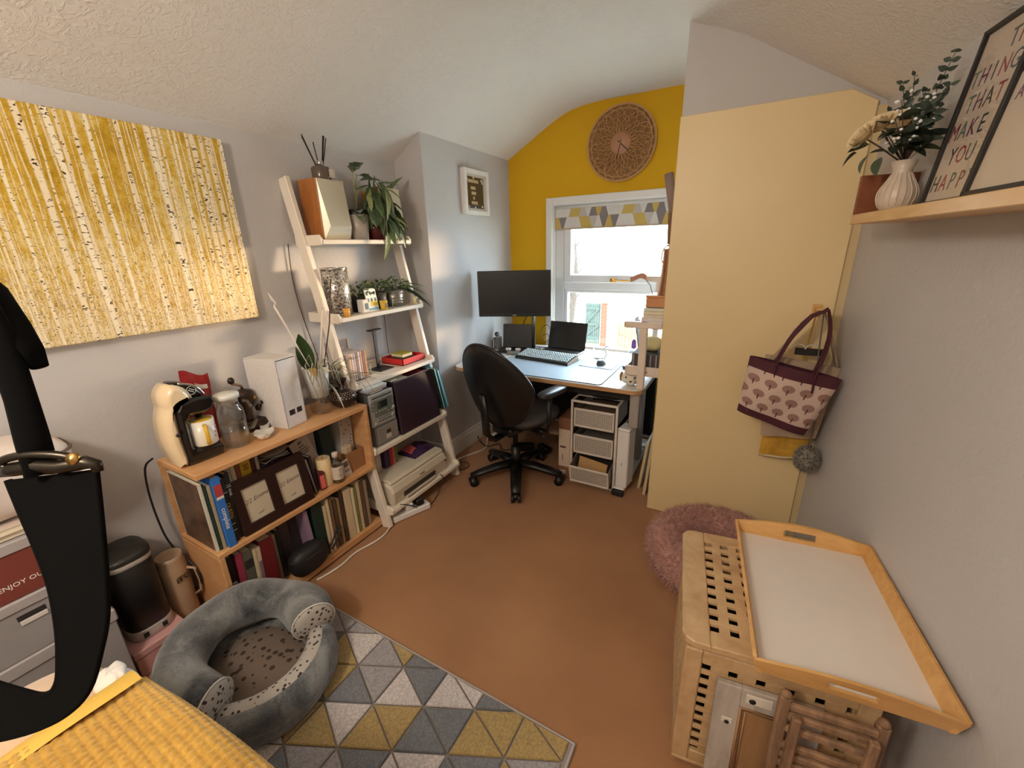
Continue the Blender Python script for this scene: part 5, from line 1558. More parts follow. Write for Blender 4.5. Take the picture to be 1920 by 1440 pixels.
part('border', G(TR((-.845, 2.735, zk), radians(-3))).tube([(-.117, -.095, .0015), (.117, -.095, .0015), (.117, .095, .0015), (-.117, .095, .0015)], .0015, 5, closed=True), mat('mat_edge', S(70, 72, 76), .6), mp_)
ms = thing('mouse', 'grey and black computer mouse on the mouse mat', 'mouse', (-.83, 2.73, zk + .003))
def mouse(u, v):
    a, b_ = 2 * pi * u, pi * .5 * v
    return Vector((-.835 + .031 * cos(a) * cos(b_) ** .6, 2.735 + .05 * sin(a) * cos(b_) ** .6, zk + .0035 + .034 * sin(b_)))
part('shell', G().grid(mouse, 24, 8, cu=True), mat('mouse_dark', S(70, 74, 74), .35), ms)
part('wheel', G().cyl((-.839, 2.765, zk + .035), (-.831, 2.765, zk + .035), .008), mat('mouse_silver', S(180, 184, 186), .3), ms)
sw = thing('glass_swan', 'clear glass bowl with a white swan-neck handle by the window', 'ornament', (-.89, 2.92, zd))
part('bowl', G().lathe([(0, zd + .003), (.04, zd), (.048, zd + .01), (.056, zd + .07)], (-.90, 2.925, 0), 28, cap=False), glass('bowl_glass', (.96, .98, .98, 1), .10), sw)
part('base_disc', G().lathe([(0, zd), (.05, zd), (.05, zd + .006), (0, zd + .006)], (-.90, 2.925, 0), 28), mat('pearl_glass', S(222, 224, 222), .2), sw)
part('swan_neck', G().tube([(-.86, 2.90, zd + .01), (-.845, 2.895, zd + .035), (-.855, 2.90, zd + .06), (-.862, 2.903, zd + .08), (-.85, 2.895, zd + .098), (-.832, 2.888, zd + .095), (-.828, 2.886, zd + .08)], [.006, .007, .006, .006, .007, .006, .003], 8), mat('swan_white', S(240, 240, 238), .2), sw)

# riser with boxes at the right end of the desk
RSW = mat('white_washed_pine', S(222, 206, 190), .5, noise=(9, .06))
PINE = wood('pine_end_grain', S(206, 158, 92), S(224, 180, 116))
rs = thing('desk_riser', 'white-washed wooden desktop rack at the right end of the desk', 'rack', (-.47, 2.5, zd))
part('front_post', G().bx(-.495, -.455, 2.305, 2.335, zd + .001, 1.10, .004), RSW, rs)
part('rear_post', G().bx(-.545, -.51, 2.93, 2.96, zd + .001, 1.30, .004), RSW, rs)
part('front_bar', G().bx(-.575, -.38, 2.303, 2.337, 1.065, 1.10, .004), RSW, rs)
part('bar_end', G().bx(-.583, -.5755, 2.305, 2.335, 1.067, 1.098, .003), PINE, rs)
part('rear_bar', G().bx(-.60, -.38, 2.926, 2.962, 1.265, 1.30, .004), RSW, rs)
part('bar_end', G().bx(-.608, -.6005, 2.928, 2.96, 1.267, 1.298, .003), PINE, rs)
part('lower_tray', G().bx(-.56, -.375, 2.34, 2.92, .80, .812, .002), RSW, rs)
part('tray_front', G().bx(-.56, -.375, 2.338, 2.35, .785, .84, .002), RSW, rs)
part('tray_side', G().bx(-.572, -.56, 2.34, 2.92, .785, .84, .002), RSW, rs)
part('upper_tray', G().bx(-.53, -.375, 2.50, 2.92, 1.06, 1.072, .002), RSW, rs)
part('tray_front', G().bx(-.53, -.375, 2.49, 2.502, 1.045, 1.098, .002), RSW, rs)
for a in ((-.575, 2.55, .81), (-.575, 2.75, .81)):
    part('label_slot', G().bx(a[0] - .0008, a[0] + .003, a[1] - .02, a[1] + .02, a[2] - .004, a[2] + .004), mat('slot_tan', S(140, 110, 84), .6), rs)
for a in ((-.47, .81), ):
    part('label_slot', G().bx(a[0] - .025, a[0] + .025, 2.3372, 2.339, a[1] - .004, a[1] + .004), mat('slot_tan', S(140, 110, 84), .6), rs)
bs = thing('striped_storage_box', 'dark striped fabric storage box on the lower rack tray', 'box', (-.46, 2.55, .8125))
part('box', G().bx(-.552, -.385, 2.40, 2.62, .8125, .90, .004), mat('dark_stripe_fabric', S(76, 68, 66), .8), bs)
g = G()
for i in range(7):
    g.bx(-.5535, -.5515, 2.41 + i * .03, 2.42 + i * .03, .815, .898)
    if i < 5:
        g.bx(-.545 + i * .032, -.536 + i * .032, 2.3985, 2.4005, .815, .898)
part('pale_stripes', g, mat('pale_stripe', S(150, 140, 134), .8), bs, kind='stuff')
solo('soft_toy', G().grid(sup((-.46, 2.50, .9425), (.06, .07, .042), 2.2), 20, 12, cu=True), mat('cream_plush', S(226, 206, 150), .9, bump=(120, .6, .004)), 'cream plush bundle resting on the striped box', 'soft toy', (-.46, 2.5, .90))
solo('dark_hat', G().grid(sup((-.45, 2.68, .865), (.07, .05, .05), 2.2), 20, 12, cu=True), mat('dark_felt', S(52, 50, 52), .9), 'dark felt bundle behind the cream plush on the rack', 'hat', (-.45, 2.68, .8125))
for i, (c, lb) in enumerate(((S(120, 70, 84), 'maroon-edged book at the bottom of the pile on the upper tray'), (S(222, 180, 176), 'pink book second in the pile on the upper tray'), (S(224, 204, 150), 'pale yellow book third in the pile on the upper tray'), (S(190, 204, 196), 'pale green book on top of the pile on the upper tray'))):
    zz = 1.0735 + i * .019
    t = thing('flat_book', lb, 'book', (-.45, 2.62, zz), group='books piled on the upper tray')
    part('cover', G().bx(-.525, -.385, 2.51, 2.72, zz, zz + .0025).bx(-.525, -.385, 2.51, 2.72, zz + .0155, zz + .018).bx(-.525, -.522, 2.51, 2.72, zz, zz + .018), mat('flat_book_%d' % i, c, .6), t)
    part('pages', G().bx(-.522, -.387, 2.512, 2.718, zz + .0025, zz + .0155), PAPER, t)
wbx = thing('wooden_box', 'orange-brown wooden box on the pile of books', 'box', (-.45, 2.62, 1.1505))
part('box_body', G().bx(-.52, -.385, 2.53, 2.70, 1.1505, 1.205, .003), wood('orange_box_wood', S(196, 128, 78), S(214, 150, 98)), wbx)
part('lid', G().bx(-.523, -.382, 2.527, 2.703, 1.2055, 1.22, .003), wood('orange_box_wood', S(196, 128, 78), S(214, 150, 98)), wbx)
dl = thing('dried_leaf', 'curled brown dried leaf on a grey stalk above the wooden box', 'leaf', (-.50, 2.60, 1.2205))
part('stalk', G().tube([(-.50, 2.60, 1.221), (-.52, 2.62, 1.27), (-.55, 2.64, 1.295)], .003, 6), mat('grey_stalk', S(150, 146, 150), .5), dl)
part('blade', G().grid(lambda u, v: Vector((-.55 - .10 * u, 2.64 + .02 * u + (v - .5) * .06 * sin(pi * min(1, u * .9 + .08)), 1.295 + .012 * sin(u * 5) + .03 * (v - .5) ** 2 * 4)), 10, 6), mat('dry_leaf_brown', S(196, 142, 112), .8), dl)
pw = thing('paper_white_folder', 'white paper folder leaning behind the rack post', 'folder', (-.57, 2.50, .8125))
part('sheet', G(Matrix.Translation((-.556, 2.68, .8125)) @ Matrix.Rotation(radians(-10), 4, 'Y')).box((.0, 0, .13), (.003, .10, .255)), mat('paper_white', S(222, 222, 226), .7), pw)
part('fold', G(Matrix.Translation((-.548, 2.68, .8125)) @ Matrix.Rotation(radians(-10), 4, 'Y')).box((.0, 0, .12), (.003, .10, .235)), mat('paper_white', S(222, 222, 226), .7), pw)
spb = thing('purple_spray_bottle', 'clear bottle with a purple top beside the rack', 'bottle', (-.66, 2.83, zd))
part('bottle', G().lathe([(0, zd + .002), (.03, zd), (.032, zd + .005), (.032, zd + .09), (.012, zd + .115)], (-.645, 2.85, 0), 20), glass('pale_blue_glass', (.82, .92, .97, 1), .08), spb)
part('purple_cap', G().lathe([(.014, zd + .113), (.017, zd + .12), (.015, zd + .16), (.008, zd + .175), (0, zd + .176)], (-.645, 2.85, 0), 16), mat('purple_plastic', S(110, 70, 150), .35), spb)
solo('dark_coaster_tin', G().lathe([(0, zd), (.05, zd), (.052, zd + .016), (.048, zd + .02), (0, zd + .02)], (-.635, 2.735, 0), 26), mat('teal_dark_tin', S(44, 62, 66), .35), 'round dark tin standing right of the mouse mat', 'tin', (-.635, 2.735, zd))
dg_ = thing('dog_figurine', 'small white and tan dog-head cushion toy at the desk corner', 'soft toy', (-.55, 2.38, zd))
WF = mat('toy_white', S(222, 214, 196), .9, bump=(150, .4, .003))
part('head', G().grid(sup((-.548, 2.40, zd + .04), (.06, .055, .039), 2.2), 22, 14, cu=True), WF, dg_)
part('muzzle', G().grid(sup((-.535, 2.352, zd + .03), (.026, .024, .022), 2.1), 16, 10, cu=True), WF, dg_)
part('nose', G().grid(sup((-.533, 2.331, zd + .036), (.008, .006, .006), 2), 10, 8, cu=True), INKK, dg_)
part('ear', G().grid(sup((-.60, 2.385, zd + .045), (.012, .024, .03), 2.1), 12, 10, cu=True), mat('toy_tan', S(150, 116, 80), .9), dg_)
part('ear', G().grid(sup((-.498, 2.40, zd + .05), (.012, .024, .026), 2.1), 12, 10, cu=True), mat('toy_tan', S(150, 116, 80), .9), dg_)
part('eye', G().grid(sup((-.565, 2.351, zd + .052), (.006, .005, .006), 2), 10, 8, cu=True), INKK, dg_)
part('eye', G().grid(sup((-.515, 2.352, zd + .054), (.006, .005, .006), 2), 10, 8, cu=True), INKK, dg_)

# hanging organiser on the cupboard side wall
ho = thing('hanging_organiser', 'brown woven hanging holder with rolled paper beside the window', 'organiser', (-.38, 2.60, 1.40))
part('rolled_paper', G().cyl((-.378 - .03, 2.56, 1.63), (-.46, 2.585, 1.86), .024, n=16), mat('kraft_roll', S(150, 124, 112), .7), ho)
part('basket', G().lathe([(.03, 1.50), (.038, 1.66), (.035, 1.66), (.028, 1.51)], (-.404, 2.56, 0), 18), mat('woven_brown', S(140, 98, 66), .8, bump=(160, .8, .004)), ho)
part('hook', G().tube([(-.4, 2.56, 1.50), (-.44, 2.55, 1.485), (-.455, 2.55, 1.44), (-.448, 2.55, 1.40), (-.435, 2.55, 1.41)], .004, 6), BRASS, ho)
part('wall_plate', G().bx(-.373, -.3625, 2.53, 2.59, 1.45, 1.72, .002), PINE, ho)
cu = thing('hanging_scarf', 'tan cloth hanging in folds at the window edge', 'cloth', (-.40, 2.56, 1.06))
part('cloth', G().grid(lambda u, v: Vector((-.375 - .025 - (.05 + .03 * v) * u + .006 * sin(v * 4), 2.555 + .016 * sin(u * 14) - .01 * v, 1.475 - .40 * v)), 26, 10).grid(lambda u, v: Vector((-.375 - .025 - (.05 + .03 * v) * u + .006 * sin(v * 4), 2.563 + .016 * sin(u * 14) - .01 * v, 1.475 - .40 * v)), 26, 10), mat('tan_cloth', S(196, 150, 112), .85), cu)
part('hem', G().tube([(-.40 - .08 * k / 10, 2.552 + .016 * sin(k * 1.4), 1.078) for k in range(11)], .004, 5), mat('tan_hem', S(150, 116, 92), .85), cu)

# ================================================================== office chair
CHP = mat('chair_black_plastic', S(20, 19, 20), .38)
CHF = mat('chair_grey_fabric', S(74, 70, 68), .9, bump=(260, .4, .002))
ch = thing('office_chair', 'black swivel office chair with oval back and grey seat at the desk', 'chair', (-1.235, 2.2, 0))
HC = Vector((-1.235, 2.2, 0))
for k in range(5):
    a = radians(-62 + 72 * k)
    d = Vector((cos(a), sin(a), 0))
    p = HC + d * .30
    part('base_arm', G().tube([HC + d * .03 + Vector((0, 0, .115)), HC + d * .14 + Vector((0, 0, .108)), HC + d * .24 + Vector((0, 0, .088)), HC + d * .315 + Vector((0, 0, .072))], [.042, .038, .034, .028], 10, flat=.65), CHP, ch)
    sd = Vector((-d.y, d.x, 0))
    ca = part('castor', G().cyl(p + sd * .011 + Vector((0, 0, .029)), p + sd * .030 + Vector((0, 0, .029)), .028, n=18).cyl(p - sd * .011 + Vector((0, 0, .029)), p - sd * .030 + Vector((0, 0, .029)), .028, n=18), CHP, ch)
    part('castor_hood', G().grid(sup(tuple(p + Vector((0, 0, .045))), (.027, .027, .022), 2.2), 14, 8, cu=True), CHP, ca)
part('gas_column', G().cyl(HC + Vector((0, 0, .07)), HC + Vector((0, 0, .24)), .032, n=18).cyl(HC + Vector((0, 0, .24)), HC + Vector((0, 0, .40)), .018, n=14), CHP, ch)
fwd = Vector((.22, .97, 0)).normalized()
rgt = Vector((fwd.y, -fwd.x, 0))
def CH(x, y, z): return HC + rgt * x + fwd * y + Vector((0, 0, z))
part('mechanism', G(Matrix(((rgt.x, fwd.x, 0, HC.x), (rgt.y, fwd.y, 0, HC.y), (0, 0, 1, 0), (0, 0, 0, 1)))).box((0, -.02, .395), (.17, .24, .06), .015), CHP, ch)
RC = Matrix((rgt, fwd, Vector((0, 0, 1)))).transposed()
part('seat', G().grid(sup(tuple(CH(0, .065, .475)), (.235, .215, .042), 3.0, R=RC), 36, 14, cu=True), CHF, ch)
part('seat_shell', G().grid(sup(tuple(CH(0, .065, .447)), (.225, .205, .03), 3.0, R=RC), 36, 10, cu=True), CHP, ch)
# backrest: tall egg-shaped shell, wide low down, tipped backwards
def back_pt(u, v, side, scale=1.0, lift=0.0):
    a = 2 * pi * u
    r = v * scale
    h = sin(a)
    w = .285 * (1 - .20 * max(0, h) - .05 * max(0, -h))
    x = w * cos(a) * r
    zz = .275 * h * r
    bow = .06 * (x / .26) ** 2
    thick = .026 * sqrt(max(0, 1 - r * r)) if scale == 1 else .026 * sqrt(max(0, 1 - r * r)) + lift
    yv = bow + side * (thick + .006)
    tilt = radians(13)
    y2 = yv * cos(tilt) - zz * sin(tilt)
    z2_ = yv * sin(tilt) + zz * cos(tilt)
    return CH(x, -.225 + y2, .715 + z2_)
part('back_shell', G().grid(lambda u, v: back_pt(u, v, -1), 44, 14, cu=True), CHP, ch)
part('back_cushion', G().grid(lambda u, v: back_pt(u, v, 1), 44, 14, cu=True), CHF, ch)
part('back_rim', G().tube([back_pt(k / 48, 1.0, 0) for k in range(48)], .010, 8, closed=True), mat('chair_rim', S(30, 30, 34), .25), ch)
part('back_upright', G().tube([CH(0, -.02, .38), CH(0, -.20, .36), CH(0, -.262, .42), CH(0, -.272, .56), CH(0, -.285, .68)], [.03, .03, .032, .03, .026], 10, flat=.5), CHP, ch)
part('adjust_knob', G().cyl(CH(-.10, -.15, .40), CH(-.14, -.15, .40), .02, n=12), CHP, ch)
part('lever', G().tube([CH(.08, .02, .39), CH(.22, .0, .385), CH(.26, -.01, .375)], .008, 8), CHP, ch)
for sx in (1, -1):
    ar = part('armrest_post', G().tube([CH(sx * .12, .0, .41), CH(sx * .27, .0, .42), CH(sx * .285, .0, .48), CH(sx * .285, .0, .66)], [.02, .022, .022, .02], 10, flat=.7), CHP, ch)
    part('arm_pad', G().grid(sup(tuple(CH(sx * .28, .035, .672)), (.044, .125, .020), 3.4, R=RC), 26, 10, cu=True), mat('arm_pad_black', S(44, 44, 48), .3), ar)

# ================================================================== under the desk
MESHM = mat('grey_wire_mesh', S(150, 142, 130), .6, .2, noise=(200, .2))
WIREW = mat('white_wire_frame', S(222, 214, 204), .45)
dw = thing('mesh_drawer_unit', 'white wire-mesh three-drawer unit under the desk', 'drawer unit', (-.74, 2.5, 0))
x0, x1, y0, y1, ht = -.885, -.598, 2.325, 2.70, .585
g = G()
for x in (x0, x1):
    for y in (y0, y1):
        g.bx(x - .007, x + .007, y - .007, y + .007, .001, ht, .002)
    g.bx(x - .006, x + .006, y0, y1, ht - .014, ht, .002).bx(x - .006, x + .006, y0, y1, .001, .013, .002)
    for z in (.20, .385):
        g.bx(x - .003, x + .003, y0, y1, z - .003, z + .003)
for y in (y0, y1):
    g.bx(x0, x1, y - .006, y + .006, ht - .014, ht, .002).bx(x0, x1, y - .006, y + .006, .001, .013, .002)
part('frame', g, WIREW, dw)
part('top_panel', G().bx(x0 + .006, x1 - .006, y0 + .1, y1, ht - .004, ht - .001), WIREW, dw)
for k, (zb_, zt, pull, tilt) in enumerate(((.41, .53, .0, 0), (.225, .35, .0, 0), (.04, .16, .05, 12))):
    MD = Matrix.Translation((0, y0 - pull - .004, zb_)) @ Matrix.Rotation(radians(tilt), 4, 'X')
    h_ = zt - zb_
    dr = part('drawer', G(MD).bx(x0 + .016, x1 - .016, .006, .33, .004, .007).bx(x0 + .016, x0 + .019, .006, .33, .004, h_).bx(x1 - .019, x1 - .016, .006, .33, .004, h_).bx(x0 + .016, x1 - .016, .002, .005, .004, h_), MESHM, dw)
    g = G(MD)
    xa, xb = x0 + .014, x1 - .014
    g.bx(xa, xb, -.004, .006, h_ - .008, h_ + .004, .002).bx(xa, xb, -.004, .006, -.002, .010, .002).bx(xa, xa + .01, -.004, .006, 0, h_, .002).bx(xb - .01, xb, -.004, .006, 0, h_, .002)
    part('drawer_rim', g, WIREW, dr)
    g = G(MD)
    for i in range(22):
        xx = xa + .01 + (xb - xa - .02) * i / 21
        g.bx(xx - .0012, xx + .0012, -.001, .001, .01, h_ - .008)
    for i in range(9):
        zz = .012 + (h_ - .024) * i / 8
        g.bx(xa + .01, xb - .01, -.0012, .0008, zz - .0012, zz + .0012)
    part('mesh_wires', g, WIREW, dr, kind='stuff')
for i, (c, lb, zz, a) in enumerate(((S(206, 164, 110), 'manila folder standing up in the lowest mesh drawer', .11, 8), )):
    solo('manila_folder', G(Matrix.Translation((-.755, 2.345, .06)) @ Matrix.Rotation(radians(a), 4, 'Y')).box((0, 0, .06), (.19, .006, .12), .001), mat('manila', c, .7), lb, 'folder', (-.755, 2.345, .06))
solo('dark_papers', G().bx(-.85, -.63, 2.37, 2.62, .055, .13, .004), mat('dark_paper_stack', S(70, 60, 56), .8), 'dark stack of papers at the back of the lowest mesh drawer', 'papers', (-.74, 2.5, .05))
solo('grey_papers', G().bx(-.85, -.63, 2.35, 2.62, .235, .31, .004), mat('grey_paper_stack', S(120, 112, 104), .8), 'grey stack of papers in the middle mesh drawer', 'papers', (-.74, 2.5, .235))
solo('brown_papers', G().bx(-.85, -.63, 2.35, 2.62, .42, .50, .004), mat('brown_paper_stack', S(110, 92, 78), .8), 'brown stack of papers in the top mesh drawer', 'papers', (-.74, 2.5, .42))
solo('black_bag', G().grid(sup((-.70, 2.50, .592), (.11, .10, .006), 3), 20, 8, cu=True), mat('black_bag_cloth', S(26, 24, 24), .8), 'flat black bag on top of the mesh drawer unit', 'bag', (-.7, 2.5, .586))
pb = thing('parcel_box', 'narrow white and brown parcel box beside the mesh drawers', 'box', (-.94, 2.5, 0))
part('carton', G().bx(-.985, -.897, 2.34, 2.80, .001, .44, .003), mat('parcel_brown', S(140, 96, 70), .7), pb)
part('white_panel', G().bx(-.98, -.902, 2.3385, 2.34, .09, .36), mat('parcel_white', S(214, 196, 176), .6), pb)
part('print_bar', G().bx(-.972, -.93, 2.3378, 2.3386, .225, .24).bx(-.955, -.95, 2.3378, 2.3386, .13, .18), mat('parcel_print', S(110, 80, 70), .6), pb, kind='stuff')
part('sticker', G().bx(-.968, -.93, 2.3378, 2.3398, .03, .06), mat('label_white', S(196, 188, 178), .6), pb)
wb = thing('white_adapter_box', 'tall white slab-shaped box standing in front of the desk leg', 'box', (-.53, 2.36, .046))
part('case', G(TR((-.545, 2.375, .0465), radians(-8))).box((0, 0, .20), (.075, .11, .398), .006), WHITE_GLOSS, wb)
part('lid_seam', G(TR((-.545, 2.375, .0465), radians(-8))).box((0, 0, .385), (.0765, .1115, .002)), mat('seam_grey', S(150, 142, 132), .6), wb)
part('screw', G(TR((-.545, 2.375, .0465), radians(-8))).lathe([(.004, 0), (.004, .002), (0, .0025)], (0, 0, .398), 10), INKK, wb)
part('mark', G(TR((-.545, 2.375, .0465), radians(-8))).box((0, -.0553, .16), (.004, .001, .02)), mat('seam_grey', S(150, 142, 132), .6), wb)
for i, (lb, a) in enumerate((('tall white board leaning against the cupboard side', (-.415, 2.36, .47, 6)), ('shorter white board leaning left of the tall one', (-.462, 2.42, .34, 9)))):
    t = thing('white_board', lb, 'board', (a[0], a[1] + .2, 0), group='white boards between desk and cupboard')
    M = Matrix.Translation((a[0], a[1], .001)) @ Matrix.Rotation(radians(a[3] * .7), 4, 'Y')
    part('panel', G(M).box((0, .22, a[2] / 2), (.016, .42, a[2]), .002), WHITE_GLOSS, t)
    part('edge_tape', G(M).box((0, .0085, a[2] / 2), (.0165, .002, a[2] - .01)), CREAM_EDGE, t)
pc = thing('cable_bundle', 'tangle of black power bricks on the floor under the desk', 'power adapter', (-1.30, 2.62, 0))
part('brick', G(TR((-1.36, 2.58, .001), .4)).box((0, 0, .03), (.13, .06, .058), .008), BLKP, pc)
part('brick', G(TR((-1.22, 2.62, .001), -.5)).box((0, 0, .028), (.11, .055, .054), .008), BLKP, pc)
part('lead', G().tube([(-1.42, 2.55, .02), (-1.52, 2.50, .006), (-1.60, 2.58, .006), (-1.66, 2.50, .006), (-1.74, 2.52, .02), (-1.785, 2.55, .05)], .004, 6), CAB, pc)
solo('white_extension_lead', G().tube([(-1.785, 2.60, .10), (-1.74, 2.62, .05), (-1.70, 2.56, .008), (-1.66, 2.46, .006), (-1.69, 2.36, .006), (-1.735, 2.26, .006), (-1.75, 2.16, .006), (-1.70, 2.09, .006)], .005, 6), mat('white_cable', S(222, 216, 206), .45), 'white cable along the skirting behind the chair', 'cable', (-1.7, 2.4, 0))
solo('brown_floor_cable', G().tube([(-1.70, 2.12, .005), (-1.64, 2.10, .005), (-1.61, 2.16, .005), (-1.65, 2.21, .005), (-1.71, 2.19, .005), (-1.74, 2.14, .005)], .003, 6), mat('brown_cable', S(60, 40, 30), .5), 'thin brown cable looped on the carpet by the ladder foot', 'cable', (-1.67, 2.15, 0))
px_ = thing('extension_block', 'white multi-socket extension block on the carpet under the ladder shelf', 'extension block', (-1.62, 1.62, 0))
part('block', G(TR((-1.60, 1.545, .001), radians(68))).box((0, 0, .02), (.24, .06, .038), .006), WHITE_GLOSS, px_)
for k in range(2):
    part('plug', G(TR((-1.60, 1.545, .001), radians(68))).box((-.01 + k * .07, 0, .062), (.05, .045, .044), .008), BLKP if k else WHITE_GLOSS, px_)
part('lead', G().tube([(-1.645, 1.44, .015), (-1.62, 1.40, .012), (-1.595, 1.33, .007), (-1.60, 1.25, .006), (-1.625, 1.15, .006), (-1.615, 1.05, .006), (-1.63, .96, .006), (-1.64, .93, .006)], .005, 6), mat('white_cable', S(222, 216, 206), .45), px_)
solo('printer_cable', G().tube([(-1.60, 1.47, .112), (-1.572, 1.50, .10), (-1.568, 1.56, .05), (-1.57, 1.60, .02), (-1.555, 1.68, .006), (-1.575, 1.76, .006), (-1.57, 1.80, .06), (-1.572, 1.83, .11), (-1.60, 1.84, .113)], .003, 6), CAB, 'thin black cable looping under the printer shelf', 'cable', (-1.58, 1.6, 0))
solo('speaker_wire', G().tube([(-2.03, 1.36, 1.55), (-2.032, 1.352, 1.40), (-2.03, 1.36, 1.25), (-2.03, 1.385, 1.10), (-2.02, 1.40, 1.0), (-2.01, 1.405, .90)], .0025, 5), mat('brown_wire', S(70, 46, 40), .5), 'thin brown wire running down the wall left of the ladder shelf', 'cable', (-2.03, 1.37, 1.0))
solo('alcove_wire', G().tube([(-2.03, 1.93, 1.16), (-2.032, 1.935, 1.05), (-2.03, 1.93, .95), (-2.03, 1.93, .86)], .0022, 5), mat('brown_wire', S(70, 46, 40), .5), 'thin brown wire on the wall behind the third tier', 'cable', (-2.03, 1.93, .9))

# ================================================================== rug
rug = thing('geometric_rug', 'carved rug of grey, pale and mustard triangles', 'rug', (-.87, .2, 0))
RX0, RX1, RY0, RY1 = -1.44, -.296, -.85, .857
part('rug_backing', G().bx(RX0, RX1, RY0, RY1, .001, .009, .002), mat('rug_backing_grey', S(140, 130, 126), .95), rug)
part('bound_edge', G().tube([(RX0, RY0, .007), (RX1, RY0, .007), (RX1, RY1, .007), (RX0, RY1, .007)], .006, 6, closed=True), mat('rug_binding', S(176, 166, 162), .9), rug)
def pile(name, c):
    m = mat(name, c, .95, noise=(130, .30), bump=(260, .9, .008), sheen=.3)
    return m
PIL = {'g': pile('pile_mustard', S(184, 154, 88)), 'd': pile('pile_slate', S(120, 122, 128)), 'm': pile('pile_mid_grey', S(166, 160, 162)), 'l': pile('pile_pale', S(222, 212, 208))}
SMP = [(-1.21, .72, 'g'), (-1.15, .67, 'g'), (-.90, .63, 'g'), (-.86, .58, 'g'), (-1.07, .50, 'g'), (-.56, .77, 'g'), (-1.0, .83, 'g'), (-.40, .82, 'g'), (-.87, .82, 'd'), (-.82, .78, 'd'), (-.72, .73, 'd'), (-.70, .66, 'd'), (-1.03, .64, 'd'), (-1.17, .58, 'd'), (-.52, .70, 'd'), (-.87, .50, 'd'),
       (-1.03, .76, 'm'), (-1.0, .72, 'm'), (-1.14, .80, 'l'), (-1.04, .57, 'l'), (-.84, .70, 'l'), (-.66, .80, 'l'), (-.47, .80, 'l'), (-1.1, .44, 'l'), (-.65, .60, 'l'), (-1.35, .84, 'm'), (-1.2, .85, 'm'), (-1.3, .78, 'd'), (-.70, .82, 'l'), (-.95, .45, 'm'), (-.40, .72, 'm'), (-.95, .53, 'l')]
rrug = random.Random(21)
CW, RH = .16, .1505
def clip(poly, lo, hi, ax):
    for (val, keep_gt) in ((lo, True), (hi, False)):
        out = []
        for i in range(len(poly)):
            a, b_ = poly[i - 1], poly[i]
            ia = a[ax] >= val if keep_gt else a[ax] <= val
            ib = b_[ax] >= val if keep_gt else b_[ax] <= val
            if ia != ib:
                t = (val - a[ax]) / (b_[ax] - a[ax])
                out.append((a[0] + (b_[0] - a[0]) * t, a[1] + (b_[1] - a[1]) * t))
            if ib:
                out.append(b_)
        poly = out
        if not poly: return []
    return poly
for c in range(-3, 7):
    xa, xb = -1.11 + c * CW, -1.11 + (c + 1) * CW
    oa = 0 if c % 2 == 0 else RH / 2
    ob = RH / 2 if c % 2 == 0 else 0
    for j in range(-1, 13):
        ya_, yb_ = .866 - oa - j * RH, .866 - ob - j * RH
        if c % 2 == 0:
            tris = [((xa, ya_), (xb, yb_), (xa, ya_ - RH)), ((xb, yb_), (xb, yb_ - RH), (xa, ya_ - RH))]
        else:
            tris = [((xa, ya_), (xb, yb_), (xb, yb_ - RH)), ((xa, ya_), (xb, yb_ - RH), (xa, ya_ - RH))]
        for t3 in tris:
            cx_ = sum(p[0] for p in t3) / 3; cy_ = sum(p[1] for p in t3) / 3
            inn = [(p[0] + (cx_ - p[0]) * .055, p[1] + (cy_ - p[1]) * .055) for p in t3]
            pg = clip(clip(inn, RX0 + .008, RX1 - .008, 0), RY0 + .008, RY1 - .008, 1)
            if len(pg) < 3: continue
            ar_ = abs(sum(pg[k][0] * pg[(k + 1) % len(pg)][1] - pg[(k + 1) % len(pg)][0] * pg[k][1] for k in range(len(pg)))) / 2
            if ar_ < .0006: continue
            best = min(SMP, key=lambda q: (q[0] - cx_) ** 2 + (q[1] - cy_) ** 2)
            if (best[0] - cx_) ** 2 + (best[1] - cy_) ** 2 < .075 ** 2:
                col_ = best[2]
            else:
                col_ = rrug.choice('ggddmlll')
            if sum(pg[k][0] * pg[(k + 1) % len(pg)][1] - pg[(k + 1) % len(pg)][0] * pg[k][1] for k in range(len(pg))) < 0:
                pg = pg[::-1]
            part('pile_panel', G().prism(pg, Matrix.Translation((0, 0, .009)), .009, bev=.003), PIL[col_], rug)

# ================================================================== grey plush pet bed
def plush(name, c1, c2, c3, sc=9, bs=180):
    m = bpy.data.materials.new(name)
    m.use_nodes = True
    n = NT(m)
    b = m.node_tree.nodes['Principled BSDF']
    t = n.noise(n.coord(), sc, 5, .62, .6)
    f = n.noise(n.coord(), bs, 3, .7)
    n.put(n.ramp(t * .8 + f * .2, [(.36, c1), (.5, c2), (.62, c3)]), b.inputs['Base Color'])
    b.inputs['Roughness'].default_value = .95
    b.inputs['Sheen Weight'].default_value = .5
    b.inputs['Specular IOR Level'].default_value = .1
    n.put(n.bump(f * .6 + t * .5, .7, .01), b.inputs['Normal'])
    return m
PLUSH = plush('grey_plush', S(40, 42, 46), S(92, 95, 98), S(134, 136, 134), 7)
def spotted(name, base, spot, sc=42):
    m = bpy.data.materials.new(name)
    m.use_nodes = True
    n = NT(m)
    b = m.node_tree.nodes['Principled BSDF']
    d = n.voro(n.coord(), sc, rnd=.9)
    s_ = n.noise(n.coord(), 60, 2, .6) * .18 + .22
    n.put(n.mix(d.lt(s_), base, spot), b.inputs['Base Color'])
    b.inputs['Roughness'].default_value = .95
    n.put(n.bump(n.noise(n.coord(), 200, 3, .7), .5, .006), b.inputs['Normal'])
    return m
SNOW = spotted('snow_leopard_plush', S(176, 170, 162), S(58, 50, 46), 62)
pbed = thing('grey_pet_bed', 'grey plush pet bed with snow-leopard lined entrance on the rug', 'pet bed', (-1.42, .52, .02))
BCX, BCY = -1.392, .510
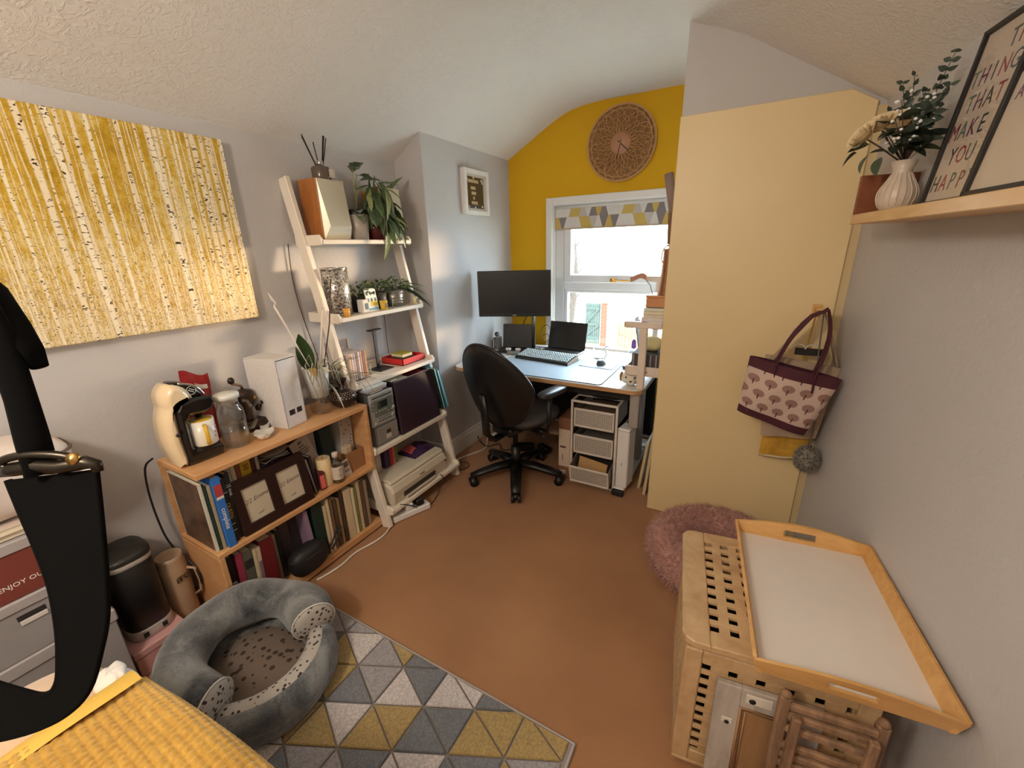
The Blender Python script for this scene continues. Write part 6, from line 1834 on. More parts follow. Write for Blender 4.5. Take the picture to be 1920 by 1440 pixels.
def bed_ring(a, rx=.225, ry=.205): return (BCX + rx * cos(a), BCY + ry * sin(a))
zf = .019
# base dish with low outer wall
def dish(u, v):
    a = 2 * pi * u
    prof2 = [(.0, .045), (.6, .045), (.85, .06), (1.0, .11), (1.14, .115), (1.28, .085), (1.30, .04), (1.2, .002), (.6, .001), (0, .001)]
    t = v * (len(prof2) - 1)
    i = min(int(t), len(prof2) - 2)
    f = t - i
    r = prof2[i][0] + (prof2[i + 1][0] - prof2[i][0]) * f
    z = prof2[i][1] + (prof2[i + 1][1] - prof2[i][1]) * f
    x, y = BCX + .228 * r * cos(a), BCY + .200 * r * sin(a)
    return Vector((x, y, zf + z + .006 * sin(5 * a) * (r > .9)))
part('base', G().grid(dish, 48, 28, cu=True), PLUSH, pbed)
A0, A1 = radians(62), radians(298)
pts, rad = [], []
for k in range(33):
    t = k / 32
    a = A0 + (A1 - A0) * t
    x, y = bed_ring(a, .222, .200)
    lump = 1 + .07 * sin(7 * t * pi) + .04 * sin(17 * t)
    pts.append((x, y, zf + .148 + .02 * sin(pi * t)))
    rad.append(.078 * lump * (1 if 0 < k < 32 else .93))
part('bolster', G().tube(pts, rad, 18), PLUSH, pbed)
for e, (i0, i1) in enumerate(((0, 1), (32, 31))):
    p = Vector(pts[i0]); d = (Vector(pts[i0]) - Vector(pts[i1])).normalized()
    ec = part('end_cap', G().lathe([(.074, 0), (.070, .008), (.045, .016), (0, .019)], p, 26, axis=d), SNOW, pbed)
    part('piping', G().tube([p + (d.orthogonal().normalized() * cos(q) + d.cross(d.orthogonal().normalized()) * sin(q)) * .0755 for q in [2 * pi * k / 26 for k in range(26)]], .0035, 6, closed=True), mat('piping_white', S(200, 196, 190), .8), ec)
# spotted entrance roll
pe = []
for k in range(15):
    t = k / 14
    a = radians(-58) + radians(116) * t
    x, y = bed_ring(a, .245, .220)
    pe.append((x, y, zf + .098 - .012 * sin(pi * t)))
part('entrance_roll', G().tube(pe, [.04 + .018 * sin(pi * k / 14) for k in range(15)], 14), PLUSH, pbed)
part('spotted_lining', G().tube([(p[0] + (BCX - p[0]) * .07, p[1] + (BCY - p[1]) * .07, p[2] + .008) for p in pe], [.036 + .018 * sin(pi * k / 14) for k in range(15)], 14), SNOW, pbed)
part('inner_cushion', G().grid(lambda u, v: Vector((BCX + .185 * v * cos(2 * pi * u) , BCY + .165 * v * sin(2 * pi * u), zf + .075 - .02 * v * v + .006 * sin(6 * pi * u) * v)), 36, 10, cu=True), spotted('brown_leopard_plush', S(112, 98, 88), S(58, 46, 40), 34), pbed)

# ================================================================== pink fluffy pet bed
PINKF = mat('dusty_pink_fur', S(176, 128, 118), .95, noise=(30, .2), sheen=.5)
pk2 = thing('pink_pet_bed', 'round dusty pink long-fur pet bed behind the hamper', 'pet bed', (.03, 1.89, 0))
QX, QY, QR, QT = .03, 1.895, .225, .092
part('ring', G().grid(lambda u, v: Vector((QX + (QR + QT * cos(2 * pi * v)) * cos(2 * pi * u), QY + (QR + QT * cos(2 * pi * v)) * sin(2 * pi * u), .088 + .085 * sin(2 * pi * v))), 60, 18, cu=True, cv=True), PINKF, pk2)
part('cushion', G().lathe([(0, .002), (.20, .002), (.20, .045), (.12, .06), (0, .055)], (QX, QY, 0), 36), PINKF, pk2)
rf = random.Random(5)
g = G()
for i in range(9000):
    u, v = rf.uniform(0, 2 * pi), rf.uniform(-.9, 3.9)
    nrm = Vector((cos(v) * cos(u), cos(v) * sin(u), sin(v)))
    p = Vector((QX + (QR + QT * cos(v)) * cos(u), QY + (QR + QT * cos(v)) * sin(u), .088 + .085 * sin(v)))
    d = (nrm + Vector((rf.uniform(-.7, .7), rf.uniform(-.7, .7), rf.uniform(-.5, .6)))).normalized()
    L = rf.uniform(.018, .036)
    s_ = d.cross(Vector((rf.uniform(-1, 1), rf.uniform(-1, 1), rf.uniform(-1, 1)))).normalized() * .0022
    tip = p + d * L + Vector((0, 0, -.006))
    if tip.z < .003: tip.z = .003
    if tip.y > 2.235: tip.y = 2.235
    g.add([p - s_, p + s_, tip], [(0, 1, 2)])
part('long_fur', g, PINKF, pk2, kind='stuff')

# ================================================================== slatted hamper
ACA = wood('pale_acacia', S(172, 138, 98), S(200, 168, 126), (14, 14, 14), .45)
HM = TR((-.035, .945, 0), radians(7.7))
hp = thing('lattice_hamper', 'square wooden storage hamper with lattice top and sides', 'hamper', HM @ Vector((.23, .24, 0)), radians(7.7))
HW, HD, HH = .46, .485, .50
def lattice(parent, F, W, H, border, nx, ny, th, holes=.022, corner=0.0, topb=None):
    """frame F: x across, y along, z outward; border boards plus crossing slats leave square holes"""
    bt = topb or border
    part('border_board', G(F).bx(0, border, 0, H, 0, th, .004), ACA, parent)
    part('border_board', G(F).bx(W - border, W, 0, H, 0, th, .004), ACA, parent)
    part('border_board', G(F).bx(border, W - border, 0, bt, 0, th, .003), ACA, parent)
    part('border_board', G(F).bx(border, W - border, H - bt, H, 0, th, .003), ACA, parent)
    iw, ih = W - 2 * border, H - 2 * bt
    sy = (ih - ny * holes) / (ny - 1) if ny > 1 else 0
    for j in range(ny - 1):
        y = bt + holes * (j + 1) + sy * j
        part('slat', G(F).bx(border, W - border, y, y + sy, .007, th - .001, .0008), ACA, parent)
    sx = (iw - nx * holes) / (nx - 1)
    for i in range(nx - 1):
        x = border + holes * (i + 1) + sx * i
        part('slat', G(F).bx(x, x + sx, bt, H - bt, .0075, th - .0014, .0008), ACA, parent)
tp_ = part('lid_batten', G(HM).bx(.02, HW - .02, .02, .045, HH - .034, HH - .022, .002), ACA, hp)
part('lid_batten', G(HM).bx(.02, HW - .02, HD - .045, HD - .02, HH - .034, HH - .022, .002), ACA, hp)
HT = HM @ Matrix.Translation((0, 0, HH - .022))
part('lid_side_board', G(HT).prism([(0.03, 0), (.07, 0), (.07, HD), (.03, HD), (.012, HD - .008), (0, HD - .03), (0, .03), (.008, .012)], Matrix(), .022, bev=.003), ACA, hp)
part('lid_side_board', G(HT).prism([(HW - .07, 0), (HW - .03, 0), (HW - .01, .01), (HW, .03), (HW, HD - .03), (HW - .01, HD - .01), (HW - .03, HD), (HW - .07, HD)], Matrix(), .022, bev=.003), ACA, hp)
part('lid_end_board', G(HT).bx(.07, HW - .07, 0, .052, 0, .022, .002), ACA, hp)
part('lid_end_board', G(HT).bx(.07, HW - .07, HD - .052, HD, 0, .022, .002), ACA, hp)
ih = HD - .104
for j in range(9):
    y = .052 + (j + 1) * .022 + j * (ih - 10 * .022) / 9
    part('slat', G(HT).bx(.07, HW - .07, y, y + (ih - 10 * .022) / 9, .012, .0216, .0008), ACA, hp)
iw = HW - .14
for i in range(6):
    x = .07 + (i + 1) * .023 + i * (iw - 7 * .023) / 6
    part('slat', G(HT).bx(x, x + (iw - 7 * .023) / 6, .052, HD - .052, .0125, .0212, .0008), ACA, hp)
hF = HM @ Matrix(((1, 0, 0, .012), (0, 0, -1, .028), (0, 1, 0, .02), (0, 0, 0, 1)))      # front
hB = HM @ Matrix(((1, 0, 0, .012), (0, 0, 1, HD - .028), (0, 1, 0, .02), (0, 0, 0, 1)))
hL = HM @ Matrix(((0, 0, -1, .028), (1, 0, 0, .03), (0, 1, 0, .02), (0, 0, 0, 1)))
hR = HM @ Matrix(((0, 0, 1, HW - .028), (1, 0, 0, .03), (0, 1, 0, .02), (0, 0, 0, 1)))
fpn = part('front_panel', G(hF).bx(0, .436, 0, .012, 0, .016, .002), ACA, hp)
lattice(fpn, hF @ Matrix.Translation((0, .012, 0)), .436, .43, .045, 6, 10, .016, .022)
for F_, W_ in ((hL, .425), (hR, .425), (hB, .436)):
    sp = part('side_panel', G(F_).bx(0, W_, 0, .012, 0, .016, .002), ACA, hp)
    lattice(sp, F_ @ Matrix.Translation((0, .012, 0)), W_, .43, .05, 6, 9, .016, .022)
part('inner_floor', G(HM).bx(.03, HW - .03, .03, HD - .03, .03, .04), ACA, hp)
for (x, y) in ((.029, .029), (HW - .059, .029), (.029, HD - .059), (HW - .059, HD - .059)):
    part('corner_post', G(HM).bx(x, x + .03, y, y + .03, .001, HH - .033, .003), ACA, hp)
solo('added_dark_fill', G().grid(sup(tuple(HM @ Vector((.23, .24, .235))), (.17, .18, .19), 4), 24, 12, cu=True), mat('dark_fill', S(30, 24, 22), .95), 'unseen dark filler added inside the lattice hamper to blacken its holes', 'cloth', tuple(HM @ Vector((.23, .24, .045))))  # dark mass added inside so the lattice holes look deeply shaded

# ================================================================== tray on the hamper
BAM = wood('honey_bamboo', S(196, 146, 84), S(218, 172, 110), (10, 30, 30), .4)
TRM = TR((.134, .930, HH + .001), radians(6))
ty = thing('serving_tray', 'large white tray with honey wood rims and cut-out handles on the hamper', 'tray', TRM @ Vector((.18, .28, 0)), radians(6))
TW, TD = .372, .565
part('tray_base', G(TRM).bx(.006, TW - .006, .006, TD - .006, .003, .010), mat('tray_white', S(222, 214, 206), .35, noise=(6, .02)), ty)
for x in (0, TW):
    s_ = 1 if x else -1
    a = [(0, .001), (.010, .001), (.010 - .0, .012)]
    part('long_rim', G(TRM).add([(x - s_ * .014, .0, .001), (x - s_ * .002, .0, .001), (x + s_ * .012, -.004, .048), (x + s_ * .004, -.004, .05), (x - s_ * .014, TD, .001), (x - s_ * .002, TD, .001), (x + s_ * .012, TD + .004, .048), (x + s_ * .004, TD + .004, .05)],
                               [(0, 1, 2, 3), (4, 7, 6, 5), (0, 4, 5, 1), (1, 5, 6, 2), (2, 6, 7, 3), (3, 7, 4, 0)]), BAM, ty)
for y in (0, TD):
    s_ = 1 if y else -1
    # end board with arched top and an oblong hand hole, as two skins joined at the rims
    nS = 24
    outer = []
    for k in range(nS + 1):
        t = k / nS
        outer.append((TW * t, .046 + .022 * sin(pi * t)))
    P_, F_ = [], []
    def epos(xx, zz, off):
        tt = zz / .05
        return (xx + (0.008 * tt if xx > TW / 2 else -.008 * tt) * (abs(xx - TW / 2) > TW * .45), y + s_ * (-.012 + .014 * tt) + s_ * off, zz)
    cols_ = []
    for k in range(nS + 1):
        xx, top_ = outer[k]
        hole = abs(xx - TW / 2) < .052
        cols_.append((xx, [(.001, .022), (.046, top_)] if hole else [(.001, top_)]))
    for k in range(nS):
        (xa_, sa), (xb_, sb2) = cols_[k], cols_[k + 1]
        segs = [((.001, .001), (.022, .022)), ((.046, .046), (outer[k][1], outer[k + 1][1]))] if (len(sa) == 2 and len(sb2) == 2) else [((.001, .001), (outer[k][1], outer[k + 1][1]))]
        for (lo, hi) in segs:
            q = len(P_)
            for off in (0, .009):
                P_ += [epos(xa_, lo[0], off), epos(xb_, lo[1], off), epos(xb_, hi[1], off), epos(xa_, hi[0], off)]
            F_ += [(q, q + 1, q + 2, q + 3), (q + 4, q + 7, q + 6, q + 5), (q, q + 4, q + 5, q + 1), (q + 3, q + 2, q + 6, q + 7), (q, q + 3, q + 7, q + 4), (q + 1, q + 5, q + 6, q + 2)]
    part('handle_end', G(TRM).add(P_, F_), BAM, ty)

# ================================================================== things leaning on the hamper front
OLDW = wood('weathered_wood', S(100, 74, 54), S(158, 124, 94), (30, 30, 6), .8)
rk = thing('folded_stool', 'weathered wooden folded step stool leaning on the hamper front', 'stool', HM @ Vector((.33, -.03, 0)), radians(7.7))
SM = HM @ Matrix.Translation((0, -.056, 0))
for x in (.232, .418):
    part('upright', G(SM).bar((x, -.012, .001), (x, .004, .475), .026, .022, .005, (0, 1, 0)), OLDW, rk)
    part('worn_top', G(SM).lathe([(.011, 0), (.0125, .006), (.008, .014), (0, .016)], (x, .004, .472), 10), OLDW, rk)
    part('rear_upright', G(SM).bar((x - .02 if x > .3 else x + .02, -.034, .001), (x - .02 if x > .3 else x + .02, -.026, .45), .020, .018, .004, (0, 1, 0)), OLDW, rk)
for z in (.455, .425, .385, .33, .30, .27, .20, .14, .07):
    part('rung', G(SM).bar((.24, -.006 - (.455 - z) * .025, z), (.41, -.006 - (.455 - z) * .025, z), .020, .014, .004, (0, 1, 0)), OLDW, rk)
GRYW = wood('greywashed_wood', S(150, 140, 130), S(186, 176, 164), (20, 20, 5), .7)
cdn = thing('panelled_door', 'grey-washed panelled cupboard door with hinge cut-outs leaning on the hamper', 'door', HM @ Vector((.2, -.02, 0)), radians(7.7))
DM = HM @ Matrix.Translation((.095, -.034, .001)) @ Matrix.Rotation(radians(-3.5), 4, 'X')
g = G(DM)
g.bx(0, .06, 0, .016, 0, .40, .002).bx(.18, .24, 0, .016, 0, .40, .002).bx(.06, .18, 0, .016, .34, .40, .002).bx(.06, .18, 0, .016, 0, .06, .002)
part('frame', g, GRYW, cdn)
part('inset_panel', G(DM).bx(.058, .182, .006, .012, .058, .342), wood('inset_brown', S(140, 104, 70), S(160, 122, 84), (20, 20, 5), .6), cdn)
g = G(DM)
for i, o_ in enumerate((.0, .012)):
    g.tube([(.062 + o_, .002 + .003 * i, .062 + o_), (.178 - o_, .002 + .003 * i, .062 + o_), (.178 - o_, .002 + .003 * i, .338 - o_), (.062 + o_, .002 + .003 * i, .338 - o_)], .004, 6, closed=True)
part('moulding', g, wood('inset_brown', S(140, 104, 70), S(160, 122, 84), (20, 20, 5), .6), cdn)
part('hinge_plate', G(DM).bx(.07, .13, -.002, .001, .36, .388, .001), mat('hinge_pale', S(206, 198, 184), .5), cdn)
part('hinge_hole', G(DM).cyl((.085, -.003, .37), (.085, .001, .37), .008, n=12), INKK, cdn)
part('hinge_plate', G(DM).bx(.022, .048, -.002, .001, .275, .292, .001), mat('hinge_pale', S(206, 198, 184), .5), cdn)
part('hinge_hole', G(DM).cyl((.035, -.003, .279), (.035, .001, .279), .006, n=12), INKK, cdn)

# ================================================================== bags on the cupboard door
BURG = mat('burgundy_canvas', S(74, 30, 42), .85, bump=(300, .3, .002))
def tree_cloth():
    m = bpy.data.materials.new('tree_print_canvas')
    m.use_nodes = True
    n = NT(m)
    b = m.node_tree.nodes['Principled BSDF']
    u, v, w = n.sep(n.coord('UV'))
    su, sv = u * 4.8, v * 3.4
    row = sv.floor()
    fu = (su + row.mod(2.0) * 0.5).fract() - 0.5
    fv = sv.fract() - 0.55
    crown = ((fu * fu) * 5.2 + ((fv - 0.06) * (fv - 0.06)) * 7.5).sqrt()
    rag = n.noise(n.coord('UV'), 60, 3, .7) * .35
    inside = crown.lt(0.82 + 0.0) * (crown + rag * 0.6).lt(0.98)
    veins = n.noise(n.coord('UV'), 110, 2, .7).gt(.52)
    below = fv.lt(-0.02) * fu.abs().gt(0.16) * crown.gt(.62)
    trunk = fu.abs().lt(0.035) * fv.lt(0.0) * fv.gt(-0.42)
    base = S(196, 172, 158)
    c = n.mix(inside * (veins * .35 + .65), base, S(128, 88, 80))
    c = n.mix(trunk, c, S(76, 44, 46))
    n.put(c, b.inputs['Base Color'])
    b.inputs['Roughness'].default_value = .9
    n.put(n.bump(n.noise(n.coord('UV'), 300, 2, .6), .25, .002), b.inputs['Normal'])
    return m
TREEC = tree_cloth()
HK = thing('door_hook', 'small wooden peg hook fixed to the cream cupboard door', 'hook', (.265, 2.23, 1.20))
part('peg', G().cyl((.268, 2.237, 1.212), (.268, 2.03, 1.235), .010, n=12), PINE, HK)
part('back_plate', G().bx(.252, .286, 2.231, 2.238, 1.18, 1.235, .002), PINE, HK)
def bag_pt(u, v, side, C, th, yoff):
    """C: tl,tr,br,bl as (x,z); v=0 top"""
    tl, tr_, br, bl2 = [Vector(c) for c in C]
    a = tl.lerp(tr_, u); b_ = bl2.lerp(br, u)
    p = a.lerp(b_, v)
    bul = th * (sin(pi * u) ** .55) * (.35 + .65 * sin(pi * min(1, v * .85 + .12)))
    return Vector((p.x, yoff + side * bul + .006 * sin(u * 9 + v * 4), p.y))
def tote(root, C, th, yoff, nm, mbody, v0=0.0, v1=1.0, nu=26, nv=16):
    g = G()
    for sd in (-1, 1):
        g.grid(lambda u, v: bag_pt(u, v0 + (v1 - v0) * v, sd, C, th, yoff), nu, nv)
    o = part(nm, g, mbody, root)
    return o
CT = [(.040, 1.034), (.372, .967), (.285, .705), (.022, .780)]
tg = thing('tree_print_tote', 'tote bag printed with pink trees, burgundy trim and handles', 'bag', (.2, 2.0, .70))
bd = tote(tg, CT, .050, 2.015, 'printed_body', TREEC, .155, .875)
me = bd.data
uvl = me.uv_layers.new(name='UVMap')
nu_, nv_ = 26, 16
for poly_ in me.polygons:
    for li in poly_.loop_indices:
        vi = me.loops[li].vertex_index % (nu_ * nv_)
        uvl.data[li].uv = ((vi // nv_) / (nu_ - 1), 1 - (vi % nv_) / (nv_ - 1))
tote(tg, CT, .0525, 2.015, 'top_band', BURG, 0, .165, 26, 5)
tote(tg, CT, .0525, 2.015, 'bottom_band', BURG, .865, 1.0, 26, 5)
g = G()
pt = lambda u, sd: bag_pt(u, .03, sd, CT, .055, 2.015)
for sd in (-1, 1):
    a_, b_ = pt(.30, sd), pt(.72, sd)
    top_ = Vector((.268, 2.015 + sd * .02, 1.247))
    path = []
    for k in range(13):
        t = k / 12
        if t < .5:
            q = t * 2
            p = a_.lerp(top_ + Vector((-.012, 0, -.004)), q) + Vector((-.012 * sin(pi * q), 0, .02 * sin(pi * q)))
        else:
            q = t * 2 - 1
            p = (top_ + Vector((.012, 0, -.004))).lerp(b_, q) + Vector((.022 * sin(pi * q), 0, .012 * sin(pi * q)))
        path.append(p)
    part('handle', G().tube([a_ + Vector((0, 0, -.07))] + path + [b_ + Vector((0, 0, -.07))], .015, 8, flat=.28), BURG, tg)
LIN = mat('beige_linen', S(176, 152, 128), .9, bump=(220, .35, .003))
bg2 = thing('beige_shopper', 'beige cloth shopper with scalloped lace hanging behind the tote', 'bag', (.24, 2.1, .62))
C2 = [(.10, 1.02), (.378, .985), (.345, .655), (.135, .63)]
tote(bg2, C2, .022, 2.13, 'body', LIN)
for sx, ex in ((.13, .262), (.36, .282)):
    part('strap', G().tube([(sx, 2.12, 1.0), ((sx + ex) / 2, 2.115, 1.12), (ex, 2.11, 1.225)], [.03, .022, .012], 8, flat=.3), LIN, bg2)
g = G()
for k in range(2):
    g.tube([(.215 + k * .05 + .025 * cos(a), 2.098, 1.062 + .02 * sin(a)) for a in [pi * q / 8 for q in range(9)]], .003, 5)
part('scallop_edge', g, mat('scallop_white', S(214, 206, 192), .8), bg2)
part('dark_lace', G().bx(.205, .302, 2.101, 2.106, 1.035, 1.066, .001), mat('lace_dark', S(44, 38, 34), .9, noise=(160, .6)), bg2)
YFB = mat('yellow_fabric', S(196, 150, 52), .9, noise=(40, .2))
bg3 = thing('yellow_fabric_bag', 'mustard cloth bag hanging lowest on the door hook', 'bag', (.2, 2.18, .48))
C3 = [(.15, .80), (.335, .78), (.33, .525), (.145, .505)]
tote(bg3, C3, .016, 2.19, 'body', YFB)
part('hem', G().tube([(.145, 2.187, .505), (.24, 2.178, .512), (.33, 2.187, .525)], .006, 6), mat('hem_cream', S(206, 186, 150), .9), bg3)
part('strap', G().tube([(.22, 2.19, .79), (.25, 2.185, 1.0), (.265, 2.18, 1.225)], .01, 6, flat=.3), YFB, bg3)
pm_ = thing('furry_pompom', 'grey speckled furry pompom hanging beside the mustard bag', 'pompom', (.33, 2.12, .53))
PMF = spotted('speckled_fur', S(150, 142, 130), S(50, 46, 42), 90)
PMX = Vector((.325, 2.105, .56))
part('ball', G().grid(sup(tuple(PMX), (.042, .042, .055), 2), 20, 14, cu=True), PMF, pm_)
g = G()
for i in range(1500):
    a, b_ = rf.uniform(0, 2 * pi), math.asin(rf.uniform(-1, 1))
    nrm = Vector((cos(b_) * cos(a), cos(b_) * sin(a), sin(b_)))
    p = PMX + Vector((nrm.x * .042, nrm.y * .042, nrm.z * .055))
    d = (nrm + Vector((rf.uniform(-.5, .5), rf.uniform(-.5, .5), rf.uniform(-.5, .5)))).normalized()
    s_ = d.cross(Vector((rf.uniform(-1, 1), rf.uniform(-1, 1), rf.uniform(-1, 1)))).normalized() * .0018
    g.add([p - s_, p + s_, p + d * .016], [(0, 1, 2)])
part('fur', g, PMF, pm_, kind='stuff')
part('cord', G().tube([PMX + Vector((0, 0, .05)), PMX + Vector((0, .0, .2)), (.30, 2.10, .9), (.274, 2.075, 1.23)], .003, 6), mat('grey_cord', S(110, 104, 98), .8), pm_)

# ================================================================== shelf on the right wall
_wl = sqrt(1 + .135 ** 2)
wx, wy = -.135 / _wl, 1 / _wl
RS = Matrix(((wx, -wy, 0, xr(1.87)), (wy, wx, 0, 1.87), (0, 0, 1, 0), (0, 0, 0, 1)))   # x along the wall away from camera, y into the room
SHZ = 1.576
OAKS = wood('pale_oak', S(206, 166, 112), S(226, 190, 138), (30, 6, 30), .4)
rsf = thing('wall_shelf', 'pale wood wall shelf with a brown upright end on the right wall', 'shelf', RS @ Vector((-.6, .07, 1.546)), atan2(wy, wx) - pi / 2)
part('shelf_board', G(RS).bx(-1.75, 0, .001, .150, 1.546, SHZ, .002), OAKS, rsf)
part('end_board', G(RS).bx(-.018, 0, .001, .148, SHZ, 1.692, .002), wood('warm_brown_end', S(120, 66, 40), S(142, 84, 54), (20, 20, 20), .45), rsf)

BLF = mat('black_thin_frame', S(24, 20, 18), .4)
LC = [mat('letter_slate', S(66, 84, 88), .7), mat('letter_red', S(150, 50, 56), .7), mat('letter_ink', S(40, 38, 44), .7), mat('letter_plum', S(104, 44, 84), .7), mat('letter_teal', S(84, 112, 108), .7), mat('letter_maroon', S(122, 42, 60), .7)]
def poster(label, x0, y0, tilt, W, H, lines):
    t = thing('framed_print', label, 'picture', RS @ Vector((x0 - W / 2, y0, SHZ)), 0, 'framed word prints on the wall shelf')
    M = RS @ Matrix.Translation((x0, y0, SHZ + .002)) @ Matrix.Rotation(tilt, 4, 'X')
    g = G(M)
    g.bx(-.012, 0, -.016, 0, 0, H, .001).bx(-W, -W + .012, -.016, 0, 0, H, .001).bx(-W, 0, -.016, 0, 0, .012, .001).bx(-W, 0, -.016, 0, H - .012, H, .001)
    part('surround', g, BLF, t)
    pp = part('print_sheet', G(M).bx(-W + .01, -.01, -.012, -.008, .01, H - .01), mat('print_paper', S(206, 190, 172), .6), t)
    part('glazing', G(M).bx(-W + .01, -.01, -.0055, -.0045, .01, H - .01), glass('frame_glass', (1, 1, 1, 1), .03, .16), t)
    for (s_, z_, sz, x_) in lines:
        for i, chh in enumerate(s_):
            text(pp, 'letter', chh, sz, M @ FR((-.03 - x_ - i * sz * .66, -.0076, z_), (-1, 0, 0), (0, 0, 1)), LC[(i * 5 + len(s_) * 3 + int(z_ * 100)) % 6], .0003, sx=.85)
    return t
TL = radians(6.5)
poster('framed print of coloured capitals reading things that make you happy, behind the other', -.232, .070, TL, .305, .395, [('HAPPY', .052, .056, .005), ('YOU', .112, .056, .035), ('MAKE', .170, .056, .0), ('THAT', .228, .056, .02), ('THINGS', .284, .054, .0), ('THE', .338, .054, .10)])
poster('black-framed word print standing in front at the right of the shelf', -.535, .118, TL * 1.2, .30, .40, [('AND', .235, .036, -.008), ('A', .185, .036, .008)])

VM = RS @ Matrix.Translation((-.135, .088, SHZ + .0005))
vs_ = thing('flower_vase', 'white ribbed vase of cream roses and dark eucalyptus on the wall shelf', 'vase', VM @ Vector((0, 0, 0)))
VC = VM @ Vector((0, 0, 0))
part('vase', G().lathe([(0, 0), (.030, 0), (.040, .012), (.047, .035), (.044, .058), (.030, .085), (.023, .100), (.023, .112), (.031, .134), (.028, .134), (.02, .112), (.02, .1)], VC, 36), mat('white_ribbed_ceramic', S(206, 190, 172), .3, bump=(90, .3, .004)), vs_)
g = G()
for i in range(18):
    a = 2 * pi * i / 18
    g.tube([VC + Vector((r_ * cos(a), r_ * sin(a), z_)) for r_, z_ in ((.0405, .014), (.0475, .036), (.0445, .058), (.0305, .085), (.0235, .10))], .0016, 5)
part('ribs', g, mat('white_ribbed_ceramic', S(206, 190, 172), .3), vs_)
EUC = leafmat('eucalyptus_dark', S(44, 56, 48), S(74, 88, 76), .5)
top = VC + Vector((0, 0, .125))
def sprig(tip, n_, ls, m=EUC, curve=.02):
    tip = Vector(tip)
    mid = (top + tip) / 2 + Vector((0, 0, curve))
    pts_ = []
    for k in range(9):
        t = k / 8
        pts_.append(top * (1 - t) ** 2 + mid * 2 * t * (1 - t) + tip * t * t)
    part('stem', G().tube(pts_, [.0022 - .0015 * k / 8 for k in range(9)], 5), mat('brown_stem', S(62, 48, 38), .7), vs_)
    for i in range(n_):
        t = .3 + .7 * i / (n_ - 1)
        p = top * (1 - t) ** 2 + mid * 2 * t * (1 - t) + tip * t * t
        d = (tip - top).normalized()
        sd = d.cross(Vector((cos(i * 2.4), sin(i * 2.4), .3))).normalized()
        for s2 in (1, -1):
            inst(EUCM, 'leaf', vs_, leaf_M(p, sd * s2 + d * .35, ls * (1.15 - .7 * t), i * .7))
EUCM = leaf_mesh('leaf', EUC, .62, .15, 0, 6)
sprig((.318, 1.83, 1.935), 7, .04)
sprig((.345, 1.85, 1.955), 6, .035)
sprig((.380, 1.66, 1.945), 9, .04, curve=.03)
sprig((.372, 1.60, 1.86), 7, .04)
sprig((.345, 1.62, 1.83), 7, .042)
sprig((.300, 1.80, 1.86), 6, .042)
sprig((.352, 1.72, 1.88), 6, .045)
RL = leaf_mesh('rose_leaf', leafmat('rose_leaf_green', S(58, 72, 56), S(88, 102, 80), .45), .62, .2, 0, 7)
for (p, d, L) in (((.225, 1.70, 1.742), (-.6, -.2, -.5), .05), ((.255, 1.71, 1.735), (-.4, -.3, -.8), .055), ((.285, 1.715, 1.725), (-.2, -.4, -.8), .055), ((.30, 1.70, 1.75), (.5, -.6, .1), .075), ((.33, 1.69, 1.74), (.7, -.4, .2), .085), ((.27, 1.72, 1.77), (.5, -.5, .2), .07), ((.25, 1.70, 1.76), (-.7, .1, -.1), .05)):
    inst(RL, 'rose_leaf', vs_, leaf_M(p, d, L, .5))
DRL = leaf_mesh('rose_leaf', leafmat('dark_rose_leaf', S(34, 44, 36), S(62, 76, 60), .4), .55, .2, 0, 7)
_rv = random.Random(31)
for _i in range(22):
    _a = _rv.uniform(-2.9, .3)
    inst(DRL, 'rose_leaf', vs_, leaf_M(Vector((.333 + _rv.uniform(-.035, .03), 1.705 + _rv.uniform(-.04, .04), 1.735 + _rv.uniform(0, .085))), (cos(_a), sin(_a), _rv.uniform(-.5, .6)), _rv.uniform(.045, .075), _rv.uniform(-.6, .6)))
ROSE = mat('cream_rose_petal', S(226, 206, 166), .7)
def rose(c, ax, s):
    c = Vector(c)
    A = Vector((0, 0, 1)).rotation_difference(Vector(ax)).to_matrix()
    part('stem', G().tube([top, (top + c) / 2 + Vector((-.01, 0, .01)), c], .0022, 5), mat('brown_stem', S(62, 48, 38), .7), vs_)
    rr2 = random.Random(int(c.z * 1e4))
    for ring_, (n_, r_, h_, op) in enumerate(((1, .25, 1.0, 0), (3, .42, .95, .12), (4, .68, .88, .35), (5, .95, .72, .65))):
        for k in range(n_):
            a0 = 2 * pi * k / n_ + ring_ * .7
            sp = 2 * pi / n_ * 1.25 if n_ > 1 else 2 * pi
            def pet(u, v):
                a = a0 + (u - .5) * sp
                rr3 = r_ * (.35 + .65 * v ** .7) + op * .28 * max(0, v - .6)
                zz = h_ * v - op * .35 * max(0, v - .75) - .25 * (abs(u - .5) * 2) ** 3 * v
                return c + A @ (Vector((rr3 * cos(a), rr3 * sin(a), zz * .78 - .3)) * s)
            part('petal', G().grid(pet, 8, 6), ROSE, vs_)
rose((.232, 1.712, 1.785), (-.75, -.35, .5), .042)
rose((.312, 1.725, 1.812), (-.25, -.55, .8), .050)
rose((.268, 1.735, 1.815), (-.4, -.4, .8), .046)
g = G()
rg = random.Random(9)
for i in range(60):
    c = Vector((.335 + rg.uniform(-.05, .045), 1.71 + rg.uniform(-.06, .06), 1.80 + rg.uniform(-.05, .075)))
    g.grid(sup(tuple(c), (.005, .005, .004), 2), 6, 5, cu=True)
part('small_white_florets', g, mat('white_floret', S(240, 240, 240), .6), vs_, kind='stuff')
g = G()
for i in range(22):
    c = Vector((.335 + rg.uniform(-.05, .045), 1.71 + rg.uniform(-.06, .06), 1.79 + rg.uniform(-.05, .07)))
    g.tube([top, (top + c) / 2, c], .001, 4)
part('floret_stalks', g, mat('brown_stem', S(62, 48, 38), .7), vs_, kind='stuff')

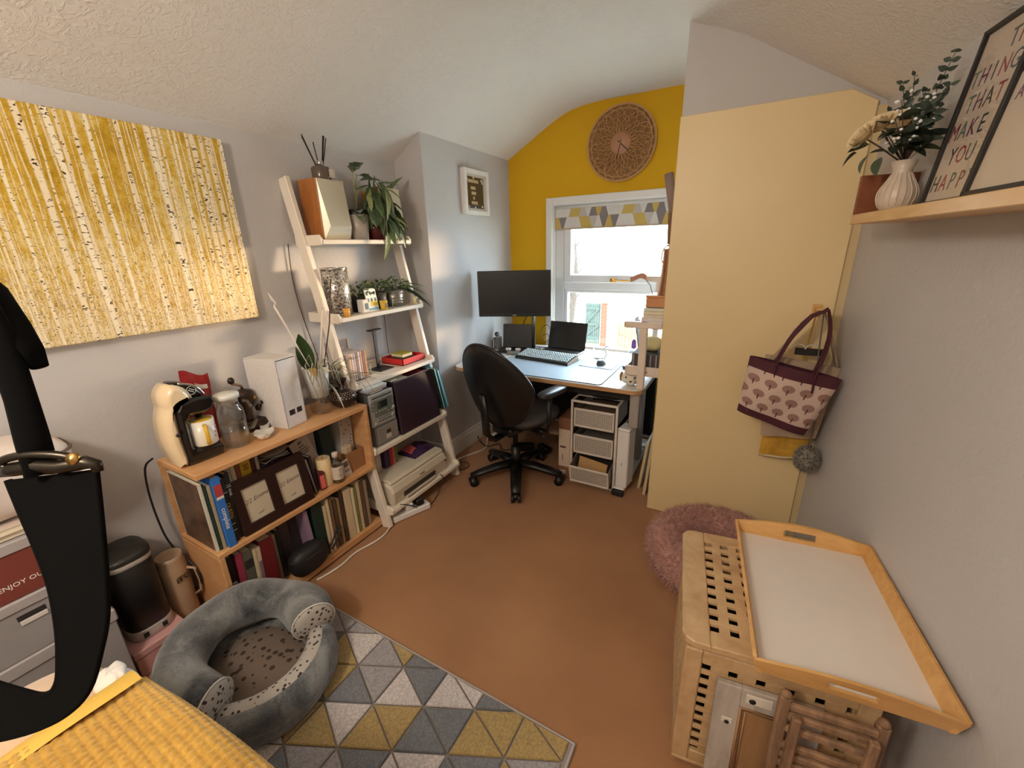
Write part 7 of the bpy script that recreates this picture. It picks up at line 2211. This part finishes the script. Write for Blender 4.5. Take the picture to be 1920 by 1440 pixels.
# ================================================================== boxes and bin at the left
GRB = mat('grey_storage_card', S(150, 146, 146), .7)
GRL = mat('grey_storage_lid', S(166, 160, 160), .7)
def storage(label, y0, y1, z0, z1, m, ml, lid, x1=-1.755, name='storage_box'):
    t = thing(name, label, 'box', (-1.9, (y0 + y1) / 2, z0))
    part('body', G().bx(-2.03, x1 - .006, y0 + .006, y1 - .006, z0, z1 - lid, .003), m, t)
    part('lid', G().bx(-2.034, x1, y0, y1, z1 - lid + .0005, z1, .004), ml, t)
    return t
storage('large grey storage box at the bottom of the stack', -.30, .296, .001, .318 + .045, GRB, GRL, .045)
b2 = storage('grey storage box with a slot handle under the brown carton', -.28, .272, .3635, .555, GRB, GRL, .035)
part('slot_handle', G().bx(-1.7615, -1.7595, .105, .165, .485, .503, .001), mat('slot_dark', S(40, 34, 34), .8), b2)
part('slot_tab', G().bx(-1.7612, -1.757, .108, .165, .470, .485, .001), mat('slot_tab_white', S(214, 208, 202), .6), b2)
b3 = thing('brown_carton', 'red-brown carton lettered in white on the storage stack', 'box', (-1.9, 0, .5555))
part('carton', G().bx(-2.02, -1.762, -.26, .235, .5555, .70, .003), mat('red_brown_card', S(120, 56, 46), .6), b3)
text(b3, 'lettering', 'ENJOY OUR', .0195, FR((-1.7615, .148, .603), (0, 1, 0), (0, 0, 1)), INKW, .0004, shear=.0)
part('lid', G().bx(-2.024, -1.757, -.264, .239, .7005, .735, .003), GRL, b3)
for i, (c, lb, h_) in enumerate(((S(96, 84, 84), 'dark magazine lying on the brown carton', .02), (S(206, 190, 178), 'pale magazine lying on top of the dark one', .018))):
    zz = .7355 + i * .0205
    t = thing('flat_magazine', lb, 'magazine', (-1.9, 0, zz))
    part('cover', G().bx(-2.01, -1.775 + .008 * i, -.22, .20, zz, zz + .002).bx(-2.01, -1.775 + .008 * i, -.22, .20, zz + h_ - .002, zz + h_), mat('flat_mag_%d' % i, c, .5), t)
    part('pages', G().bx(-2.008, -1.777 + .008 * i, -.218, .198, zz + .002, zz + h_ - .002), PAPER, t)
wc = thing('white_soft_case', 'white soft zipped case on top of the stack by the wall', 'case', (-1.9, .1, .775))
part('case', G().grid(sup((-1.90, .075, .885), (.125, .285, .109), 4.0), 40, 18, cu=True), mat('white_padded_cloth', S(214, 202, 194), .8, bump=(40, .25, .006)), wc)
part('zip_piping', G().tube([(-1.90 + .126 * math.copysign(abs(cos(a)) ** .5, cos(a)), .075 + .286 * math.copysign(abs(sin(a)) ** .5, sin(a)), .935) for a in [2 * pi * k / 40 for k in range(40)]], .004, 6, closed=True), mat('piping_brown', S(96, 78, 70), .7), wc)
part('pull_tab', G().grid(sup((-1.84, .372, .835), (.014, .022, .018), 2.4), 14, 10, cu=True), WHITE_GLOSS, wc)
pkb = thing('pink_box', 'pale pink flat box on the floor under the black bin', 'box', (-1.9, .38, 0))
part('body', G().bx(-2.03, -1.80, .302, .47, .001, .085, .003), mat('pale_pink_card', S(196, 148, 146), .65), pkb)
part('lid', G().bx(-2.034, -1.796, .299, .473, .0855, .115, .003), mat('pale_pink_lid', S(204, 158, 156), .65), pkb)
bn = thing('black_bin', 'black steel pedal bin with silver bands on the pink box', 'bin', (-1.925, .39, .1155))
def oblong(cx_, cy_, a, b_, n=32, e=3.2):
    return [(cx_ + a * math.copysign(abs(cos(t)) ** (2 / e), cos(t)), cy_ + b_ * math.copysign(abs(sin(t)) ** (2 / e), sin(t))) for t in [2 * pi * k / n for k in range(n)]]
SLV = mat('brushed_steel_band', S(196, 190, 184), .35, .3)
zB = .1155
part('body', G().prism(oblong(-1.92, .392, .085, .070), Matrix.Translation((0, 0, zB + .03)), .29, bev=.003, smooth=True), BLKP, bn)
part('base_band', G().prism(oblong(-1.92, .392, .087, .072), Matrix.Translation((0, 0, zB)), .045, bev=.003, smooth=True), SLV, bn)
part('top_band', G().prism(oblong(-1.92, .392, .087, .072), Matrix.Translation((0, 0, zB + .315)), .022, bev=.002, smooth=True), SLV, bn)
part('lid', G().grid(lambda u, v: Vector((-1.92 + .089 * (1 - v ** 3) * math.copysign(abs(cos(2 * pi * u)) ** .62, cos(2 * pi * u)), .392 + .074 * (1 - v ** 3) * math.copysign(abs(sin(2 * pi * u)) ** .62, sin(2 * pi * u)), zB + .337 + .035 * v ** .6)), 40, 8, cu=True), mat('crumpled_black_liner', S(38, 36, 34), .4, bump=(30, .6, .01)), bn)
for y in (.36, .42):
    part('pedal_slot', G().bx(-1.8345, -1.8315, y - .008, y + .008, zB + .012, zB + .032), INKK, bn)
jn = thing('cream_canister', 'tall cream tin jug with faded lettering beside the bin', 'jug', (-1.93, .518, 0))
part('body', G().lathe([(0, .001), (.044, .001), (.047, .01), (.049, .30), (.044, .325), (.046, .345), (.042, .345), (.038, .33), (0, .33)], (-1.935, .520, 0), 32), mat('cream_enamel', S(176, 150, 122), .4, noise=(12, .08)), jn)
part('handle', G().tube([(-1.905, .556, .27), (-1.885, .575, .26), (-1.875, .578, .20), (-1.882, .575, .15), (-1.905, .556, .13)], .006, 8), mat('cream_enamel', S(176, 150, 122), .4), jn)
text(jn, 'lettering', 'iTO', .034, FR((-1.886, .532, .245), (-.25, 1, 0), (0, 0, 1)), mat('brown_letter', S(86, 60, 46), .6), .003)

# ================================================================== armchair corner with blankets (bottom left)
MUST = bpy.data.materials.new('mustard_waffle_wool')
MUST.use_nodes = True
n = NT(MUST)
b = MUST.node_tree.nodes['Principled BSDF']
t_ = n.noise(n.coord(), 90, 3, .6)
n.put(n.ramp(t_ * .6 + n.noise(n.coord(), 4, 2, .5) * .4, [(.32, S(168, 124, 40)), (.68, S(214, 170, 76))]), b.inputs['Base Color'])
b.inputs['Roughness'].default_value = .95
b.inputs['Sheen Weight'].default_value = .4
n.put(n.bump(t_, .4, .003), b.inputs['Normal'])
am = thing('armchair', 'grey upholstered low armchair under the mustard blanket', 'armchair', (-.75, -.35, 0))
UPH = mat('grey_upholstery', S(120, 114, 110), .9)
part('seat_block', G().bx(-1.12, -.36, -.80, .172, .06, .552, .03), UPH, am)
for x in (-1.1, -.48):
    for y in (-.74, .10):
        part('leg', G().cyl((x, y, .0185), (x, y, .062), .02, n=12), OLDW, am)
bk_ = thing('mustard_blanket', 'mustard waffle-knit blanket draped over the armchair edge', 'blanket', (-.75, -.3, .55))
def waffle(x, y):
    q = .0165
    return .0050 * (abs(sin(pi * x / q)) ** .7 + abs(sin(pi * y / q)) ** .7)
def drape(s, t):
    """s across (x), t along (y) measured on the cloth; folds over the front (+y) and left (-x) edges"""
    X0, Y1, R = -1.135, .203 + .06 * (s + 1.15), .045
    def fold(d, lim):
        # d: distance past the start of the bend; returns (offset outwards, drop)
        if d <= 0: return d, 0.0
        a = d / R
        if a < pi / 2: return R * sin(a), R * (1 - cos(a))
        return R + .03 * min(1, (d - R * pi / 2)), R + (d - R * pi / 2)
    ox, dx = fold(X0 - s, 0) if s < X0 else (X0 - s, 0)
    oy, dy = fold(t - (Y1 - R), 0) if t > Y1 - R else (t - (Y1 - R), 0)
    x = X0 - ox
    y = Y1 - R + oy
    z = .575 - max(dx, dy) + .02 * sin(x * 7 + 1) * sin(y * 6) - .012 * max(0, (-1.0 - s)) * 3
    return Vector((x, y, z + waffle(s, t)))
NU, NV = 320, 350
part('cloth', G().grid(lambda u, v: drape(-1.15 + .88 * u, -.55 + .98 * v), NU, NV), MUST, bk_)
part('cloth_underside', G().grid(lambda u, v: drape(-1.15 + .88 * u, -.55 + .98 * v) - Vector((0, .004 if v > .75 else 0, .012 if v < .75 else 0)), 60, 60), MUST, bk_)
YSAT = mat('yellow_binding', S(226, 186, 84), .6, bump=(24, .25, .01))
bdg = thing('yellow_cotton_throw', 'smooth yellow cotton throw folded beneath the waffle blanket', 'blanket', (-1.2, -.1, .55))
def throw(u, v, k):
    x = -1.11 - .13 * u - .014 * k
    y = .185 - .70 * v + .02 * sin(v * 9)
    drop = .075 * u ** 2.2
    return Vector((x + .008 * sin(v * 14 + k), y - .015 * k * u, .578 - .012 * k - drop + .010 * sin(v * 11 + 2 * k) * (1 - u * .4)))
part('upper_fold', G().grid(lambda u, v: throw(u, v, 0), 14, 40), YSAT, bdg)
part('lower_fold', G().grid(lambda u, v: throw(u * 1.15, v, 1.6), 14, 40), YSAT, bdg)
crm = thing('cream_fleece', 'cream fleece blanket lying beside the mustard blanket', 'blanket', (-1.3, 0, .4))
part('fleece', G().grid(sup((-1.33, -.06, .42), (.115, .235, .115), 3.4), 40, 18, cu=True), mat('cream_fleece_pile', S(214, 186, 156), .95, bump=(60, .5, .008), sheen=.4), crm)
part('white_tuft', G().grid(lambda u, v: sup((-1.255, .165, .485), (.045, .035, .055), 2.2)(u, v) + Vector((.006 * sin(9 * u * pi), .006 * sin(v * 17), 0)), 30, 18, cu=True), mat('white_fleece', S(232, 228, 222), .95, bump=(60, .6, .008)), crm)
sc_ = thing('side_crate', 'low wooden crate holding up the cream fleece', 'crate', (-1.33, -.06, 0))
for k in range(4):
    part('slat', G().bx(-1.44, -1.43, -.29, .16, .02 + k * .072, .075 + k * .072, .002), OLDW, sc_)
    part('slat', G().bx(-1.23, -1.22, -.29, .16, .02 + k * .072, .075 + k * .072, .002), OLDW, sc_)
    part('slat', G().bx(-1.43, -1.23, .15, .16, .02 + k * .072, .075 + k * .072, .002), OLDW, sc_)
    part('slat', G().bx(-1.43, -1.23, -.29, -.28, .02 + k * .072, .075 + k * .072, .002), OLDW, sc_)
part('crate_top', G().bx(-1.44, -1.22, -.29, .16, .294, .304, .002), OLDW, sc_)
for (x, y) in ((-1.425, -.275), (-1.235, -.275), (-1.425, .145), (-1.235, .145)):
    part('corner_post', G().bx(x - .012, x + .012, y - .012, y + .012, .001, .294), OLDW, sc_)

# ================================================================== black strap in the foreground
WEB = mat('black_webbing', (.0012, .0011, .0011, 1), .95, noise=(300, .2), bump=(400, .3, .001), spec=.12)
DKM = mat('dark_buckle_metal', S(60, 54, 46), .3, .9)
SL = [(-0.6898, 0.0786, 1.2707), (-0.6724, 0.0757, 1.2367), (-0.6515, 0.0726, 1.1969), (-0.6333, 0.0681, 1.1572), (-0.6212, 0.0601, 1.1177), (-0.6146, 0.0512, 1.084), (-0.6128, 0.0417, 1.056), (-0.6229, 0.0312, 1.0434), (-0.6467, 0.0196, 1.0486), (-0.6899, 0.0008, 1.0638), (-0.7549, -0.027, 1.0882)]
SR = [(-0.6062, 0.1293, 1.2794), (-0.5964, 0.1191, 1.2372), (-0.587, 0.1085, 1.195), (-0.5791, 0.0982, 1.1556), (-0.5745, 0.0882, 1.1219), (-0.5755, 0.0761, 1.0912), (-0.5811, 0.0572, 1.0494), (-0.5996, 0.0369, 1.0231), (-0.6307, 0.0128, 1.0062), (-0.6806, -0.0196, 0.9954), (-0.7419, -0.0554, 0.9927)]
stp = thing('hanging_bag_strap', 'wide black webbing strap with a dark metal buckle in the left foreground', 'strap', (-.70, .10, 2.44))
def spl(L, t):
    k = t * (len(L) - 1)
    i = min(int(k), len(L) - 2)
    f = k - i
    p = [Vector(L[max(0, min(len(L) - 1, i + j))]) for j in (-1, 0, 1, 2)]
    return .5 * ((2 * p[1]) + (p[2] - p[0]) * f + (2 * p[0] - 5 * p[1] + 4 * p[2] - p[3]) * f * f + (3 * p[1] - p[0] - 3 * p[2] + p[3]) * f ** 3)
SL += [(-.82, -.06, 1.20), (-.86, -.07, 1.45), (-.84, -.04, 1.75)]
SR += [(-.80, -.10, 1.14), (-.80, -.13, 1.45), (-.78, -.10, 1.75)]
nrm_ = Vector((.42, -.75, .3)).normalized() * .003
g = G()
g.grid(lambda u, v: spl(SL, u).lerp(spl(SR, u), v) + nrm_, 70, 6)
g.grid(lambda u, v: spl(SL, u).lerp(spl(SR, u), v) - nrm_, 70, 6)
for q in (SL, SR):
    g.tube([spl(q, k / 69) for k in range(70)], .0035, 6)
part('webbing', g, WEB, stp)
part('upper_strap', G().tube([(-0.6499, 0.0978, 1.2778), (-0.6654, 0.1037, 1.317), (-0.6809, 0.1096, 1.3561), (-0.6957, 0.1139, 1.3898), (-0.713, 0.1167, 1.4235), (-0.7478, 0.116, 1.4743), (-.80, .05, 1.62), (-.81, -.05, 1.80), (-.78, -.02, 2.10), (-.72, .08, 2.41)], [.014, .014, .013, .013, .014, .016, .02, .02, .012, .008], 10, flat=.5), WEB, stp)
part('padded_sleeve', G().tube([(-0.692, 0.1345, 1.386), (-0.7035, 0.1327, 1.404), (-0.7267, 0.1281, 1.4264), (-0.7604, 0.1223, 1.4616), (-.80, .08, 1.54)], [.008, .014, .021, .028, .034], 14, flat=.7), mat('black_padded_cloth', (.0010, .0009, .0009, 1), .95, spec=.1), stp)
part('buckle_bar', G().tube([(-0.692, 0.0756, 1.2815), (-0.6764, 0.0836, 1.2852), (-0.6541, 0.098, 1.2881), (-0.6309, 0.1102, 1.2862), (-0.6087, 0.1246, 1.290), (-0.600, 0.1295, 1.287), (-.598, .1285, 1.279)], [.006, .008, .008, .008, .0075, .006, .005], 10), DKM, stp)
part('buckle_loop', G().tube([Vector((-.650, .099, 1.292)) + Vector((.035 * cos(a), .021 * cos(a), .010 * sin(a))) for a in [2 * pi * k / 24 for k in range(24)]], .0045, 8, closed=True), DKM, stp)
part('rivet', G().lathe([(.007, 0), (.006, .004), (0, .005)], (-.613, .118, 1.2965), 12, axis=(.5, -.8, .3)), BRASS, stp)
part('ceiling_hook', G().tube([(-.72, .08, 2.452), (-.72, .08, 2.42), (-.705, .085, 2.405), (-.72, .09, 2.395), (-.735, .085, 2.405)], .004, 8), DKM, stp)
